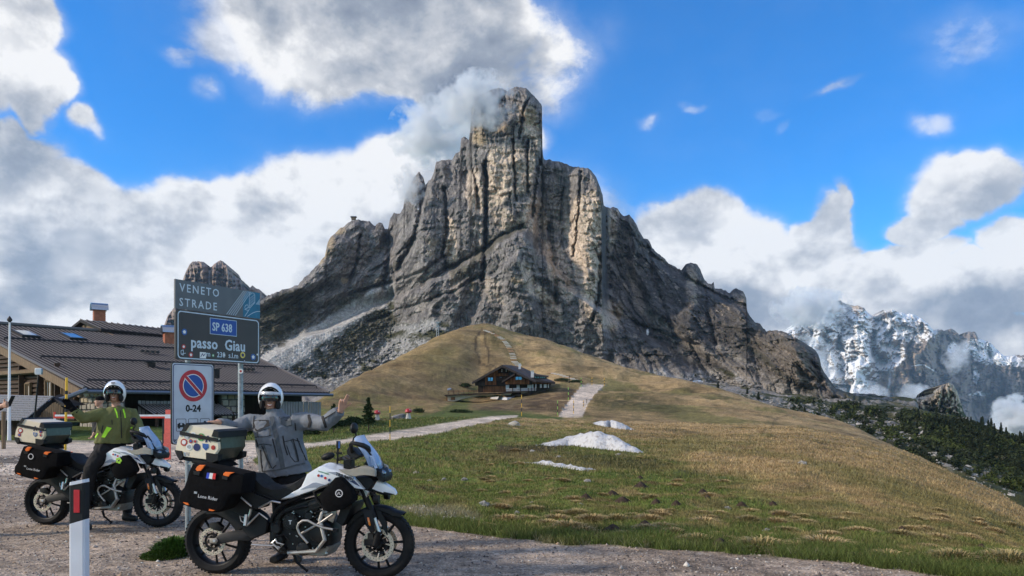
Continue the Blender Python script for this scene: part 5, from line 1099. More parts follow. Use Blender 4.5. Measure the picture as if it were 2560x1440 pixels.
def on_jacket(src, pts, nm, mt, th=.010, par=None):
    """patch lying on the garment: outline points pulled onto its surface"""
    dg = bpy.context.evaluated_depsgraph_get(); dg.update(); out = []
    ob = src; inv = (Vector((0,-1,0)))
    org_ = []
    for (x, y) in pts:
        p0 = Vector((0,0,CH)); pw = P(x, y, 10); dr = (pw-p0).normalized(); o0 = ob_origin(ob); hit, loc, no, _ = ob.ray_cast(p0-o0, dr); org_.append((loc, no) if hit else None)
    good = [q for q in org_ if q]
    if len(good) < 3: return None
    lo = [q[0]+q[1]*th for q in good]; bo_ = [q[0]-q[1]*.012 for q in good]; n = len(lo); m = MB(); c = sum(lo, Vector())/n
    m.add([c]+lo+bo_, [(0, i+1, (i+1)%n+1) for i in range(n)]+[(i+1, i+1+n, (i+1)%n+1+n, (i+1)%n+1) for i in range(n)])
    return m.build(nm, MATS[mt], par or src)
def ob_origin(o):
    p = Vector((0,0,0))
    while o: p += o.location; o = o.parent
    return p
def strip_on(src, line, wpx, nm, mt, th=.006):
    """seam, zip or stripe following a line across the garment"""
    pts = []; k = len(line)
    dense = []
    for (a, b) in zip(line[:-1], line[1:]):
        for t in (0, .34, .67): dense.append((a[0]+(b[0]-a[0])*t, a[1]+(b[1]-a[1])*t))
    dense.append(line[-1]); o0 = ob_origin(src); p0 = Vector((0,0,CH)); rows = []
    for i, (x, y) in enumerate(dense):
        a = dense[max(0,i-1)]; b = dense[min(len(dense)-1,i+1)]; dx, dy = b[0]-a[0], b[1]-a[1]; L = math.hypot(dx, dy)+1e-6; row = []
        for s_ in (-1, 1):
            dr = (P(x-dy/L*wpx/2*s_, y+dx/L*wpx/2*s_, 10)-p0).normalized(); hit, loc, no, _ = src.ray_cast(p0-o0, dr)
            if hit: row.append(loc+no*th); row.append(loc-no*.01)
        if len(row) == 4: rows.append([row[0], row[2], row[3], row[1]])
    if len(rows) < 2: return
    m = MB(); m.loft(rows); return m.build(nm, MATS[mt], src)
bpy.context.view_layer.update()
Z3 = lambda pts: zc(5.334,430,930,pts)
on_jacket(jk, Z3([(1085,650),(1180,645),(1290,645),(1305,715),(1200,760),(1130,790),(1100,740)]), 'chest_pocket', 'jacket_black', .010)
on_jacket(jk, Z3([(1440,620),(1560,600),(1590,640),(1600,700),(1520,725),(1450,690)]), 'chest_pocket', 'jacket_panel', .012)
on_jacket(jk, Z3([(1130,800),(1200,770),(1310,740),(1320,850),(1140,865)]), 'chest_panel', 'jacket_panel', .006)
for ln, w_ in (([(1085,800),(1120,900),(1150,995)], 3.0), ([(1340,890),(1370,1010),(1400,1140)], 3.0), ([(1478,850),(1500,980),(1540,1110)], 3.0), ([(1200,980),(1260,1140),(1330,1280)], 2.4), ([(1610,890),(1650,1040),(1685,1190)], 2.8), ([(1640,680),(1650,780)], 2.6), ([(1530,980),(1580,1130),(1640,1200),(1690,1190)], 1.6), ([(1180,1040),(1190,1200),(1210,1330)], 2.0), ([(1390,1240),(1340,1290)], 2), ([(1110,870),(1240,862),(1330,842)], 1.4), ([(1450,645),(1580,650)], 1.6), ([(1665,880),(1720,1020),(1790,1180)], 1.8)):
    strip_on(jk, Z3(ln), w_, 'zip', 'jacket_black')
strip_on(jk, Z3([(1170,1330),(1330,1315),(1500,1285),(1660,1240),(1830,1205)]), 3.5, 'hem', 'jacket_panel', .006)
strip_on(jk, Z3([(1100,980),(1220,960),(1330,975)]), 1.5, 'seam', 'jacket_black'); strip_on(jk, Z3([(1500,930),(1620,900),(1700,930)]), 1.5, 'seam', 'jacket_black'); strip_on(jk, Z3([(1100,560),(1090,640),(1085,760)]), 1.6, 'seam', 'jacket_black')
strip_on(jk, Z3([(1220,975),(1270,1140),(1310,1280)]), 6, 'pleat', 'jacket_panel', .004); strip_on(jk, Z3([(1600,900),(1650,1050),(1680,1180)]), 6, 'pleat', 'jacket_panel', .004)
strip_on(jk, Z3([(1330,600),(1370,780),(1420,980),(1480,1280)]), 11, 'front_placket', 'jacket_panel', .008)
strip_on(jk, Z3([(845,730),(850,790),(858,845)]), 7, 'arm_strap', 'jacket_black', .008)
strip_on(jk, Z3([(1480,482),(1560,478),(1650,490),(1720,545)]), 10, 'shoulder_patch', 'jacket_panel', .006)
strip_on(jk, [(772,1038),(776,1055),(770,1075)], 6, 'arm_strap', 'jacket_black', .008); strip_on(jk, [(806,1036),(809,1050),(815,1068)], 6, 'arm_strap', 'jacket_black', .008); strip_on(jk, [(812,1046),(832,1034),(849,1022)], 2, 'zip', 'jacket_black')
text('jacket_lettering', 'KLIM', .03, 'black_ink', Matrix.Translation(L1(J(697,1046,-.215))) @ Matrix.Rotation(R(10),4,'Z') @ Matrix.Rotation(R(90),4,'X'), jk)
m = MB(); hpR, hpL = L1(J(700,1195)), L1(J(742,1195)); kR, kL = L1(J(700,1300,.0)), L1(J(738,1300,.0)); aR, aL = L1(J(708,1385,.02)), L1(J(742,1388,.03))
aR.z = .10; aL.z = .10
m.loft([ring(L1(J(722,1182)), sd1, fw, .185,.13,18,2.3), ring(L1(J(722,1200)), sd1, fw, .19,.14,18,2.3), ring(L1(J(722,1225)), sd1, fw, .18,.14,18,2.3)])
limb(m, [hpR, (hpR+kR)/2, kR, (kR+aR)/2, aR], [.105,.095,.072,.070,.062]); limb(m, [hpL, (hpL+kL)/2, kL, (kL+aL)/2, aL], [.105,.095,.072,.070,.062])
fused('trousers', m, MATS['trousers'], g1, voxel=.016, smooth_it=3, disp=cloth(.014, 9, 5))
for a, dx in ((aR,-.05),(aL,.06)):
    m = MB(); b0 = Vector((a.x, a.y, 0)); m.tube([b0+Vector((0,.0,.16)), b0+Vector((0,0,.06))], [.06,.062], 12); m.loft([ring(b0+Vector((dx*t,-.26*t+.07,.055-.012*t)), Vector((1,0,0)), UPV, .050-.008*abs(t-.5), .05-.012*t, 12, 2.6) for t in (0,.25,.5,.75,1)]); fused('boot', m, MATS['boot'], g1, voxel=.01, smooth_it=2)

# ---- rider astride the second motorcycle
YR = 10.75
def K(px, py, dy=0.0): return P(px, py, YR+dy)
g2 = thing('person', 'rider in an olive and lime jacket waving a gloved hand, astride the far left motorcycle', 'person', (K(265,1115).x, YR, 0)); O2 = Vector(g2.location); L2 = lambda v: v-O2
fc2 = Vector((.30,-.95,-.02)).normalized(); up2 = Vector((-.02,0,1)); fc2 = (fc2-up2*fc2.dot(up2)).normalized(); M2 = Matrix((fc2.cross(up2).normalized(), fc2, up2)).transposed(); fw2 = Vector((.42,-.90,0)).normalized(); sd2 = Vector((.90,.42,0)).normalized()
hc2 = L2(K(287,984)); shR2, elR2, wrR2 = L2(K(252,1036,-.12)), L2(K(207,1046,-.25)), L2(K(181,1023,-.35)); shL2, elL2, wrL2 = L2(K(330,1034,.10)), L2(K(345,1068,.05)), L2(K(357,1092,-.1))
m = MB(); head_mesh(m, hc2, M2, 1.0, L2(K(292,1018))); m.tube([elR2, wrR2], [.03,.026], 10); m.tube([elL2, wrL2], [.03,.026], 10); m.tube([L2(K(292,1018)), L2(K(288,1100))], [.09,.12], 12); m.tube([L2(K(292,1040)), elR2], [.05,.04], 10); m.tube([L2(K(292,1040)), elL2], [.05,.04], 10)
fused('body', m, MATS['skin'], g2, voxel=.008, smooth_it=1); face_bits(g2, hc2, M2, smile=True)
head_parts(g2, hc2+Vector((0,0,.012)), fc2, up2, .145, flip=False)
m = MB()
m.loft([ring(L2(K(285,1108)), sd2, fw2, .25,.18,20,2.4), ring(L2(K(286,1090)), sd2, fw2, .235,.175,20,2.4), ring(L2(K(289,1065)), sd2, fw2, .235,.17,20,2.4), ring(L2(K(291,1042)), sd2, fw2, .24,.155,20,2.4), ring(L2(K(292,1027)), sd2, fw2, .18,.12,20,2.2), ring(L2(K(292,1016)), sd2, fw2, .09,.085,20,2)])
limb(m, [L2(K(268,1038)), shR2, (shR2+elR2)/2, elR2, (elR2+wrR2)/2, wrR2+(elR2-wrR2)*.1], [.10,.095,.085,.078,.068,.055]); limb(m, [L2(K(315,1036)), shL2, (shL2+elL2)/2, elL2, (elL2+wrL2)/2, wrL2], [.10,.092,.083,.078,.068,.055])
jk2 = fused('jacket', m, MATS['jacket_olive'], g2, voxel=.014, smooth_it=3, disp=cloth(.013, 13, 3))
bpy.context.view_layer.update()
ZR = lambda pts: zc(4.114,0,760,pts)
for pts in ([(1060,1055),(1085,1060),(1098,1135),(1050,1120)], [(1100,1262),(1150,1275),(1115,1320),(1080,1375),(1045,1370),(1075,1310)], [(1340,1270),(1365,1262),(1368,1320),(1345,1330)], [(940,1075),(1025,1050),(1020,1075),(950,1090)]): on_jacket(jk2, ZR(pts), 'lime_panel', 'lime', .008)
for ln, w_ in (([(1180,1075),(1200,1120),(1210,1172)], 3.2), ([(1265,1082),(1280,1130),(1288,1172)], 3.2), ([(1075,1015),(1110,1010)], 3), ([(1300,995),(1340,1015)], 4), ([(1385,1055),(1410,1090)], 4), ([(1010,1330),(970,1395)], 3), ([(1340,1040),(1360,1065)], 2.4)): strip_on(jk2, ZR(ln), w_, 'lime_stripe', 'lime', .007)
for ln in ([(1235,1040),(1245,1200),(1250,1380)], [(1060,1250),(1045,1330)], [(1150,1190),(1155,1240)]): strip_on(jk2, ZR(ln), 2.0, 'zip', 'jacket_black')
m = MB(); hand(m, wrR2, Vector((-.55,-.15,.85)), Vector((.35,-.9,.1)), (20,12,16,24,30), spread=.08, L=.215, thumb_side=-1); m.tube([wrR2+(elR2-wrR2)*.38, wrR2+Vector((-.01,0,.02))], [.062,.045], 12); fused('glove', m, MATS['black_fabric'], g2, voxel=.008, smooth_it=1)
m = MB(); hand(m, wrL2, Vector((.35,-.5,-.55)), Vector((.2,-.3,-.9)), (40,45,50,50,50), L=.2); m.tube([wrL2+(elL2-wrL2)*.3, wrL2], [.062,.045], 12); fused('glove', m, MATS['black_fabric'], g2, voxel=.008, smooth_it=1)
hR, kR_, aR_ = L2(K(262,1122,-.12)), L2(K(228,1170,-.34)), L2(K(201,1288,-.36)); hL, kL_, aL_ = L2(K(282,1122,.12)), L2(K(330,1165,.40)), L2(K(318,1285,.45)); aR_.z = .11; aL_.z = .11
m = MB(); m.loft([ring(L2(K(280,1102)), sd2, fw2, .19,.15,18,2.3), ring(L2(K(274,1120)), sd2, fw2, .20,.18,18,2.3), ring(L2(K(272,1135)), sd2, fw2, .17,.17,18,2.3)])
limb(m, [hR, (hR+kR_)/2, kR_, (kR_+aR_)/2, aR_], [.12,.115,.092,.08,.066]); limb(m, [hL, (hL+kL_)/2, kL_, (kL_+aL_)/2, aL_], [.12,.11,.085,.075,.066])
fused('trousers', m, MATS['trousers'], g2, voxel=.016, smooth_it=3, disp=cloth(.014, 9, 7))
for a in (aR_, aL_):
    m = MB(); b0 = Vector((a.x, a.y, 0)); m.tube([b0+Vector((0,0,.2)), b0+Vector((0,0,.06))], [.062,.062], 12); m.loft([ring(b0+Vector((.24*t-.06,-.08*t,.055-.012*t)), Vector((0,1,0)), UPV, .05, .05-.012*t, 12, 2.6) for t in (0,.25,.5,.75,1)]); fused('boot', m, MATS['boot'], g2, voxel=.012, smooth_it=2)

# ---- two people in ordinary clothes further back
def plain_person(label, base, face, coat, hat, arm_out=None, phone=False):
    T = thing('person', label, 'person', base); side = face.cross(UPV).normalized(); f = lambda s_, y, z: side*s_+face*y+Vector((0,0,z)); M = Matrix((side, face, UPV)).transposed(); h = Vector((0,0,1.64))
    m = MB(); head_mesh(m, h, M, .98, Vector((0,0,1.45))); m.tube([Vector((0,0,1.46)), Vector((0,0,1.0))], [.10,.13], 12)
    arms = {}
    for s_ in (-1, 1):
        if arm_out and s_ == arm_out[0]: e_, w_ = arm_out[1], arm_out[2]
        else: e_, w_ = f(s_*.27,.0,1.12), f(s_*.25,.12,.90)
        arms[s_] = (f(s_*.19,0,1.42), e_, w_); m.tube([f(s_*.1,0,1.42), arms[s_][0], e_, w_], [.05,.05,.04,.03], 10)
        hand(m, w_, (w_-e_), face if not arm_out else Vector((0,-1,0)), (25,30,32,34,36), thumb_side=-s_)
    for s_ in (-1, 1): m.tube([f(s_*.09,0,.95), f(s_*.10,.02,.5), f(s_*.10,-.02,.1)], [.08,.06,.045], 10)
    fused('body', m, MATS['skin'], T, voxel=.011, smooth_it=1); face_bits(T, h, M, .98, smile=False)
    m = MB(); m.loft([ring(Vector((0,0,z)), side, face, w_, d_, 18, 2.4) for z, w_, d_ in ((.86,.22,.16),(1.0,.21,.155),(1.2,.22,.16),(1.36,.23,.15),(1.45,.16,.12),(1.50,.08,.08))])
    for s_ in (-1, 1): a = arms[s_]; limb(m, [f(s_*.08,0,1.40), a[0], (a[0]+a[1])/2, a[1], a[1]*.2+a[2]*.8], [.09,.085,.072,.065,.052])
    fused('jacket', m, MATS[coat], T, voxel=.016, smooth_it=2, disp=cloth(.012, 10, 9))
    m = MB()
    m.loft([ring(Vector((0,0,z)), side, face, w_, .13, 16, 2.3) for z, w_ in ((.80,.17),(.92,.18),(1.0,.17))])
    for s_ in (-1, 1): limb(m, [f(s_*.09,0,.88), f(s_*.10,.02,.5), f(s_*.10,-.02,.07)], [.10,.075,.062])
    fused('trousers', m, MATS['trousers'], T, voxel=.018, smooth_it=2)
    for s_ in (-1, 1): m = MB(); m.loft([ring(f(s_*.10,-.06+.24*t,.045), side, UPV, .045, .045-.012*t, 12, 2.6) for t in (0,.3,.6,1)]); m.build('shoe', MATS['boot'], T, smooth=True)
    m = MB(); m.loft([ring(h+Vector((0,0,z))+face*-.01, side, face, w_*.98, w_*1.16, 18) for z, w_ in ((.030,.084),(.075,.086),(.11,.068),(.128,.03))]); m.build('beanie', MATS[hat], T, smooth=True)
    return T, f
g3, _ = plain_person('bystander in a black beanie half hidden behind the olive-jacketed rider', Vector(((249-HX)/F*17.6, 17.6, .12)), Vector((-.88,-.45,0)).normalized(), 'jacket_black', 'black_fabric')
b4 = Vector(((-62-HX)/F*9.9, 9.9, 0)); e4 = P(-22,1022,9.8)-b4; w4 = P(8,1014,9.7)-b4
g4, _ = plain_person('arm in a dark sleeve reaching in from the left edge, holding up a phone', b4, Vector((.15,.99,0)).normalized(), 'jacket_black', 'black_fabric', (1, e4, w4))
m = MB(); m.box(P(27,1003,9.7), (.012,.07,.15), Matrix.Rotation(R(25),3,'Y')); ph_ = m.build('phone', MATS['black_plastic'], None, bevel=.004); tag(ph_, 'thin black phone held up at the left edge of the picture', 'phone')
# ================================================================ ROAD SIGN
mat('sign_grey', (.105,.11,.12), .5, var=.12, scale=6, spec=.5); mat('sign_brown', (.040,.024,.020), .45, var=.15, scale=5, spec=.5); mat('sign_blue', (.015,.06,.30), .4, var=.1); mat('sign_teal', (.02,.14,.24), .45)
mat('sign_white', (.50,.53,.60), .5, var=.07, scale=7, dirt=.12); mat('sign_text', (.52,.60,.68), .5, var=.06); mat('sign_red', (.42,.02,.03), .45); mat('galvanised', (.30,.32,.34), .5, metal=.6, var=.25, scale=25, dirt=.3)
mat('post_white', (.66,.68,.74), .45, var=.05, scale=10, dirt=.15); mat('post_red', (.50,.02,.03), .3, coat=.4, var=.1)
SG = thing('road_sign', 'brown mountain-pass sign with a no-parking sign below it on two galvanised posts', 'road sign', (P(470,1390,8.66).x, 8.66, 0))
OS = Vector(SG.location)
def panel_frame(pL, pR):
    """pL, pR world points of the top left and top right corners -> matrix (x along, y up, z out towards the viewer)"""
    ax = (pR-pL); w = ax.length; ax.normalize(); n = Vector((ax.y, -ax.x, 0)).normalized(); ax = Vector((ax.x, ax.y, 0)).normalized()
    M = Matrix.Identity(4)
    for i, v in enumerate((ax, Vector((0,0,1)), n)): M.col[i][:3] = v
    M.translation = pL-OS; return M, w
def flat(nm, pts, z, th, m_, par, M):
    mb = MB(); V0 = [M @ Vector((x, y, z)) for x, y in pts]; V1 = [M @ Vector((x, y, z+th)) for x, y in pts]; n = len(pts)
    mb.add(V0+V1, [tuple(range(n)), tuple(range(2*n-1, n-1, -1))]+[(i, (i+1)%n, (i+1)%n+n, i+n) for i in range(n)]); return mb.build(nm, MATS[m_], par)
def rrect(x0, y0, x1, y1, r, k=5):
    o = []
    for cx, cy, a0 in ((x1-r, y1-r, 0), (x0+r, y1-r, 90), (x0+r, y0+r, 180), (x1-r, y0+r, 270)):
        for i in range(k+1): a = R(a0+90*i/k); o.append((cx+r*math.cos(a), cy+r*math.sin(a)))
    return o
def frame_ring(nm, o, i, z, th, m_, par, M):
    mb = MB(); n = len(o); a = [M @ Vector((*p, z)) for p in o]; b = [M @ Vector((*p, z)) for p in i]; c = [M @ Vector((*p, z+th)) for p in o]; d = [M @ Vector((*p, z+th)) for p in i]
    mb.add(a+b+c+d, [f for k in range(n) for f in ((k, (k+1)%n, n+(k+1)%n, n+k), (2*n+k, 3*n+k, 3*n+(k+1)%n, 2*n+(k+1)%n), (k, 2*n+k, 2*n+(k+1)%n, (k+1)%n), (n+k, n+(k+1)%n, 3*n+(k+1)%n, 3*n+k))]); return mb.build(nm, MATS[m_], par)
YL, YRr = 8.55, 9.62
TL = P(438,697,YL); TR = P(650,732,YRr); M, w = panel_frame(TL, TR); W_ = (Vector((TR.x,TR.y,0))-Vector((TL.x,TL.y,0))).length; H1 = TL.z-P(438,771,YL).z; H2 = TL.z-P(440,898,YL).z
top = flat('top_panel', [(0,-H1+.002),(W_,-H1+.002),(W_,0),(0,0)], -.02, .02, 'sign_grey', SG, M)
tx = lambda nm, s, size, m_, x, y, par, sx=1.0, sp=1.0, bold=0.0, MM=None, z=.0012: text(nm, s, size, m_, (MM or M) @ Matrix.Translation((x, y, z)), par, ext=.0008, sx=sx, spacing=sp, bold=bold)
tx('lettering', 'VENETO', .128, 'sign_text', .055, -.128, top, sx=.92, sp=1.32, bold=.001); tx('lettering', 'STRADE', .128, 'sign_text', .05, -.29, top, sx=.92, sp=1.32, bold=.001)
flat('teal_field', [(W_*.78,-H1+.004),(W_-.003,-H1+.004),(W_-.003,-.003),(W_*.83,-.003),(W_*.78,-.09)], .0005, .001, 'sign_teal', top, M)
def stroke(pts, wd, m_, par, MM=None, z=.0022, nm='line'):
    MM = MM or M; mb = MB()
    for a, b in zip(pts[:-1], pts[1:]):
        d = Vector((b[0]-a[0], b[1]-a[1])); L = d.length; d /= L; n = Vector((-d.y, d.x))*wd/2
        mb.add([MM @ Vector((*(Vector(a)+n), z)), MM @ Vector((*(Vector(b)+n), z)), MM @ Vector((*(Vector(b)-n), z)), MM @ Vector((*(Vector(a)-n), z))], [(0,1,2,3)])
    return mb.build(nm, MATS[m_], par)
for k in range(5): stroke([(W_*(.575+.026*k),-H1+.006),(W_*(.79+.022*k),-.006)], .0065, 'sign_text', top)
stroke([(W_*.86,-.012),(W_*.86,-.21)], .006, 'sign_text', top); stroke([(W_*.86,-.05),(W_*.90,-.012),(W_*.93,-.03),(W_*.93,-.13),(W_*.86,-.21)], .006, 'sign_text', top)
for k in range(4): stroke([(W_*.865,-.09-.03*k),(W_*.925,-.035-.03*k)], .005, 'sign_text', top)
for k in range(4): stroke([(W_*(.945+.012*k),-.15),(W_*.997,-.08-.02*k)], .005, 'sign_text', top)
stroke([(W_*.80,-.21),(W_*.81,-.18),(W_*.84,-.17),(W_*.85,-.20),(W_*.80,-.23),(W_*.85,-.24)], .006, 'sign_text', top)
stroke([(W_*.80,-H1+.01),(W_*.86,-.22)], .006, 'sign_text', top); stroke([(W_*(.83+.034*i),-H1+.012+.085*math.sin(i/5*1.57)) for i in range(6)], .006, 'sign_text', top)
br = flat('name_panel', rrect(.004,-H2,W_-.004,-H1-.004,.03), -.022, .022, 'sign_brown', SG, M)
frame_ring('border', rrect(.03,-H2+.012,W_-.02,-H1-.018,.045), rrect(.042,-H2+.024,W_-.032,-H1-.030,.036), .0005, .0012, 'sign_text', br, M)
bp_ = flat('route_plate', [(W_*.38,-H1-.245),(W_*.70,-H1-.245),(W_*.70,-H1-.055),(W_*.38,-H1-.055)], .0005, .002, 'sign_text', br, M); flat('route_field', [(W_*.385,-H1-.239),(W_*.695,-H1-.239),(W_*.695,-H1-.061),(W_*.385,-H1-.061)], .0028, .001, 'sign_blue', bp_, M)
tx('lettering', 'SP 638', .135, 'sign_text', W_*.405, -H1-.20, bp_, sx=.78, bold=.003, z=.0044)
tx('lettering', 'passo  Giau', .175, 'sign_text', W_*.165, -H1-.415, br, sx=.92, bold=.004, sp=1.04); tx('lettering', 'm    230  s.l.m', .088, 'sign_text', W_*.335, -H2+.055, br, sx=.93, bold=.001)
for x, y, r_, m_ in ((.115,-H1-.25,.036,'sticker_blue'),(.105,-H1-.415,.026,'sticker_red'),(.20,-H2+.06,.03,'sticker_red'),(.50,-H2+.07,.018,'sticker_green'),(.655,-H2+.085,.022,'sticker_grey'),(.93,-H2+.10,.038,'sticker_yellow'),(1.09,-H2+.085,.040,'sticker_blue'),(1.155,-H2+.12,.012,'sticker_white'),(.955,-H2+.03,.014,'sticker_navy')):
    if m_ == 'sticker_red' and r_ < .028: m_ = 'sticker_pink' if 'sticker_pink' in MATS else m_
    s1 = flat('sticker', [(x*W_/1.2+r_*math.cos(2*math.pi*i/16), y+r_*math.sin(2*math.pi*i/16)) for i in range(16)], .0022, .001, m_, br, M); flat('sticker', [(x*W_/1.2+r_*.6*math.cos(2*math.pi*i/5+.4), y+r_*.6*math.sin(2*math.pi*i/5+.4)) for i in range(5)], .0036, .0006, 'sticker_white' if m_ != 'sticker_yellow' else 'sticker_navy', br, M)
flat('sticker', [(W_*.265,-H2+.03),(W_*.335,-H2+.03),(W_*.335,-H2+.10),(W_*.265,-H2+.10)], .0022, .001, 'sticker_white', br, M); stroke([(W_*.275,-H2+.045),(W_*.295,-H2+.085),(W_*.305,-H2+.055),(W_*.325,-H2+.085)], .008, 'sticker_navy', br, z=.004)
stroke([(W_*.06,-H2+.06),(W_*.06,-H2+.10),(W_*.085,-H2+.11),(W_*.085,-H2+.05),(W_*.06,-H2+.06),(W_*.11,-H2+.075)], .007, 'sign_text', br)
# no-parking panel
TLp = P(429,905,8.50); TRp = P(534.5,910,8.95); Mp, _w = panel_frame(TLp, TRp); Wp = (Vector((TRp.x,TRp.y,0))-Vector((TLp.x,TLp.y,0))).length; Hp = TLp.z-P(428,1111,8.5).z
pk = flat('parking_panel', rrect(0,-Hp,Wp,0,.035), -.02, .02, 'sign_white', SG, Mp)
frame_ring('border', rrect(.018,-Hp+.018,Wp-.018,-.018,.032), rrect(.026,-Hp+.026,Wp-.026,-.026,.026), .0005, .001, 'sticker_navy', pk, Mp); frame_ring('edge', rrect(-.004,-Hp-.004,Wp+.004,.004,.038), rrect(.006,-Hp+.006,Wp-.006,-.006,.03), -.015, .018, 'black_ink', pk, Mp)
cx, cy, rr = Wp*.50, -.255, .178
circ = lambda r_, n=40: [(cx+r_*math.cos(2*math.pi*i/n), cy+r_*math.sin(2*math.pi*i/n)) for i in range(n)]
flat('prohibition_disc', circ(rr), .0005, .0015, 'sign_red', pk, Mp); flat('blue_disc', circ(rr*.74), .0025, .001, 'sticker_white', pk, Mp); flat('blue_disc', circ(rr*.69), .0040, .001, 'sign_blue', pk, Mp)
def bar(wd, z, mt):
    d = Vector((1,-1)).normalized(); n = Vector((d.y,-d.x))*wd/2; a = Vector((cx,cy))-d*rr*.78; b = Vector((cx,cy))+d*rr*.78; flat('diagonal_bar', [tuple(a+n), tuple(b+n), tuple(b-n), tuple(a-n)], z, .001, mt, pk, Mp)
bar(.048, .0055, 'sticker_white'); bar(.034, .0070, 'sign_red')
text('lettering', '0-24', .105, 'black_ink', Mp @ Matrix.Translation((Wp*.5,-.545,.0012)), pk, ext=.0008, align='CENTER', sx=1.0, bold=.004)
for k in range(3):
    x0 = .055+k*.14*Wp/.5; x1 = x0+.115*Wp/.5; y0, y1 = -.765, -.625
    frame_ring('pictogram_frame', rrect(x0,y0,x1,y1,.012,3), rrect(x0+.005,y0+.005,x1-.005,y1-.005,.008,3), .0005, .001, 'black_ink', pk, Mp)
    if k < 2:
        flat('pictogram', [(x0+.015,y0+.045),(x1-.012,y0+.045),(x1-.012,y0+.07),(x1-.03,y1-.05),(x0+.04,y1-.045),(x0+.015,y0+.08)] if k == 0 else [(x0+.015,y0+.045),(x1-.012,y0+.045),(x1-.012,y1-.05),(x0+.045,y1-.05),(x0+.045,y0+.07),(x0+.015,y0+.07)], .0005, .001, 'black_ink', pk, Mp)
        for q in (x0+.035, x1-.03): flat('pictogram', [(q+.013*math.cos(a*math.pi/5), y0+.042+.013*math.sin(a*math.pi/5)) for a in range(10)], .0016, .001, 'black_ink', pk, Mp)
        flat('pictogram', [(x0+.05,y0+.07),(x0+.072,y0+.07),(x0+.072,y0+.09),(x0+.05,y0+.09)], .0018, .0008, 'sign_white', pk, Mp)
    else: stroke([(x0+.02,y0+.03),((x0+x1)/2,y1-.03),(x1-.02,y0+.03)], .016, 'black_ink', pk, Mp, nm='pictogram'); stroke([(x0+.03,y0+.02),((x0+x1)/2,y1-.06),(x1-.03,y0+.02)], .008, 'black_ink', pk, Mp, nm='pictogram')
text('lettering', 'BD 0412', .03, 'blue_decal', Mp @ Matrix.Translation((.03,-Hp+.034,.001)), pk, ext=.0005, bold=.001)
for px_, Y_, zt in ((470, 8.80, 3.05), (601.5, 9.50, 3.05)):
    m = MB(); b = Vector(((px_-HX)/F*Y_, Y_, 0))-OS; m.tube([b+Vector((0,0,-.15)), b+Vector((0,0,zt))], .031, 16); po = m.build('post', MATS['galvanised'], SG, smooth=True)
    for zz in (2.9, 2.3, 2.05, 1.35):
        if zz < 2.1 and px_ > 500: continue
        m = MB(); m.torus([(.036,-.012),(.036,.012),(.031,.012),(.031,-.012)], (0,0,0), 16); m.v = [(x+b.x, -z+b.y, y+b.z+zz) for x, y, z in m.v]; m.build('clamp', MATS['galvanised'], po)
m = MB(); b = P(602,928,9.46)-OS; m.lathe([(0,-.003),(.03,-.003),(.03,.0)], b, 14, 'y'); m.build('sticker', MATS['sticker_white'], SG)
m = MB(); m.lathe([(0,-.004),(.014,-.004),(.014,-.0)], b, 10, 'y'); m.build('sticker', MATS['sticker_red'], SG)

# ================================================================ DELINEATOR POST
dl = thing('delineator_post', 'white roadside marker post with black head and red reflector at the lower left', 'marker post', ((197-HX)/F*5.8, 5.8, 0)); Hd = 1.10
def post_sec(z, sh=0): return [Vector((x, y, z+sh*(x/.06))) for x, y in ((-.058,.04),(-.058,-.02),(-.045,-.034),(.045,-.034),(.058,-.02),(.058,.04),(.03,.05),(-.03,.05))]
m = MB(); m.loft([post_sec(-.3), post_sec(Hd-.305, .018)]); m.build('post_body', MATS['post_white'], dl)
m = MB(); m.loft([[v*1 for v in post_sec(Hd-.303, .018)], post_sec(Hd-.025, .012)]); bh = m.build('black_head', MATS['black_plastic'], dl)
m = MB(); m.loft([post_sec(Hd-.023, .012), [Vector((v.x*.97, v.y*.97, v.z)) for v in post_sec(Hd+.002, .012)]]); tp_ = m.build('cap', MATS['post_white'], dl)
m = MB(); m.ell((0,.005,Hd+.004), (.026,.018,.004), 12, 6); m.build('cap_hole', MATS['black_plastic'], tp_)
m = MB(); m.box((.005,-.036,Hd-.15), (.044,.006,.17)); m.build('reflector', MATS['post_red'], dl, bevel=.002)
# ================================================================ MOUNTAIN HOTEL (left)
mat('roof_metal', (.028,.025,.027), .8, metal=.0, spec=.2, var=.18, scale=1.2, dirt=.25); mat('roof_seam', (.115,.108,.112), .6, metal=.0, var=.1)
mat('dark_wood', (.050,.026,.015), .8, var=.4, scale=3, stretch=(1,1,8), bump=.01, bscale=10); mat('old_wood', (.17,.115,.07), .85, var=.4, scale=4, stretch=(6,6,.6), bump=.01, bscale=12); mat('grey_wood', (.24,.235,.24), .85, var=.35, scale=4, stretch=(6,6,.5), bump=.01, bscale=12)
mat('stone', (.33,.30,.26), .9, var=.3, scale=2.5, bump=.02, bscale=9); mat('stone_warm', (.38,.31,.22), .9, var=.3, scale=2.5, bump=.02, bscale=9); mat('mortar', (.10,.095,.09), .95, var=.2)
mat('window_glass', (.20,.24,.29), .08, metal=.5, spec=.8, var=.3, scale=.8); mat('curtain', (.55,.56,.55), .8, var=.15, scale=3); mat('brick', (.36,.13,.075), .85, var=.25, scale=4); mat('shiny_tin', (.42,.44,.48), .32, metal=.9, var=.1); mat('dark_tin', (.03,.03,.033), .5, metal=.5); mat('gutter', (.16,.18,.22), .4, metal=.6)
mat('red_paint', (.55,.05,.03), .45, var=.12, dirt=.1); mat('coral_paint', (.70,.13,.10), .5, var=.12); mat('white_gloss', (.68,.69,.72), .4, var=.05, dirt=.1); mat('yellow_paint', (.72,.42,.03), .5, var=.12); mat('plaster', (.52,.47,.37), .9, var=.12, scale=2, dirt=.15); mat('shutter_white', (.60,.60,.62), .6)
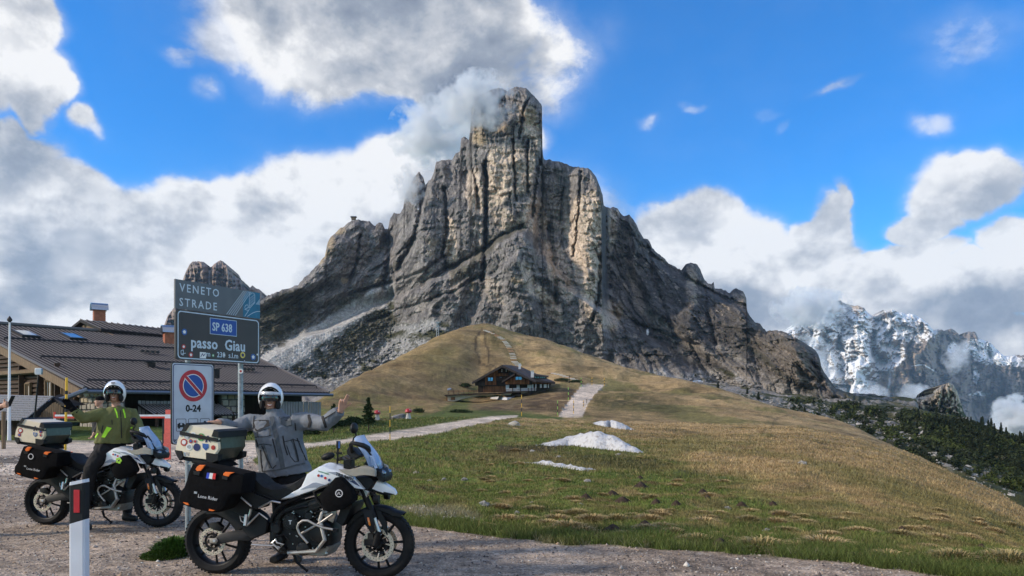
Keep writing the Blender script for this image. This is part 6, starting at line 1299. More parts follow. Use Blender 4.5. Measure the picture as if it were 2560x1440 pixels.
mat('chalet_wood', (.20,.085,.036), .85, var=.65, scale=1.6, stretch=(2.2,2.2,.25)); mat('chalet_dark', (.030,.019,.014), .85, var=.4, scale=1.5, stretch=(3,3,.4)); mat('chalet_roof', (.050,.036,.032), .8, var=.2); mat('window_blue', (.22,.36,.62), .15, metal=.3)
HT = thing('mountain_hotel', 'long low wooden and stone mountain hotel with a dark seamed metal roof', 'hotel', (-22, 40, 0)); HO = Vector((-22, 40, 0))
sdv = Vector((.62,.785,0)).normalized(); nrv = Vector((-sdv.y, sdv.x, 0))
def RF(s, w, dz=0.0, sl=.25): return sdv*s+nrv*w+Vector((0,0,2.55+sl*w+dz))
def quad_solid(nm, a, b, c, d, th, m_, par):
    n = (b-a).cross(d-a).normalized(); n = n if n.z > 0 else -n; mb = MB(); A = [a,b,c,d]; Bq = [p-n*th for p in A]; mb.add(A+Bq, [(0,1,2,3),(7,6,5,4),(0,4,5,1),(1,5,6,2),(2,6,7,3),(3,7,4,0)]); return mb.build(nm, MATS[m_], par)
S1, SB = 15.6, 18.9
rf = quad_solid('roof', RF(0,0), RF(S1,0), RF(SB,18.4), RF(-.3,19.2), .22, 'roof_metal', HT)
quad_solid('roof', RF(-.3,19.2), RF(SB,19.0), RF(SB,25)-Vector((0,0,3)), RF(-.3,25)-Vector((0,0,3)), .2, 'roof_metal', HT)
m = MB(); k = 0; n_s = 60
for i in range(n_s+1):
    t = i/n_s; a = RF(t*S1, .02, .03); b = RF(-.3*(1-t)+SB*t, 18.6, .03); m.tube([a, b], .030, 4)
tag(m.build('roof_seam', MATS['roof_seam'], rf), kind='stuff')
m = MB(); m.tube([RF(-.1,0,.05), RF(-.35,19.2,.05)], .09, 6); m.build('verge_trim', MATS['roof_seam'], rf); m = MB(); m.tube([RF(S1,0,.05), RF(SB,18.4,.05)], .08, 6); m.build('verge_trim', MATS['roof_seam'], rf); m = MB(); m.tube([RF(-.3,19.2,.08), RF(11.2,19.1,.08)], .12, 6); m.build('ridge_cap', MATS['roof_seam'], rf)
for w_, dz in ((1.3,.16),(7.4,.14),(13.0,.12)):
    m = MB(); s1_ = S1+(SB-S1)*w_/18.4
    for q in (0,.14): m.tube([RF(.6,w_+q,dz+q*.2), RF(s1_-.3,w_+q,dz+q*.2)], .028, 5)
    for i in range(16): s_ = .6+(s1_-.9)*i/15; m.box(RF(s_,w_,dz*.4), (.06,.06,dz))
    m.build('snow_guard', MATS['dark_tin'], rf)
m = MB(); m.tube([RF(-.4,-.10,-.12), RF(S1+.2,-.10,-.12)], .10, 8); m.build('gutter', MATS['gutter'], HT, smooth=True)
quad_solid('verge_board', RF(-.28,-.05,-.05), RF(-.28,19.2,-.05), RF(-.36,19.2,-.10), RF(-.36,-.05,-.10), .42, 'old_wood', HT)
m = MB(); m.add([RF(-.36,0,-.02), RF(-.36,19.2,-.02), RF(-.36,19.2,-.46), RF(-.36,0,-.46), RF(-.24,0,-.02), RF(-.24,19.2,-.02), RF(-.24,19.2,-.46), RF(-.24,0,-.46)], [(0,1,2,3),(7,6,5,4),(0,4,5,1),(2,6,7,3),(1,5,6,2),(0,3,7,4)]); m.build('verge_board', MATS['old_wood'], HT)
# second, higher roof behind
a, b, c, d = RF(9.2,19.0,.25), RF(24,19.0,.0), RF(24,23,.25), RF(9.2,22.6,.3)
r2 = quad_solid('roof', RF(8.9,18.6,.30), RF(20.5,18.2,.10), RF(20.5,21.6,.12), RF(8.9,22.2,.35), .2, 'roof_metal', HT); quad_solid('roof', RF(8.9,22.2,.35), RF(20.5,21.6,.12), RF(20.5,27,-2.2), RF(8.9,27,-2.2), .2, 'roof_metal', HT)
m = MB()
for i in range(26): t = i/25; m.tube([RF(8.9+11.6*t,18.6-.4*t,.34-.2*t), RF(8.9+11.6*t,22.2-.6*t,.40-.23*t)], .035, 4)
tag(m.build('roof_seam', MATS['roof_seam'], r2), kind='stuff')
m = MB(); m.add([RF(9.3,17.5,.1), RF(9.3,22.2,.1), RF(9.3,26.5,-2.4), RF(9.3,26.5,-4), RF(9.3,17.5,-3)], [(0,1,2,3,4)]); m.build('gable', MATS['old_wood'], HT)
for k in range(3): m = MB(); m.tube([RF(8.95,19.5+k*1.1,-.1+k*.02), RF(8.95,21.2,-1.0+k*.3)], .09, 6); m.build('gable_beam', MATS['old_wood'], HT)
# chimneys, vents, skylights
def chimney(px, py, Y, w_, h_):
    b = P(px, py, Y)-HO; m = MB(); m.box(b+Vector((0,0,-.2)), (w_,w_,h_+.8), Matrix.Rotation(R(35),3,'Z')); ch = m.build('chimney', MATS['brick'], HT)
    m = MB(); m.box(b+Vector((0,0,-h_/2+.12)), (w_*1.25,w_*1.25,.22), Matrix.Rotation(R(35),3,'Z')); m.build('flashing', MATS['gutter'], ch)
    for j in range(5): m = MB(); m.box(b+Vector((0,0,-h_/2+.30+j*h_*.17)), (w_*1.03,w_*1.03,h_*.13), Matrix.Rotation(R(35),3,'Z')); m.build('brick_course', MATS['brick'], ch)
    m = MB(); Mr = Matrix.Rotation(R(35),3,'Z'); rings = []
    for x in (-.75,.75): rings.append([b+Mr @ Vector((x*w_, math.cos(R(t))*w_*.72, h_/2+.15+math.sin(R(t))*w_*.72)) for t in range(0,181,15)]+[b+Mr @ Vector((x*w_, math.cos(R(t))*w_*.66, h_/2+.15+math.sin(R(t))*w_*.66)) for t in range(180,-1,-15)])
    m.loft(rings); m.build('chimney_hood', MATS['shiny_tin'], ch, smooth=True)
    m = MB(); m.add([b+Mr @ Vector((-.76*w_, math.cos(R(t))*w_*.66, h_/2+.15+math.sin(R(t))*w_*.66)) for t in range(0,181,15)], [tuple(range(13))]); m.build('hood_end', MATS['dark_tin'], ch)
chimney(248, 796, 63, .82, 1.0); chimney(424, 853, 60, .8, 1.0)
for px, py, Y, k in ((300,882,54,1.0),(378,921,49,.85),(541,935,47,.6)):
    b = P(px, py, Y)-HO; m = MB(); m.box(b, (.5*k,.5*k,.9*k), Matrix.Rotation(R(38),3,'Z')); v_ = m.build('roof_vent', MATS['roof_metal'], rf); m = MB(); m.box(b+Vector((0,0,.5*k)), (.85*k,.7*k,.06), Matrix.Rotation(R(38),3,'Z')@Matrix.Rotation(R(-8),3,'Y')); m.build('vent_cap', MATS['dark_tin'], v_)
for s_, w_ in ((2.2,15.2),(5.2,15.4)):
    quad_solid('skylight_frame', RF(s_-.15,w_-.9,.17), RF(s_+.95,w_-.9,.17), RF(s_+.95,w_+1.0,.17), RF(s_-.15,w_+1.0,.17), .16, 'dark_tin', rf); quad_solid('skylight', RF(s_,w_-.75,.19), RF(s_+.8,w_-.75,.19), RF(s_+.8,w_+.85,.19), RF(s_,w_+.85,.19), .02, 'window_glass', rf)
for s_, w_ in ((8.2,10.8),(12.6,6.0),(14.9,12.0)):
    m = MB()
    for j in range(4): m.box(RF(s_+j*.35,w_,.18), (.22,.22,.16), Matrix.Rotation(R(50),3,'Z'))
    m.build('roof_vent', MATS['dark_tin'], rf)
# gable facade (left): log wall, stone pier, windows
def wall_quad(nm, s0, s1_, w0, w1, z0, z1a, z1b, m_, off=0.0):
    """vertical wall in the plane s = const (gable side) between w0..w1; top follows z1a..z1b"""
    g = lambda w_, z: sdv*(s0)+nrv*w_+Vector((0,0,z)); th = sdv*.3; mb = MB(); A = [g(w0,z0), g(w1,z0), g(w1,z1b), g(w0,z1a)]; Bq = [p+th for p in A]; mb.add(A+Bq, [(0,1,2,3),(7,6,5,4),(0,4,5,1),(1,5,6,2),(2,6,7,3),(3,7,4,0)]); return mb.build(nm, MATS[m_], HT)
gz = .42
wall_quad('stone_backing', 1.2, 0, .3, 3.6, gz, 2.35, 3.1, 'mortar'); wall_quad('timber_wall', 1.0, 0, 3.6, 19, gz+.5, 3.05, 6.9, 'dark_wood')
for j in range(24):
    z = gz+.55+j*.27; w_hi = 19; w_lo = max(3.6, (z-2.35)/.25+.4)
    if w_lo < w_hi-.5: m = MB(); m.tube([sdv*.98+nrv*w_lo+Vector((0,0,z)), sdv*.98+nrv*w_hi+Vector((0,0,z))], .13, 6); m.build('log', MATS['dark_wood'], HT)
def opening(w0, w1, z0, z1):
    g = lambda w_, z, o: sdv*(.80-o)+nrv*w_+Vector((0,0,z)); m = MB()
    for a, b in (((w0,z0),(w1,z0)),((w1,z0),(w1,z1)),((w1,z1),(w0,z1)),((w0,z1),(w0,z0))): m.tube([g(*a,0), g(*b,0)], .10, 4)
    wf = m.build('window', MATS['old_wood'], HT); m = MB(); m.add([g(w0,z0,-.05), g(w1,z0,-.05), g(w1,z1,-.05), g(w0,z1,-.05)], [(0,1,2,3)]); m.build('pane', MATS['curtain'], wf)
    m = MB(); m.tube([g((w0+w1)/2,z0,.02), g((w0+w1)/2,z1,.02)], .04, 4); m.build('glazing_bar', MATS['old_wood'], wf)
opening(6.35,7.25,1.95,3.15); opening(4.55,5.0,1.8,3.2); opening(3.95,4.3,1.8,3.1); opening(9.5,10.2,2.0,3.0)
for w_, z in ((8.0,3.7),(12.,3.7)): m = MB(); m.tube([sdv*.6+nrv*(w_-1.6)+Vector((0,0,z)), sdv*.6+nrv*(w_+3)+Vector((0,0,z))], .16, 6); m.build('beam', MATS['old_wood'], HT)
for w_ in (5.4,7.8,10.6): m = MB(); m.box(sdv*.7+nrv*w_+Vector((0,0,2.4)), (.28,.28,3.4), Matrix.Rotation(R(38),3,'Z')); m.build('timber_post', MATS['dark_wood'], HT)
# stones of the pier: uneven faces proud of the mortar, on the gable side and round the corner
rs = random.Random(11)
def stones(org, ax, n_, W0, H0, name='stone', par=None, size=.38, cut=None):
    z = 0; row = 0
    while z < H0-.08:
        h = min(rs.uniform(.7,1.15)*size, H0-z); x = -rs.uniform(0,.3)*(row % 2)
        while x < W0-.06:
            w_ = rs.uniform(.7,1.7)*size; x1 = min(x+w_, W0); x0 = max(x, 0)
            if x1-x0 > .1 and (cut is None or z+h*.8 < cut((x0+x1)/2)):
                g_ = .022; j = lambda: rs.uniform(-.03,.03); q = [(x0+g_+abs(j()),z+g_+abs(j())),(x1-g_-abs(j()),z+g_+abs(j())),(x1-g_-abs(j()),z+h-g_-abs(j())),((x0+x1)/2+j(),z+h-g_*.6),(x0+g_+abs(j()),z+h-g_-abs(j()))]
                pr = rs.uniform(.04,.09); A = [org+ax*a+Vector((0,0,b)) for a, b in q]; Bq = [org+ax*((x0+x1)/2+(a-(x0+x1)/2)*.86)+Vector((0,0,z+h/2+(b-z-h/2)*.84))+n_*pr for a, b in q]; mb = MB(); k = len(q)
                mb.add(A+Bq, [tuple(range(k, 2*k))]+[(i, (i+1)%k, (i+1)%k+k, i+k) for i in range(k)]); mb.build(name, MATS[rs.choice(('stone','stone_warm','stone'))], par or HT)
            x += w_
        z += h; row += 1
stones(sdv*1.19+nrv*.3+Vector((0,0,gz)), nrv, -sdv, 3.3, 2.6, cut=lambda x: 1.95+.22*x)
# long side under the eave
def side_wall(nm, s0, s1_, w_, z0, z1, m_):
    A = [sdv*s0+nrv*w_+Vector((0,0,z0)), sdv*s1_+nrv*w_+Vector((0,0,z0)), sdv*s1_+nrv*w_+Vector((0,0,z1)), sdv*s0+nrv*w_+Vector((0,0,z1))]; mb = MB(); Bq = [p+nrv*.25 for p in A]; mb.add(A+Bq, [(0,1,2,3),(7,6,5,4),(0,4,5,1),(1,5,6,2),(2,6,7,3),(3,7,4,0)]); return mb.build(nm, MATS[m_], HT)
side_wall('stone_backing', 1.2, 2.1, .3, gz, 2.4, 'mortar'); stones(sdv*1.2+nrv*.29+Vector((0,0,gz)), sdv, -nrv, .85, 1.9)
side_wall('porch_wall', 2.1, 15.0, 2.2, .2, 3.0, 'chalet_dark'); side_wall('stone_backing', 8.15, 9.75, .9, .2, 2.45, 'mortar'); stones(sdv*8.15+nrv*.89+Vector((0,0,.2)), sdv, -nrv, 1.6, 2.2)
for s0, s1_, w_, z0, z1 in ((3.0,7.6,.7,1.05,1.95),(11.0,15.3,.5,.3,1.95)):
    n_ = int((s1_-s0)/.2)
    for i in range(n_): m = MB(); m.box(sdv*(s0+(i+.5)*(s1_-s0)/n_)+nrv*(w_+rs.uniform(-.015,.015))+Vector((0,0,(z0+z1)/2)), (.17,.03,z1-z0+rs.uniform(-.03,.03)), Matrix.Rotation(math.atan2(sdv.y,sdv.x),3,'Z')); m.build('board', MATS['grey_wood'], HT)
quad_solid('lean_to_roof', sdv*3.0-nrv*1.2+Vector((0,0,1.15)), sdv*8.0-nrv*1.2+Vector((0,0,1.15)), sdv*8.0+nrv*.7+Vector((0,0,1.75)), sdv*3.0+nrv*.7+Vector((0,0,1.75)), .08, 'roof_metal', HT)
for i in range(26): a = 3.05+i*.19; m = MB(); m.tube([sdv*a-nrv*1.2+Vector((0,0,1.18)), sdv*a+nrv*.68+Vector((0,0,1.78))], .035, 4); m.build('batten', MATS['grey_wood'], HT)
for s_ in (3.2,5.6,7.8): m = MB(); m.box(sdv*s_-nrv*1.0+Vector((0,0,.75)), (.14,.14,1.1)); m.build('porch_post', MATS['dark_wood'], HT)
m = MB(); m.tube([P(98,1013,38.6)-HO, P(160,996,39.0)-HO, P(218,974,39.4)-HO], .11, 6); m.build('canopy_beam', MATS['gutter'], HT)

# shed with plank roof in front of the hotel
SD = thing('garden_shed', 'small timber shed with a grey plank roof in front of the hotel', 'shed', P(60,1090,36.5)-Vector((0,0,P(60,1090,36.5).z-.25))); SO = Vector(SD.location); sh = lambda px, py, Y: P(px, py, Y)-SO
A_, B_, C_, D_ = sh(-60,1050,36.2), sh(60,1052,36.2), sh(134,991,38.6), sh(-60,986,38.8)
for j in range(11):
    t0, t1 = j/11, (j+1)/11; a = A_.lerp(D_, t0); b = B_.lerp(C_, t0); c = B_.lerp(C_, t1); d = A_.lerp(D_, t1); up = Vector((0,0,.05)); mb = MB(); mb.add([a, b, c+up*-.4, d+up*-.4, a+up*1.3, b+up*1.3, c+up*.4, d+up*.4], [(0,1,2,3),(7,6,5,4),(0,4,5,1),(1,5,6,2),(2,6,7,3),(3,7,4,0)]); mb.build('roof_plank', MATS['grey_wood'], SD)
def plate(par, nm, pts, th, m_, dv=Vector((0,1,0))):
    mb = MB(); n = len(pts); mb.add(pts+[p+dv*th for p in pts], [tuple(range(n)), tuple(range(2*n-1,n-1,-1))]+[(i,(i+1)%n,(i+1)%n+n,i+n) for i in range(n)]); return mb.build(nm, MATS[m_], par)
plate(SD, 'verge_board', [sh(60,1056,36.1), sh(134,993,38.4), sh(134,1003,38.4), sh(60,1069,36.1)], .2, 'dark_tin'); plate(SD, 'verge_board', [sh(130,993,38.4), sh(172,1016,38.0), sh(172,1026,38.0), sh(130,1003,38.4)], .2, 'dark_tin')
plate(SD, 'roof_side', [sh(134,992,38.5), sh(172,1016,38.1), sh(215,1012,40.2), sh(150,985,41)], .05, 'roof_metal')
for i in range(17):
    x0 = 62+i*5.6; yt = 1064-(x0-62)*.86 if x0 < 134 else 1003+(x0-134)*.62; plate(SD, 'board', [sh(x0,1088,37.4), sh(x0+5,1088,37.4), sh(x0+5,max(1005,yt),37.4), sh(x0,max(1005,yt+3),37.4)], .06, 'old_wood')
plate(SD, 'shed_wall', [sh(-60,1088,37.5), sh(160,1088,37.5), sh(160,1020,37.5), sh(-60,1045,37.5)], .1, 'chalet_dark')

# ---- barrier, poles, boards on the lot
def world(px, py, Y): return P(px, py, Y)
bt = thing('boom_barrier', 'long red and white boom barrier across the lawn behind the rider', 'barrier', (world(170,1040,30).x, 30, 0)); bo_ = Vector(bt.location)
za = world(140,1041,30).z; xs = [138,186,232,338,392,413,425]
for i in range(12):
    x0, x1 = 138+i*24, 138+(i+1)*24; p0, p1 = world(x0,1041,30)-bo_, world(x1,1041,30)-bo_
    for k, m_ in ((0,'white_gloss'),(1,'red_paint')): mb = MB(); mb.box(((p0.x+p1.x)/2, 0, p0.z+(.035 if k == 0 else -.035)), (p1.x-p0.x, .05, .07)); mb.build('boom_segment', MATS[m_ if (k == 0 or i % 4 != 2) else 'red_paint'], bt)
for px in (152,342,408): m = MB(); b = world(px,1041,30)-bo_; m.box((b.x, .08, b.z/2+.05), (.10,.10,b.z+.15)); m.build('post', MATS['dark_tin'], bt)
mp_ = thing('marker_post', 'short red and white striped post beside the shed', 'post', (world(137,1058,33).x, 33, .3)); q = world(137,1030,33).z-.3
for i in range(4): m = MB(); m.tube([(0,0,q*i/4), (0,0,q*(i+1)/4)], .045, 8); m.build('band', MATS['red_paint' if i % 2 else 'white_gloss'], mp_)
fp = thing('flagpole', 'white flagpole with a dark pointed finial in front of the hotel', 'flagpole', (world(23,1062,33).x, 33, .2)); zt = world(25,806,33).z
m = MB(); m.tube([(0,0,0), (0,0,1.2), (0.02,0,zt-.2)], [.075,.06,.035], 10); m.build('pole', MATS['white_gloss'], fp, smooth=True); m = MB(); m.loft([ring(Vector((.02,0,zt-.2+h)), Vector((1,0,0)), Vector((0,1,0)), r_, r_, 8) for h, r_ in ((0,.03),(.08,.10),(.14,.10),(.28,.01))]); m.build('finial', MATS['dark_tin'], fp)
sp = thing('snow_stake', 'tall yellow pole behind the raised glove of the rider', 'pole', (world(163,1040,26).x, 26, 0)); m = MB(); z1 = world(168,944,26).z; m.tube([(0,0,0), (.05,0,z1)], .040, 8); m.build('yellow_pole', MATS['yellow_paint'], sp, smooth=True)
for k, z in enumerate((z1-.5, z1-1.1)): m = MB(); m.tube([(.05*(z-.06)/z1,0,z-.06), (.05*(z+.06)/z1,0,z+.06)], .042, 8); m.build('band', MATS['dark_tin'], sp)
cb_ = thing('road_board', 'coral red upright board beside the no-parking sign', 'board', (world(418,1100,24).x, 24, 0))
zz = [world(418,y,24).z for y in (1108,1084,1060,1046,1036,1024)]; x0, x1 = world(409,1,24).x-cb_.location.x, world(427,1,24).x-cb_.location.x
for i, (a, b, m_) in enumerate(((0.0,zz[0],'coral_paint'),(zz[0],zz[1],'coral_paint'),(zz[1],zz[3],'coral_paint'),(zz[3],zz[4],'white_gloss'),(zz[4],zz[5],'coral_paint'))): m = MB(); m.box(((x0+x1)/2+.03*i*.3,0,(a+b)/2), ((x1-x0)*(1-.07*i),.05,b-a-.004)); m.build('board_section', MATS[m_], cb_)
wp = thing('wooden_post', 'short weathered wooden post on the grass at the left edge', 'post', (world(9,1085,30).x, 30, 0)); m = MB(); zt = world(9,1028,30).z; m.loft([ring(Vector((0.01*math.sin(z*9),0,z)), Vector((1,0,0)), Vector((0,1,0)), .075, .075, 9) for z in (0,.3,.6,zt-.02,zt)]); m.build('trunk', MATS['old_wood'], wp, smooth=True)
# kerb of the lawn
m = MB()
for i in range(32):
    x0 = -26.5+i*.5; h = .10; m.box((x0+.245, 34.9+.02*math.sin(i*2.1), .02), (.485,.16,.16))
tag(m.build('kerb', MATS['grey_wood'] if False else MATS['stone'], None), kind='structure')

# ================================================================ CHALET ON THE HILL
CY = 147.0; CB = Vector(((1250-HX)/F*CY, CY, 0)); CT = thing('chalet', 'dark timber chalet with white shutters and two chimneys below the hilltop', 'chalet', CB)
def Q(px, py, dy=0.0): return P(px, py, CY+dy)-CB
ZC = lambda pts: [(1080+x/7.53, 890+y/7.53) for x, y in pts]
def face_poly(nm, pts, dy, m_, par=None, th=.25): return plate(par or CT, nm, [Q(x, y, dy) for x, y in ZC(pts)], th, m_)
face_poly('upper_wall', [(810,490),(1000,380),(1310,190),(1620,330),(1900,470),(2240,480),(2240,540),(1900,530),(1380,560),(860,560)], 1.0, 'chalet_dark'); face_poly('lower_wall', [(865,555),(1390,545),(2240,520),(2210,620),(1400,680),(870,690)], .9, 'chalet_dark')
xs = list(range(1000,1480,14)) 
for i, x in enumerate(xs):
    yt = 380-(x-1000)*.615 if x < 1310 else 190+(x-1310)*.48; yt = min(max(yt+16, 215), 470); yb = 330 if 1205 < x < 1420 else (545 if x < 1200 or x > 1400 else 380)
    if x < 1200 or x > 1430: yb = 545 if x < 1200 else 400
    if yb-yt > 12: face_poly('plank', [(x,yb),(x+12,yb),(x+12,yt),(x,yt)], .90, 'chalet_wood', th=.12)
for x in range(1205,1430,14): face_poly('plank', [(x,380),(x+12,380),(x+12,322),(x,322)], .90, 'chalet_wood', th=.12)
for x in range(1385,1830,14):
    yt = max(352, 400-abs(x-1600)*-.28 if x < 1600 else 352+(x-1600)*.40); yt = (455-(x-1385)*.50) if x < 1590 else (352+(x-1590)*.42)
    face_poly('plank', [(x,530),(x+12,530),(x+12,min(520,yt+14)),(x,min(520,yt+14))], -.9, 'chalet_wood', th=.12)
face_poly('front_gable', [(1370,545),(1880,540),(1880,480),(1590,345),(1370,450)], -.75, 'chalet_dark')
for x in range(965,1385,15): face_poly('plank', [(x,680),(x+13,680),(x+13,572),(x,572)], .75, 'chalet_wood', th=.12)
for x in range(1890,2240,15): face_poly('plank', [(x,528),(x+13,528),(x+13,492),(x,492)], .85, 'chalet_wood', th=.12)
def win(pts, dy, m_='window_blue', nm='window'):
    w_ = face_poly(nm, pts, dy, m_, th=.05); (xa, ya), (xb, yb) = pts[0], pts[2]; face_poly('glazing_bar', [((xa+xb)/2-4,ya),((xa+xb)/2+4,ya),((xa+xb)/2+4,yb),((xa+xb)/2-4,yb)], dy-.06, 'chalet_dark', par=w_, th=.05); return w_
win([(1055,468),(1145,468),(1145,405),(1055,405)], .70); win([(1275,455),(1312,455),(1312,398),(1275,398)], .70); win([(1575,445),(1688,445),(1688,392),(1575,392)], -1.0)
face_poly('balcony_recess', [(1240,325),(1430,325),(1430,240),(1310,205),(1240,245)], .80, 'chalet_dark', th=.05)
for x in (1308,1390): face_poly('door_light', [(x,300),(x+14,300),(x+14,245),(x,245)], .7, 'shutter_white', th=.04)
face_poly('balcony', [(810,560),(1000,560),(1000,480),(810,480)], -.3, 'chalet_dark'); face_poly('balcony', [(1205,400),(1420,400),(1500,440),(1400,470),(1205,465)], .3, 'chalet_dark', th=.1)
for x, w_ in ((1388,65),(1592,58),(1796,72),(1875,34),(1945,22),(2032,34),(2105,52),(2182,20)): face_poly('shutter', [(x,615-(x-1388)*.02),(x+w_,612-(x-1388)*.02),(x+w_,528),(x,532)], .55, 'shutter_white', th=.06)
for x in (1462,1660,1840,1985,2070): face_poly('window', [(x,612),(x+115 if x < 1800 else x+25,612),(x+115 if x < 1800 else x+25,540),(x,540)], .7, 'chalet_dark', th=.05)
for y in (612,632,652): face_poly('railing', [(1392,y+10),(1960,y-2),(1960,y-12),(1392,y)], -1.2, 'shutter_white', th=.06)
for x in (1510,1660,1805,1870,1920,1965): face_poly('railing_post', [(x,668),(x+14,668),(x+14,600),(x,600)], -1.3, 'chalet_dark', th=.08)
face_poly('terrace', [(230,735),(850,700),(1260,690),(1830,655),(1830,672),(1260,712),(880,722),(240,752)], -3.0, 'chalet_dark', th=6); ax_ = face_poly('annex_wall', [(275,870),(440,850),(610,800),(880,745),(1200,735),(1200,712),(870,722),(275,748)], -2.0, 'plaster', th=4); face_poly('base_wall', [(1300,735),(1480,735),(1500,700),(1300,705)], -1.5, 'plaster', th=2); face_poly('base_wall', [(1680,705),(1810,680),(1810,662),(1680,670)], -1.5, 'plaster', th=2); face_poly('doorway', [(1480,740),(1680,715),(1680,672),(1480,700)], -1.4, 'chalet_dark', th=1)
face_poly('annex_window', [(358,828),(432,828),(432,772),(358,772)], -2.1, 'chalet_wood', th=.1); face_poly('annex_post', [(272,875),(290,875),(290,755),(272,755)], -2.3, 'chalet_wood', th=.2)
for y in (650,668): face_poly('terrace_rail', [(300,y+45),(870,y+14),(870,y+22),(300,y+53)] if False else [(300,y+14),(870,y),(870,y-7),(300,y+7)], -3.1, 'chalet_wood', th=.08)
for x in range(310,1300,95): face_poly('terrace_rail_post', [(x,722),(x+8,722),(x+8,645),(x,645)], -3.1, 'chalet_dark', th=.1)
def roofc(nm, pts, th=.25, m_='chalet_roof'):
    A = [Q(ZC([(x, y)])[0][0], ZC([(x, y)])[0][1], dy) for x, y, dy in pts]; mb = MB(); n = len(A); mb.add(A+[p-Vector((0,0,th)) for p in A], [tuple(range(n)), tuple(range(2*n-1,n-1,-1))]+[(i,(i+1)%n,(i+1)%n+n,i+n) for i in range(n)]); return mb.build(nm, MATS[m_], CT)
rc = roofc('roof', [(755,485,-1.2),(1320,165,-1.2),(1500,175,14),(960,420,14)], .45); roofc('roof', [(1320,165,-1.2),(1920,455,-1.2),(2310,485,12),(1700,215,14),(1500,175,14)], .45); roofc('roof', [(1560,325,-2.6),(1590,318,-2.6),(1350,480,-2.6),(1310,478,-2.6),(1500,360,3)], .3); roofc('roof', [(1560,322,-2.6),(1600,320,-2.6),(1960,478,-2.6),(1960,455,3),(1700,330,4)], .3)
roofc('roof', [(1900,455,-1.5),(2320,490,-.5),(2300,478,8),(1950,440,5)], .3); roofc('dormer_roof', [(1920,345,1),(2190,380,1),(2195,372,6),(1960,335,6)], .25)
dm = face_poly('dormer', [(1930,420),(2160,430),(2160,380),(1930,352)], 1.6, 'chalet_dark')
for x in (1942,1990,2040,2075,2110): face_poly('dormer_pane', [(x,412),(x+16,413),(x+16,390),(x,388)], 1.5, 'window_glass', par=dm, th=.05)
for x, y, w_, h_, dy in ((1890,345,56,62,1.5),(1650,196,46,48,9)):
    c = Q(*ZC([(x,y)])[0], dy); s_ = CY/F/7.53; m = MB(); m.box(c, (w_*s_, w_*s_, h_*s_+.6)); ch = m.build('chimney', MATS['shutter_white'], CT); m = MB(); m.box(c+Vector((0,0,h_*s_/2+.35)), (w_*s_*1.2, w_*s_*1.2, .15)); m.build('chimney_cap', MATS['plaster'], ch)
# satellite dish
m = MB(); c = Q(*ZC([(1490,325)])[0], .2); m.lathe([(0,.12),(.3,.06),(.55,-.05),(.5,-.04),(0,.06)], c, 14, 'y'); m.build('satellite_dish', MATS['dark_tin'], CT, smooth=True)
# ridge hut and lift pylon
hb = P(884,548,RM[2][-1, int((884-640)/(2257-640)*1149)]-1); ht = thing('ridge_hut', 'tiny hut perched on the left ridge of the great rock', 'hut', hb)
m = MB(); m.box((0,0,.6), (3.6,2.4,2.2)); m.build('hut_wall', MATS['old_wood'], ht); m = MB(); m.add([(-2.6,-1.8,1.6),(2.6,-1.8,1.6),(2.6,1.8,1.6),(-2.6,1.8,1.6),(-2.4,0,2.6),(2.4,0,2.6)], [(0,1,5,4),(3,4,5,2),(0,4,3),(1,2,5),(0,3,2,1)]); m.build('hut_roof', MATS['dark_tin'], ht)
pb = thing('lift_pylon', 'slim metal lattice mast on the scree left of the hilltop', 'mast', (P(1094,842,330).x, 330, P(1094,850,330).z)); s_ = 330/F; m = MB()
for x in (-3,3): m.tube([(x*s_*1.2,0,0), (x*s_*.3,0,44*s_)], .13, 4)
for k in range(7): m.tube([(-3*s_*(1.2-.13*k),0,k*6*s_), (3*s_*(1.2-.13*(k+1)),0,(k+1)*6*s_)], .09, 4)
m.build('lattice', MATS['galvanised'], pb); m = MB(); m.box((0,0,44*s_), (8*s_,.4,.4)); m.build('crossarm', MATS['galvanised'], pb)
# ================================================================ ON THE GROUND
def idx(X, Y):
    c = np.interp(HX+F*X/np.maximum(Y, .1), cols, np.arange(len(cols))); r = np.interp(np.log(np.maximum(Y, YMIN)), lg, np.arange(NR)); return r, c
def zat(X, Y):
    r, c = idx(np.asarray(X, float), np.asarray(Y, float)); c0 = np.clip(c.astype(int), 0, len(cols)-2); r0 = np.clip(r.astype(int), 0, NR-2); a, b = c-c0, r-r0
    return (ZZ[r0, c0]*(1-a)+ZZ[r0, c0+1]*a)*(1-b)+(ZZ[r0+1, c0]*(1-a)+ZZ[r0+1, c0+1]*a)*b
def cat_(X, Y):
    r, c = idx(X, Y); return C[np.clip(np.round(r).astype(int), 0, NR-1), np.clip(np.round(c).astype(int), 0, len(cols)-1)]
PYR = HY-(ZZ-CH)/YY*F
def hitY(px, py, beyond_=False):
    """distance at which the line of sight through a photo pixel meets the ground"""
    c = int(np.clip(round(np.interp(px, cols, np.arange(len(cols)))), 0, len(cols)-1)); col_ = PYR[:, c]; ys = np.interp(px, cols, syy); r0 = np.searchsorted(YY[:, c], ys*1.1) if beyond_ else 0
    seg = col_[r0:]; w_ = np.nonzero(seg <= py)[0]
    if len(w_) == 0: return None
    r = r0+w_[0]; q = max(r-1, r0); a_1, b_1 = col_[q], col_[r]; Y = YY[q, c]+(YY[r, c]-YY[q, c])*(0 if a_1 == b_1 else min(1, max(0, (a_1-py)/(a_1-b_1))))
    if not beyond_ and Y > ys*1.02: return None
    return float(Y)
def gp(px, py, beyond_=False):
    Y = hitY(px, py, beyond_)
    if Y is None: return None
    X = (px-HX)/F*Y; return Vector((X, Y, float(zat(X, Y))))
rnd = random.Random(21); nr = np.random.RandomState(5)
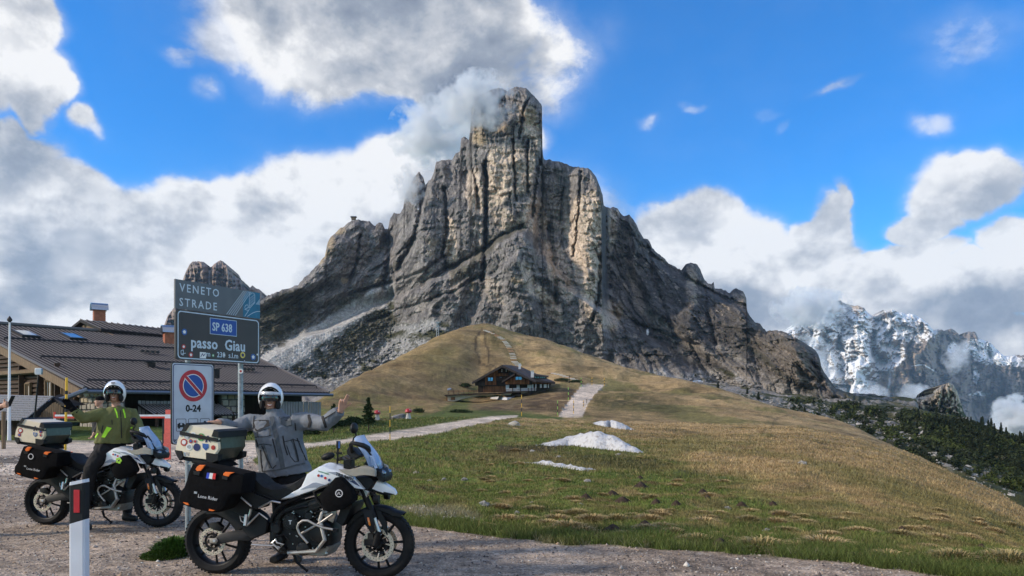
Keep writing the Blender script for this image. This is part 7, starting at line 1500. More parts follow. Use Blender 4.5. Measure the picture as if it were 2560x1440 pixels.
mat('path_plank', (.62,.58,.52), .8, var=.15, scale=.6); mat('plank_warm', (.50,.30,.18), .8, var=.15, scale=.6); mat('snow', (.56,.565,.57), .8, var=.10, scale=5, bump=.12, bscale=6, dirt=.75); mat('mole_soil', (.045,.028,.018), .95, var=.4, scale=14, bump=.03, bscale=22)
mat('pale_rock', (.36,.34,.31), .9, var=.35, scale=1.3, bump=.08, bscale=4); mat('grey_rock', (.22,.21,.20), .9, var=.4, scale=.6, bump=.1, bscale=3); mat('bark', (.06,.04,.028), .9, var=.4, scale=8); mat('mushroom_red', (.42,.03,.04), .4, var=.15, scale=3); mat('mushroom_white', (.45,.45,.43), .8, var=.2, scale=3)
mat('stake_yellow', (.62,.36,.03), .5, var=.15); mat('stake_black', (.02,.02,.02), .6); mat('stake_green', (.25,.45,.08), .5, var=.2)
M_LEAF = attr_mat('needles and grass', .85, ((3.0, .25),), (), spec=.2)

# plank steps climbing the hill
def steps(line, n_, wpx, tag_name):
    st = thing(tag_name, None, None, (0,0,0)); del_ = line; L = [0]
    for a, b in zip(line[:-1], line[1:]): L.append(L[-1]+math.hypot(b[0]-a[0], b[1]-a[1]))
    for i in range(n_):
        t = (i/(n_-1))**1.0*L[-1]; x = np.interp(t, L, [q[0] for q in line]); y = np.interp(t, L, [q[1] for q in line]); p = gp(x, y)
        if p is None: continue
        w_ = np.interp(t/L[-1], [0,1], wpx)/F*p.y; dpt = .55*p.y/150; m = MB(); m.box((p.x, p.y, p.z+.10), (w_, dpt*.62, .17), Matrix.Rotation(R(-4+rnd.uniform(-3,3)),3,'Z')); m.build('plank_step', MATS['plank_warm' if rnd.random() < .3 else 'path_plank'], st)
    tag(st, kind='structure'); return st
steps([(1212,827),(1235,836),(1258,850),(1272,868),(1281,888),(1286,905),(1296,914)], 30, (8, 17), 'stepped_path')
steps([(1376,933),(1400,938),(1420,945),(1436,950)], 9, (13, 17), 'stepped_path')
# stones lining the steps
def rock_mesh(seed, sub=1, flat_=.7):
    bm = bmesh.new(); bmesh.ops.create_icosphere(bm, subdivisions=sub, radius=1); r_ = random.Random(seed); o_ = [r_.uniform(0, 50) for _ in range(3)]
    for v in bm.verts:
        n_ = float(gnoise(v.co.x*1.1+o_[0], v.co.y*1.1+o_[1], v.co.z*1.1+o_[2])); k = 1+.55*n_; v.co = Vector((v.co.x*k, v.co.y*k*.9, v.co.z*k*flat_))
        for ax in range(3): 
            lim = .62+.25*r_.random(); v.co[ax] = max(-lim, min(lim, v.co[ax])) if r_.random() < .5 else v.co[ax]
    me = bpy.data.meshes.new('boulder'); bm.to_mesh(me); bm.free(); return me
RK = [rock_mesh(i, 2) for i in range(7)]
for i, me in enumerate(RK): me.materials.append(MATS['pale_rock' if i % 2 else 'grey_rock'])
def put_rock(p, s, label, group, name='boulder', k=None):
    o = bpy.data.objects.new(name, RK[rnd.randrange(7) if k is None else k]); COL.objects.link(o); o.location = p; o.rotation_euler = (rnd.uniform(-.3,.3), rnd.uniform(-.3,.3), rnd.uniform(0,6.28)); o.scale = (s*rnd.uniform(.8,1.25), s*rnd.uniform(.8,1.2), s*rnd.uniform(.65,1.05)); return tag(o, label, 'rock', group)
# boulder field right of the hill, and at the foot of the scree on the left
reg = [(1760,985),(1860,985),(1960,1010),(2050,1012),(2150,1035),(2270,1060),(2340,1095),(2420,1120),(2480,1170),(2540,1230),(2520,1240),(2420,1185),(2300,1130),(2200,1090),(2050,1035),(1900,1000)]
cand = []
while len(cand) < 230:
    px = rnd.uniform(1750,2550); py = rnd.uniform(985,1245)
    if sdpoly(np.array([px]), np.array([py]), reg)[0] > -4 and (fbm(px/60, py/40, 3, o=3)+.35*rnd.random() > .0):
        p = gp(px, py, True)
        if p is not None: cand.append((p, px))
for p, px in cand:
    s = rnd.choice((.006,.004,.003,.0026,.0024,.002))*p.y*rnd.uniform(.5,1.05); p.z -= s*.2; put_rock(p, s, 'pale limestone boulder in the rockfall below the right flank of the great rock', 'boulders of the right-hand rockfall')
cl_ = 0
while cl_ < 70:
    px = rnd.uniform(650,1060); py = rnd.uniform(905,975)
    if py > np.interp(px, [640,800,880,1060], [975,975,945,862])-2: continue
    p = gp(px, py, True)
    if p is None: continue
    s = rnd.choice((.005,.004,.003,.0025))*p.y*rnd.uniform(.6,1.1); put_rock(p, s, 'grey boulder in the scree behind the left shoulder of the grassy hill', 'boulders at the foot of the left scree'); cl_ += 1
# the rest of the scree as one mass
def rubble(name, pts, sizes, cols_, sub_faces=None):
    bm = bmesh.new(); bmesh.ops.create_icosphere(bm, subdivisions=1, radius=1); bv = np.array([v.co[:] for v in bm.verts]); bf = np.array([[v.index for v in f.verts] for f in bm.faces]); bm.free()
    n_ = len(pts); k = len(bv); jit = 1+nr.uniform(-.3,.3,(n_,k,1)); sc_ = nr.uniform(.6,1.3,(n_,1,3))*sizes[:,None,None]; V = bv[None]*jit*sc_; a = nr.uniform(0,6.28,n_); ca, sa = np.cos(a)[:,None], np.sin(a)[:,None]
    V = np.stack([V[...,0]*ca-V[...,1]*sa, V[...,0]*sa+V[...,1]*ca, V[...,2]*.7], -1)+pts[:,None,:]
    Fc = (bf[None]+(np.arange(n_)*k)[:,None,None]).reshape(-1,3); o = soup(name, V.reshape(-1,3), Fc, np.repeat(cols_, k, axis=0), M_LEAF if False else M_GR); return tag(o, kind='stuff')
pts = []; 
while len(pts) < 2600:
    if rnd.random() < .6: px, py = rnd.uniform(1700,2560), rnd.uniform(960,1250); ok = sdpoly(np.array([px]), np.array([py]), reg)[0] > -8 and fbm(px/50, py/30, 8, o=3) > -.12
    else: px = rnd.uniform(640,1120); py = rnd.uniform(905,985); ok = True
    if not ok: continue
    p = gp(px, py, True)
    if p is not None: pts.append(p[:])
pts = np.array(pts); sz = pts[:,1]*nr.choice([.0006,.0009,.0013,.0018], len(pts))*nr.uniform(.7,1.2,len(pts)); cc = np.array((.30,.285,.26))*nr.uniform(.5,1.3,(len(pts),1)); rubble('scree', pts, sz, cc)

# ---- foliage helpers
def leaf_cloud(centers, size, colr, n_per=1, flat_=.5, seed=0):
    """small crossed needles/leaf faces round given centres -> V, F, C"""
    n_ = len(centers); d = nr.normal(size=(n_,3)); d /= np.linalg.norm(d, axis=1)[:,None]; e_ = np.cross(d, nr.normal(size=(n_,3))); e_ /= np.linalg.norm(e_, axis=1)[:,None]+1e-9
    s = (size*nr.uniform(.6,1.4,n_))[:,None]; V = np.stack([centers-d*s*.5-e_*s*flat_*.5, centers-d*s*.5+e_*s*flat_*.5, centers+d*s*.7], 1); Fc = np.arange(n_*3).reshape(-1,3); C_ = np.repeat(colr*nr.uniform(.55,1.45,(n_,1)), 3, axis=0); return V.reshape(-1,3), Fc, C_
def conifer_meshes(h, rad, n_, colr, seed, leafs, trunk_clear=.18, open_=.5):
    r_ = np.random.RandomState(seed); V = []
    m = MB(); m.tube([(0,0,-.3),(0.03*h*.2,0,h*.4),(0,0,h*.98)], [h*.022,h*.015,h*.004], 7); lm = []
    tiers = int(10+h*1.2); cs = []
    for t in range(tiers):
        z = h*(trunk_clear+(1-trunk_clear)*(t/tiers)**.95); rr = rad*(1-(z/h-trunk_clear)/(1-trunk_clear))**.8*(1 if z/h > trunk_clear+.05 else .75); nb = 7 if t < tiers*.7 else 5
        for b in range(nb):
            a = r_.uniform(0,6.28); L = rr*r_.uniform(.6,1.15); tip = Vector((math.cos(a)*L, math.sin(a)*L, z-L*r_.uniform(.0,.22)+h*.02)); m.tube([(0,0,z), tip], [h*.006,h*.002], 4)
            for q in range(n_): u = r_.uniform(.15,1.0); w_ = L*.22*(1.1-u*.5); cs.append([tip.x*u+r_.normal()*w_*.6, tip.y*u+r_.normal()*w_*.6, z+(tip.z-z)*u+r_.normal()*w_*.35])
    cs = np.array(cs); return m, leaf_cloud(cs, leafs, np.array(colr))
def tree(name, label, p, h, rad, n_, colr, seed, leafs, group=None, cat='tree', trunk_clear=.18):
    T = thing(name, label, cat, p, group=group); m, (V, Fc, C_) = conifer_meshes(h, rad, n_, colr, seed, leafs, trunk_clear); m.build('trunk', MATS['bark'], T); soup('crown', V, Fc, C_, M_LEAF, T); return T
for px, pyb, pyt, wd, lab in ((921,1078,992,38,'small dark conifer on the lawn left of the red-capped mushroom figures'),(834,1084,1008,46,'second small conifer, beside the raised hand of the person in grey')):
    p = gp(px, pyb); h = (pyb-pyt)/F*p.y; tree('conifer', lab, p, h, wd/2/F*p.y, 46, (.030,.048,.018), int(px), .16*h/3, 'small conifers on the lawn', trunk_clear=.24)
def bush(name, label, px, py, wpx, hpx, colr=(.028,.045,.018), group=None, n_=900, beyond_=False, cat='bush'):
    p = gp(px, py, beyond_)
    if p is None: return
    w_, h = wpx/2/F*p.y, hpx/F*p.y; k = nr.normal(size=(n_,3)); k /= np.linalg.norm(k, axis=1)[:,None]; k *= nr.uniform(.55,1.05,(n_,1)); lob = 1+.35*fbm(k[:,0]*2+px, k[:,1]*2, k[:,2]*2, o=2)[:,None]; V0 = k*lob*np.array((w_, min(w_,h*1.5), h*.62)); V0[:,2] = np.abs(V0[:,2])+h*.12
    V, Fc, C_ = leaf_cloud(V0, h*.24, np.array(colr)); T = thing(name, label, cat, p, group=group); soup('foliage', V, Fc, C_, M_LEAF, T); m = MB()
    for a in range(5): m.tube([(0,0,-.1), (math.cos(a*1.3)*w_*.6, math.sin(a*1.3)*.3*w_, h*.55)], [h*.03,h*.012], 5)
    m.build('stem', MATS['bark'], T); return T
for px, py, w_, h, lab in ((885,1062,50,26,'dark bush under the small conifer on the lawn edge'),(862,1066,40,20,'low dark bush between the two small conifers'),(772,1088,52,34,'dark bush behind the shoulder of the person in grey'),(800,1078,34,18,'low bush left of the second conifer'),(1046,1030,30,12,'low bush on the lawn edge right of the mushroom figures'),(1150,1032,62,12,'long low bush on the lawn edge below the chalet'),(1163,968,32,12,'dark dwarf pine on the bank left of the chalet'),(1200,995,42,10,'dwarf pine in front of the chalet annex'),(1240,993,44,9,'dwarf pine below the chalet terrace'),(1272,990,30,8,'dwarf pine by the snow patch below the chalet'),(1405,953,40,10,'dwarf pine between the chalet and the plank steps'),(1440,956,34,9,'dark shrub at the top of the gravel ramp'),(618,1085,26,24,'green shrub behind the right sign post')): bush('bush', lab, px, py, w_, h)
# ---- mushrooms and sculpted boulder on the lawn
for px, pyb, pyt, lab in ((943,1050,1025,'red-capped mushroom figure standing alone by the small conifer'),(1021,1047,1021,'red-capped mushroom figure beside the pale boulder')):
    p = gp(px, pyb); s = (pyb-pyt)/F*p.y; T = thing('mushroom_figure', lab, 'garden figure', p, group='red-capped mushroom figures'); m = MB(); m.lathe([(0,-.05),(.27*s,-.05),(.26*s,.1*s),(.17*s,.45*s),(.15*s,.62*s),(0,.65*s)], n=14); m.build('stalk', MATS['mushroom_white'], T, smooth=True)
    m = MB(); m.lathe([(0,.60*s),(.24*s,.58*s),(.33*s,.66*s),(.31*s,.82*s),(.2*s,.95*s),(0,1.0*s)], n=16); cp = m.build('cap', MATS['mushroom_red'], T, smooth=True); m = MB()
    for k in range(7): a = k*.9; m.ell((math.cos(a)*.26*s, math.sin(a)*.26*s, (.78+.08*math.sin(k*2.3))*s), (.05*s,.05*s,.05*s), 8, 5)
    tag(m.build('spot', MATS['white_gloss'], cp), kind='stuff')
for px, py, s_ in ((996,1047,.016),(1007,1046,.014),(984,1048,.008)):
    p = gp(px, py); o = put_rock(p+Vector((0,0,.1)), s_*p.y*.55, {996:'pale cracked boulder on the lawn between the two mushroom figures',1007:'rounded boulder touching the right-hand mushroom figure',984:'smallest stone at the left end of the lawn boulders'}[px], 'boulders between the mushroom figures')
# ---- snow stakes
for k, (px, pyb, pyt, c_, lab) in enumerate(((975,1102,1015,'stake_yellow','tall yellow and black snow stake at the near edge of the gravel path'),(1304,1040,987,'stake_yellow','yellow stake at the far end of the gravel path, below the chalet'),(1394,1038,1001,'stake_green','green-yellow stake at the foot of the gravel ramp'),(1421,1000,968,'stake_green','green-yellow stake halfway up the left side of the ramp'),(1434,1034,1001,'stake_yellow','yellow stake on the lower part of the ramp'),(1459,1018,1001,'stake_yellow','short stake at the right side of the ramp'),(1467,1008,997,'stake_black','short dark stake beside the right edge of the ramp'),(1453,966,944,'stake_green','stake at the top left corner of the ramp'),(1480,962,944,'stake_yellow','stake just above the top of the ramp'),(1511,964,945,'stake_yellow','rightmost stake above the ramp'),(1423,958,938,'stake_black','dark post by the lower plank steps'))):
    p = gp(px, pyb) or gp(px, pyb+4)
    if p is None: continue
    h = (pyb-pyt)/F*p.y; T = thing('snow_stake', lab, 'stake', p, group='snow stakes along the path and ramp'); nb = 5
    for i in range(nb): m = MB(); rr = .022 if k == 0 else .05; m.tube([(0,0,h*i/nb-(.1 if i == 0 else 0)), (0,0,h*(i+1)/nb)], rr*(1 if k == 0 else p.y/110), 6); m.build('band', MATS['stake_black' if i % 2 and i < 4 else c_], T)
# ---- snow patches
def snow_patch(label, top, bot, depth, hmax=None):
    xs_ = np.linspace(top[0][0], top[-1][0], 34); tp = np.interp(xs_, [q[0] for q in top], [q[1] for q in top]); bt_ = np.interp(xs_, [q[0] for q in bot], [q[1] for q in bot]); rows = [[], [], [], [], [], [], []]
    for x, t, b in zip(xs_, tp, bt_):
        g = gp(x, b)
        if g is None: g = gp(x, b+3)
        Y = g.y; zt_ = CH+(HY-t)/F*(Y+depth); k = [0,.12,.35,.62,.86,1]
        for i, f in enumerate((0,.10,.3,.58,.85,1.0)):
            yy = Y+depth*f; zz = g.z+(zt_-g.z)*math.sin(f*math.pi/2); xx_ = (x-HX)/F*yy; nz = float(gnoise(xx_*2.2, yy*3, 2)+.6*gnoise(xx_*6, yy*6, 1))*.10*(0 < i < 6)*min(1, (b-t)/20); rows[i].append((xx_, yy, zz-(.04 if i == 0 else 0)+nz))
        yy = Y+depth*2.2; rows[6].append(((x-HX)/F*yy, yy, float(zat((x-HX)/F*yy, yy))-.15))
    o = grid_mesh('snow_patch', np.array(rows), None, MATS['snow']); return tag(o, label, 'snow patch', 'melting snow patches')
snow_patch('largest snow mound, in the meadow right of the centre', [(1328,1110),(1360,1107),(1392,1101),(1420,1091),(1450,1083),(1480,1080),(1505,1080),(1530,1086),(1560,1103),(1590,1120),(1618,1134)], [(1328,1112),(1380,1116),(1430,1114),(1480,1121),(1540,1127),(1580,1131),(1618,1135)], 1.6)
snow_patch('flat snow strip in the grass below the large mound', [(1275,1153),(1330,1156),(1360,1152),(1400,1156),(1440,1165),(1480,1172),(1502,1178)], [(1275,1154),(1330,1159),(1370,1165),(1420,1172),(1470,1179),(1502,1180)], .5)
snow_patch('small grey snow patch behind the large mound', [(1478,1059),(1500,1052),(1530,1051),(1555,1058),(1588,1075)], [(1478,1060),(1510,1066),(1550,1073),(1588,1076)], 2.0)
snow_patch('thin snow patch on the soil bank below the chalet', [(1226,993),(1250,991),(1268,994),(1286,990)], [(1226,997),(1250,999),(1268,1000),(1286,993)], 1.5)
snow_patch('tiny snow patch on the left bank of the chalet', [(1118,972),(1123,970),(1128,970)], [(1118,976),(1123,975),(1128,973)], .6)
# ---- molehills
MH = []; MLAB = ['fresh brown molehill left of the row of heaps in the mid meadow', 'fresh brown molehill just right of the leftmost mid-meadow heap', 'fresh brown molehill in front of the pair at the left of the mid meadow', 'fresh brown dark heap below the end of the flat snow strip', 'fresh brown small heap between the snow-strip heap and the tussocks', 'fresh brown heap in the middle of the meadow, upper of a close pair', 'fresh brown lower heap of the close pair in mid meadow', "fresh brown heap in the middle distance straight below the great rock's right shoulder", 'fresh brown wide heap close to the gravel edge, left of the others there', 'fresh brown widest heap at the gravel edge, in the centre right', 'fresh brown low wide heap among the straw tussocks left of centre', 'fresh brown heap near the gravel edge beside the widest one', 'fresh brown heap near the gravel edge, left of the largest dry tussock', 'fresh brown small heap on the straw slope to the far right', 'fresh brown small heap right of the mid-meadow pair, near the straw grass', 'fresh brown tiny heap above the mid-meadow pair', 'fresh brown heap just left of the mid-meadow pair', 'fresh brown rightmost heap, near the green verge', 'fresh brown small heap nearest the large snow mound', 'fresh brown heap on the green verge at the lower right', 'fresh brown small heap under the straw slope, right of centre']
for k, (px, py, w_) in enumerate(((1466,1246,40),(1530,1238,46),(1556,1256,56),(1602,1218,50),(1640,1258,38),(1756,1232,34),(1768,1246,30),(1855,1266,40),(1532,1330,70),(1800,1368,80),(1612,1318,60),(1905,1382,52),(2130,1398,56),(2255,1326,34),(1932,1262,30),(1705,1240,26),(1690,1262,36),(2455,1372,40),(1600,1196,26),(2245,1410,44),(1935,1290,24))):
    p = gp(px, py)
    if p is None: continue
    rr = w_/2/F*p.y; MH.append((p.x, p.y, rr)); n_ = 26; rows = []
    for i in range(8):
        f = i/7; rows.append([(p.x+math.cos(2*math.pi*j/n_)*rr*f*(1+.25*math.sin(j*1.7+k)), p.y+math.sin(2*math.pi*j/n_)*rr*f*1.1, 0) for j in range(n_+1)])
    A = np.array(rows); zg = zat(A[...,0], A[...,1]); f = np.linspace(0,1,8)[:,None]; A[...,2] = zg+.03+rr*.42*(np.cos(f*math.pi)*.5+.5)-.07*f+fbm(A[...,0]*9, A[...,1]*9, k, o=3)*rr*.12*(1-f)
    tag(grid_mesh('molehill', A[::-1], None, MATS['mole_soil']), MLAB[k], 'molehill', 'molehills scattered in the meadow')
# ---- tussocks
def blades(n_, rad, h, colr, tip, seed, lean=.9):
    r_ = np.random.RandomState(seed); a = r_.uniform(0,6.28,n_); q = np.sqrt(r_.uniform(0,1,n_)); bx_, by_ = np.cos(a)*q*rad, np.sin(a)*q*rad; hh = h*r_.uniform(.5,1.1,n_)*(1-.4*q); ln = lean*hh*(q+.25); lx, ly = np.cos(a)*ln+r_.normal(size=n_)*h*.12, np.sin(a)*ln+r_.normal(size=n_)*h*.12; t = a+1.57+r_.normal(size=n_)*.6; w_ = .006+.004*r_.uniform(size=n_); wx_, wy_ = np.cos(t)*w_, np.sin(t)*w_
    z0 = rad*.22*(1-q**2); V = np.stack([np.stack([bx_-wx_, by_-wy_, z0], -1), np.stack([bx_+wx_, by_+wy_, z0], -1), np.stack([bx_+lx*.5+wx_*.7, by_+ly*.5+wy_*.7, z0+hh*.75], -1), np.stack([bx_+lx*.5-wx_*.7, by_+ly*.5-wy_*.7, z0+hh*.75], -1), np.stack([bx_+lx, by_+ly, z0+hh*.8], -1)], 1)
    b = np.arange(n_)[:,None]*5; Fc = np.concatenate([b+np.array((0,1,2)), b+np.array((0,2,3)), b+np.array((3,2,4))]); c0 = np.array(colr)*r_.uniform(.6,1.2,(n_,1)); c1 = np.array(tip)*r_.uniform(.7,1.25,(n_,1)); C_ = np.stack([c0,c0,(c0+c1)/2,(c0+c1)/2,c1], 1); return V.reshape(-1,3), Fc, C_.reshape(-1,3)
TS = []
for k in range(5):
    V, Fc, C_ = blades(520, .24, .15, ((.34,.25,.12),(.22,.20,.08),(.36,.27,.13))[k % 3], (.52,.38,.19), k, 1.15); o = soup('grass_tussock', V, Fc, C_, M_LEAF); m_ = MB(); TS.append(o.data); bpy.data.objects.remove(o)
tpos = [(1262,1300,1.3),(1335,1272,1.0),(1390,1300,1.2),(1420,1322,1.4),(1370,1330,1.2),(1455,1330,1.2),(1440,1285,1.2),(1480,1300,1.3),(1500,1345,1.1),(1905,1375,1.9),(2060,1366,2.0),(1740,1358,1.4),(2150,1330,1.3),(1760,1305,1.3),(1870,1300,1.0),(1940,1306,1.0),(2010,1308,1.1),(1810,1205,1.0),(1620,1300,1.2),(2250,1335,1.1),(2220,1400,1.6),(1975,1372,1.1),(2100,1300,.9),(2340,1345,1.1),(2380,1400,1.5),(2070,1338,1.1),(1560,1345,1.2),(1680,1335,1.1),(1650,1290,1.0),(1330,1245,.8),(2480,1330,1.2),(2520,1405,1.6),(2440,1300,.9)]
while len(tpos) < 170:
    px, py = rnd.uniform(1200,2560), rnd.uniform(1120,1410); ok = py > np.interp(px, [1200,1500,1800,2100,2560], [1100,1120,1180,1250,1300]); 
    if ok and fbm(px/90, py/24, 9, o=3) > -.05: tpos.append((px, py, rnd.uniform(.5,1.15)))
for k, (px, py, s) in enumerate(tpos):
    p = gp(px, py)
    if p is None or p.y < ge[0, int(np.interp(px, cols, np.arange(len(cols))))]+.15: continue
    o = bpy.data.objects.new('grass_tussock', TS[k % 5]); COL.objects.link(o); o.location = p-Vector((0,0,.02)); o.rotation_euler = (0,0,rnd.uniform(0,6.28)); s *= .62 if p.y < 14 else .62*(p.y/14)**.5; o.scale = (s, s, s*rnd.uniform(.7,1.0)); tag(o, 'straw-coloured tussock of dry grass in the meadow', 'tussock', 'dry grass tussocks in the meadow')
for px, py, s_ in ((1330,1258,.05),(1452,1262,.05),(1545,1137,.05),(1820,1272,.08),(1915,1328,.07),(1292,1284,.06),(2052,1338,.05),(1286,1064,.10),(1110,1200,.05),(1160,1200,.06),(1075,1203,.05),(1040,1183,.05),(1210,1262,.12),(2005,1160,.08),(1468,1204,.06),(1330,1130,.06),(1395,1143,.05),(1790,1345,.06)):
    p = gp(px, py)
    if p is not None: put_rock(p, s_*p.y/12, 'small whitish stone lying in the meadow grass', 'small pale stones in the meadow', 'stone', 1)
# clump of grass round the sign post, weeds at the asphalt edge
GC = thing('grass_clump', 'green grass clump growing at the foot of the left sign post', 'grass', (P(438,1385,8.7).x, 8.7, 0)); V, Fc, C_ = blades(1800, .22, .20, (.025,.06,.012), (.10,.20,.03), 77, .55); V[:,0] *= .95; soup('tuft', V, Fc, C_, M_LEAF, GC)
V, Fc, C_ = blades(1100, .22, .07, (.03,.06,.012), (.12,.20,.03), 78, .6); o = soup('tuft', V, Fc, C_, M_LEAF, GC); o.location = (-.05,-.2,0)

# ================================================================ GRASS AND GRAVEL (uncountable)
def scatter(n_, y0, y1, fn):
    out = []; tot = 0
    while tot < n_:
        k = n_*2; u = nr.uniform(0,1,k); Y = np.exp(math.log(y0)+(math.log(y1)-math.log(y0))*u); px = nr.uniform(560,2600,k); X = (px-HX)/F*Y; ok = fn(X, Y, px); out.append(np.stack([X[ok], Y[ok], px[ok]], -1)); tot += ok.sum()
        if len(out) > 12: break
    A = np.concatenate(out); return A[:n_]
def colm(X, Y, arr): r, c = idx(X, Y); return arr[np.clip(np.round(r).astype(int), 0, NR-1), np.clip(np.round(c).astype(int), 0, len(cols)-1)]
notgrass = np.clip(m_gravel+m_path+m_path2, 0, 1)
def is_grass(X, Y, px):
    ok = (colm(X, Y, notgrass) < .5) & (Y < np.interp(px, cols, syy)*.93)
    for mx_, my_, mr_ in MH: ok &= ((X-mx_)**2+(Y-my_)**2 > (mr_*.9)**2)
    return ok
def blade_soup(name, A, hgt_, wid, label=None):
    X, Y = A[:,0], A[:,1]; n_ = len(X); z = zat(X, Y); lush_ = colm(X, Y, m_lush*1.0); h = hgt_*(.45+.9*nr.uniform(size=n_))*(1+1.0*lush_*(Y < 14)); a = nr.uniform(0,6.28,n_); w_ = wid*(.6+.8*nr.uniform(size=n_))*np.maximum(1, Y/12); lx, ly = nr.normal(size=n_)*h*.55, nr.normal(size=n_)*h*.55; wx_, wy_ = np.cos(a)*w_, np.sin(a)*w_*.4
    V = np.stack([np.stack([X-wx_, Y-wy_, z-.01], -1), np.stack([X+wx_, Y+wy_, z-.01], -1), np.stack([X+lx, Y+ly, z+h], -1)], 1); c = cat_(X, Y)*nr.uniform(.45,1.7,(n_,1))*(1+.5*gnoise(X*1.1, Y*.9, 5))[:,None]; dry = nr.uniform(size=n_) < .16; c[dry] = np.array((.34,.28,.12))*nr.uniform(.6,1.1,(dry.sum(),1)); C_ = np.stack([c*.75, c*.75, c*1.25], 1).reshape(-1,3); o = soup(name, V.reshape(-1,3), np.arange(n_*3).reshape(-1,3), C_, M_LEAF); return tag(o, kind='stuff')
blade_soup('grass', scatter(230000, 6.8, 20, is_grass), .045, .0055)
blade_soup('grass', scatter(120000, 20, 70, is_grass), .10, .006)
def is_strip(X, Y, px):
    g = np.interp(px, [q[0] for q in GR_EDGE], [q[1] for q in GR_EDGE]); return (Y > g-.12+.12*gnoise(X*3, Y*3)) & (Y < g+.5+.45*gnoise(X*1.4, Y*1.4, 3)) & (px > 640)
o = blade_soup('grass', scatter(34000, 6.6, 18, is_strip), .050, .005); cc_ = o.data.color_attributes['col']; arr = np.empty(len(o.data.vertices)*4, np.float32); cc_.data.foreach_get('color', arr); arr = arr.reshape(-1,4); arr[:,:3] = np.repeat(np.array((.110,.140,.036))*nr.uniform(.5,1.6,(len(arr)//3,1)), 3, axis=0); cc_.data.foreach_set('color', arr.reshape(-1))
# loose gravel: angular chips, many sizes
n_ = 52000; u = nr.uniform(0,1,n_); Y = np.exp(math.log(5.2)+(math.log(26)-math.log(5.2))*u); px = nr.uniform(-40,2600,n_); X = (px-HX)/F*Y; ok = colm(X, Y, m_gravel) > .55; X, Y = X[ok], Y[ok]; n_ = len(X)
bv = np.array([(1,0,0),(-1,0,0),(0,1,0),(0,-1,0),(0,0,.8),(0,0,-.5)], float); bf = np.array([(0,2,4),(2,1,4),(1,3,4),(3,0,4),(2,0,5),(1,2,5),(3,1,5),(0,3,5)]); s = (.0045+.014*nr.uniform(size=n_)**3)*np.maximum(1, Y/9); s[nr.uniform(size=n_) < .006] *= 2.4
V = bv[None]*(1+nr.uniform(-.4,.4,(n_,6,1)))*s[:,None,None]*nr.uniform(.6,1.3,(n_,1,3)); a = nr.uniform(0,6.28,n_); ca, sa = np.cos(a)[:,None], np.sin(a)[:,None]; V = np.stack([V[...,0]*ca-V[...,1]*sa, V[...,0]*sa+V[...,1]*ca, V[...,2]], -1)+np.stack([X, Y, zat(X, Y)+s*.15], -1)[:,None]
pal = np.array(((.36,.30,.26),(.22,.18,.165),(.48,.43,.38),(.09,.075,.07),(.42,.30,.20),(.60,.56,.50))); cc = pal[nr.choice(6, n_, p=(.3,.25,.15,.16,.08,.06))]*nr.uniform(.8,1.2,(n_,1)); tag(soup('gravel', V.reshape(-1,3), (bf[None]+(np.arange(n_)*6)[:,None,None]).reshape(-1,3), np.repeat(cc, 6, axis=0), M_LEAF), kind='stuff')
# pale stones in the stony patch by the meadow edge
n_ = 900; px = nr.uniform(985,1200,n_); py = nr.uniform(1262,1302,n_); ok = sdpoly(px, py, [(985,1268),(1050,1262),(1110,1278),(1200,1298),(1190,1306),(1060,1296),(990,1284)]) > 0; pp = [gp(a, b) for a, b in zip(px[ok], py[ok])]; pp = np.array([p[:] for p in pp if p is not None]); rubble('pebbles', pp, nr.choice([.012,.02,.03], len(pp))*1.0, np.array((.50,.47,.43))*nr.uniform(.5,1.3,(len(pp),1)))

# ================================================================ DARK WOOD ON THE RIGHT SLOPE
TM = []
for k in range(4):
    m, (V, Fc, C_) = conifer_meshes(10, 1.9, 9, (.026,.036,.017), 100+k, .95, .08); me = m.mesh('trunk'); me.materials.append(MATS['bark']); o = soup('crown', V, Fc, C_, M_LEAF); TM.append((me, o.data)); bpy.data.objects.remove(o)
cnt = 0; tries = 0
while cnt < 130 and tries < 4000:
    tries += 1; px = rnd.uniform(2250,2600); lo = np.interp(px, [2250,2400,2480,2560,2600], [1040,1052,1078,1102,1120]); py = lo+abs(rnd.gauss(0,1))*np.interp(px, [2250,2400,2560], [22,40,60])+1
    if rnd.random() > np.interp(px, [2250,2350,2450,2560], [.08,.25,.8,1]) or py > lo+130: continue
    p = gp(px, py, True)
    if p is None: continue
    h = rnd.uniform(15,34)/F*p.y; k = rnd.randrange(4); T = thing('pine_tree', 'dark conifer of the wood on the far right slope', 'tree', p, rnd.uniform(0,6.28), 'conifers of the wood on the right slope'); T.scale = (h/10*.9, h/10*.9, h/10)
    for nm, me in zip(('trunk','crown'), TM[k]): link(nm, me, None, T)
    cnt += 1
LLAB = ['lone dark conifer where the boulders meet the rock wall, second from the left', 'lone dark conifer behind the hill crest below the right rock flank', 'leftmost lone conifer, beside the small snow patch under the rock', 'lone conifer at the left end of the boulder belt', 'lone conifer standing midway along the boulder belt', 'rightmost lone conifer, close to the dwarf pines', 'lone conifer just left of the middle of the boulder belt']
for lk, (px, py) in enumerate(((1868,985),(1795,972),(1738,955),(1896,1000),(2012,1030),(2140,1020),(1992,1012))):
    p = gp(px, py, True)
    if p is None: continue
    h = rnd.uniform(14,22)/F*p.y; T = thing('pine_tree', LLAB[lk], 'tree', p, rnd.uniform(0,6.28), 'lone conifers among the boulders'); T.scale = (h/10*1.3, h/10*1.3, h/10)
    for nm, me in zip(('trunk','crown'), TM[rnd.randrange(4)]): link(nm, me, None, T)
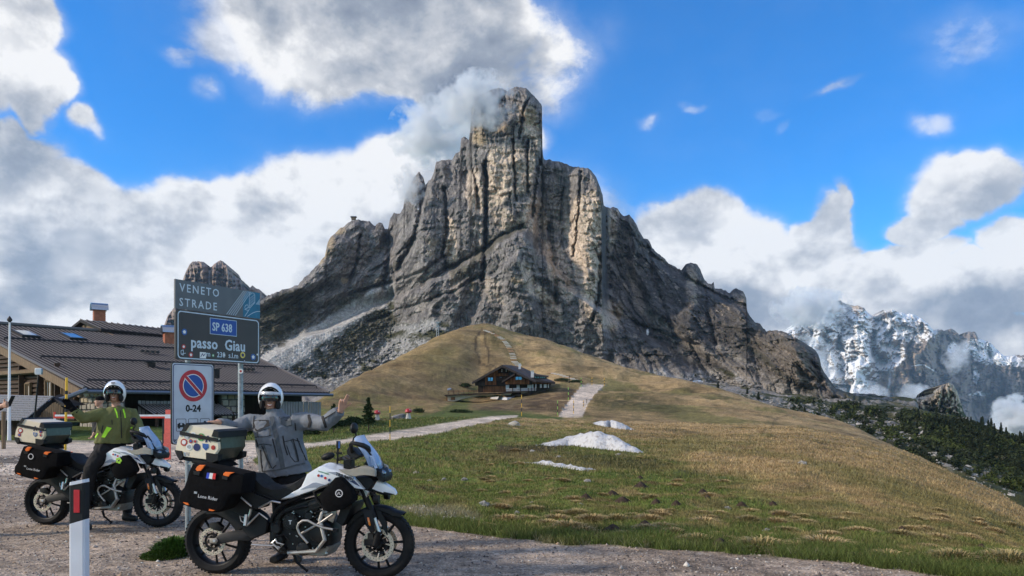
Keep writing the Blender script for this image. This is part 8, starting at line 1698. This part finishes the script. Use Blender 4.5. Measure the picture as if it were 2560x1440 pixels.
# dwarf pine carpet: one mass
cs = []; szs = []
while len(cs) < 17000:
    px = rnd.uniform(1950,2600); lo = np.interp(px, [1950,2100,2260,2400,2480,2600], [1002,1008,1030,1052,1078,1118]); py = rnd.uniform(lo, lo+130)
    d_ = fbm(px/34, py/16, 30, o=3)+np.interp(px, [1950,2200,2350,2560], [-.2,-.02,.18,.3])-(py-lo)/420
    if d_ < -.06: continue
    p = gp(px, py, True)
    if p is None: continue
    cs.append((p.x, p.y, p.z+rnd.random()*.006*p.y)); szs.append(p.y*.0045)
cs = np.array(cs); V, Fc, C_ = leaf_cloud(cs, np.array(szs), np.array((.030,.042,.018))); br_ = np.repeat(sstep(-.1,.3,fbm(cs[:,0]/14, cs[:,1]/14, 3, o=3)), 3)[:,None]; C_ = C_*(.75+br_*np.array((.8,.7,.1))); tag(soup('dwarf_pines', V, Fc, C_, M_LEAF), kind='stuff')
# ================================================================ AIR AND LOW CLOUD
def volume(name, c, d, dens, color, rot=0, noise=None, aniso=.2, sub=3):
    m = MB()
    if noise is None: m.box(c, d)
    me = None
    if noise is not None:
        bm = bmesh.new(); bmesh.ops.create_icosphere(bm, subdivisions=sub, radius=1); me = bpy.data.meshes.new(name); bm.to_mesh(me); bm.free(); o = link(name, me); o.location = c; o.scale = (d[0]/2, d[1]/2, d[2]/2); o.rotation_euler = (0, rot, 0)
    else: o = link(name, m.mesh(name))
    mt = bpy.data.materials.new(name+' air'); mt.use_nodes = True; nt = mt.node_tree; nt.nodes.clear(); out = nt.nodes.new('ShaderNodeOutputMaterial'); pv = nt.nodes.new('ShaderNodeVolumePrincipled'); pv.inputs['Color'].default_value = (*color, 1); pv.inputs['Density'].default_value = dens; pv.inputs['Anisotropy'].default_value = aniso; nt.links.new(pv.outputs[0], out.inputs['Volume'])
    if noise is not None:
        tc = nt.nodes.new('ShaderNodeTexCoord'); ln = nt.nodes.new('ShaderNodeVectorMath'); ln.operation = 'LENGTH'; nt.links.new(tc.outputs['Object'], ln.inputs[0]); g = nt.nodes.new('ShaderNodeNewGeometry'); mp = nt.nodes.new('ShaderNodeMapping'); nt.links.new(g.outputs['Position'], mp.inputs[0]); mp.inputs['Scale'].default_value = (noise,)*3
        nz = nt.nodes.new('ShaderNodeTexNoise'); nt.links.new(mp.outputs[0], nz.inputs['Vector']); nz.inputs['Scale'].default_value = 1; nz.inputs['Detail'].default_value = 5; nz.inputs['Roughness'].default_value = .65
        s = nt.nodes.new('ShaderNodeMath'); s.operation = 'MULTIPLY_ADD'; nt.links.new(nz.outputs['Fac'], s.inputs[0]); s.inputs[1].default_value = 3.4; s.inputs[2].default_value = -.85; q = nt.nodes.new('ShaderNodeMath'); q.operation = 'SUBTRACT'; nt.links.new(s.outputs[0], q.inputs[0]); nt.links.new(ln.outputs['Value'], q.inputs[1])
        mr = nt.nodes.new('ShaderNodeMapRange'); nt.links.new(q.outputs[0], mr.inputs[0]); mr.inputs[1].default_value = .0; mr.inputs[2].default_value = .55; mr.inputs[4].default_value = dens; nt.links.new(mr.outputs[0], pv.inputs['Density'])
    me2 = o.data; me2.materials.clear(); me2.materials.append(mt); return o
def puff(label, px, py, Y, w, h, dep, dens, noise, rot=0):
    s = Y/F; o = volume('cloud', P(px, py, Y), (w*s, dep*s, h*s), dens/(dep*s), (.93,.94,.96), rot, noise/(w*s)); tag(o, kind='stuff'); return o
puff('', 1200, 250, 548, 200, 170, 70, 4.6, 5); puff('', 1180, 262, 690, 210, 170, 120, 6.0, 5); puff('', 1090, 330, 760, 260, 200, 120, 6.0, 5); puff('', 1022, 466, 560, 90, 120, 40, 3, 4)
puff('', 2545, 1055, 1500, 170, 150, 110, 16, 5); puff('', 2290, 985, 2600, 110, 60, 80, 3.5, 4); puff('', 2180, 985, 2700, 90, 60, 80, 3.0, 4); puff('', 2030, 770, 3000, 220, 120, 120, 8, 6); puff('', 2395, 890, 3000, 70, 110, 60, 2.5, 4, R(35)); puff('', 2040, 900, 3000, 90, 170, 80, 3.0, 4, R(-30))
hz = volume('haze', (0, 2900, 780), (9000, 9000, 1700), 4.5e-5, (.50,.72,1.0), aniso=.0); tag(hz, kind='stuff')
hz.data.materials[0].volume_intersection_method if False else None
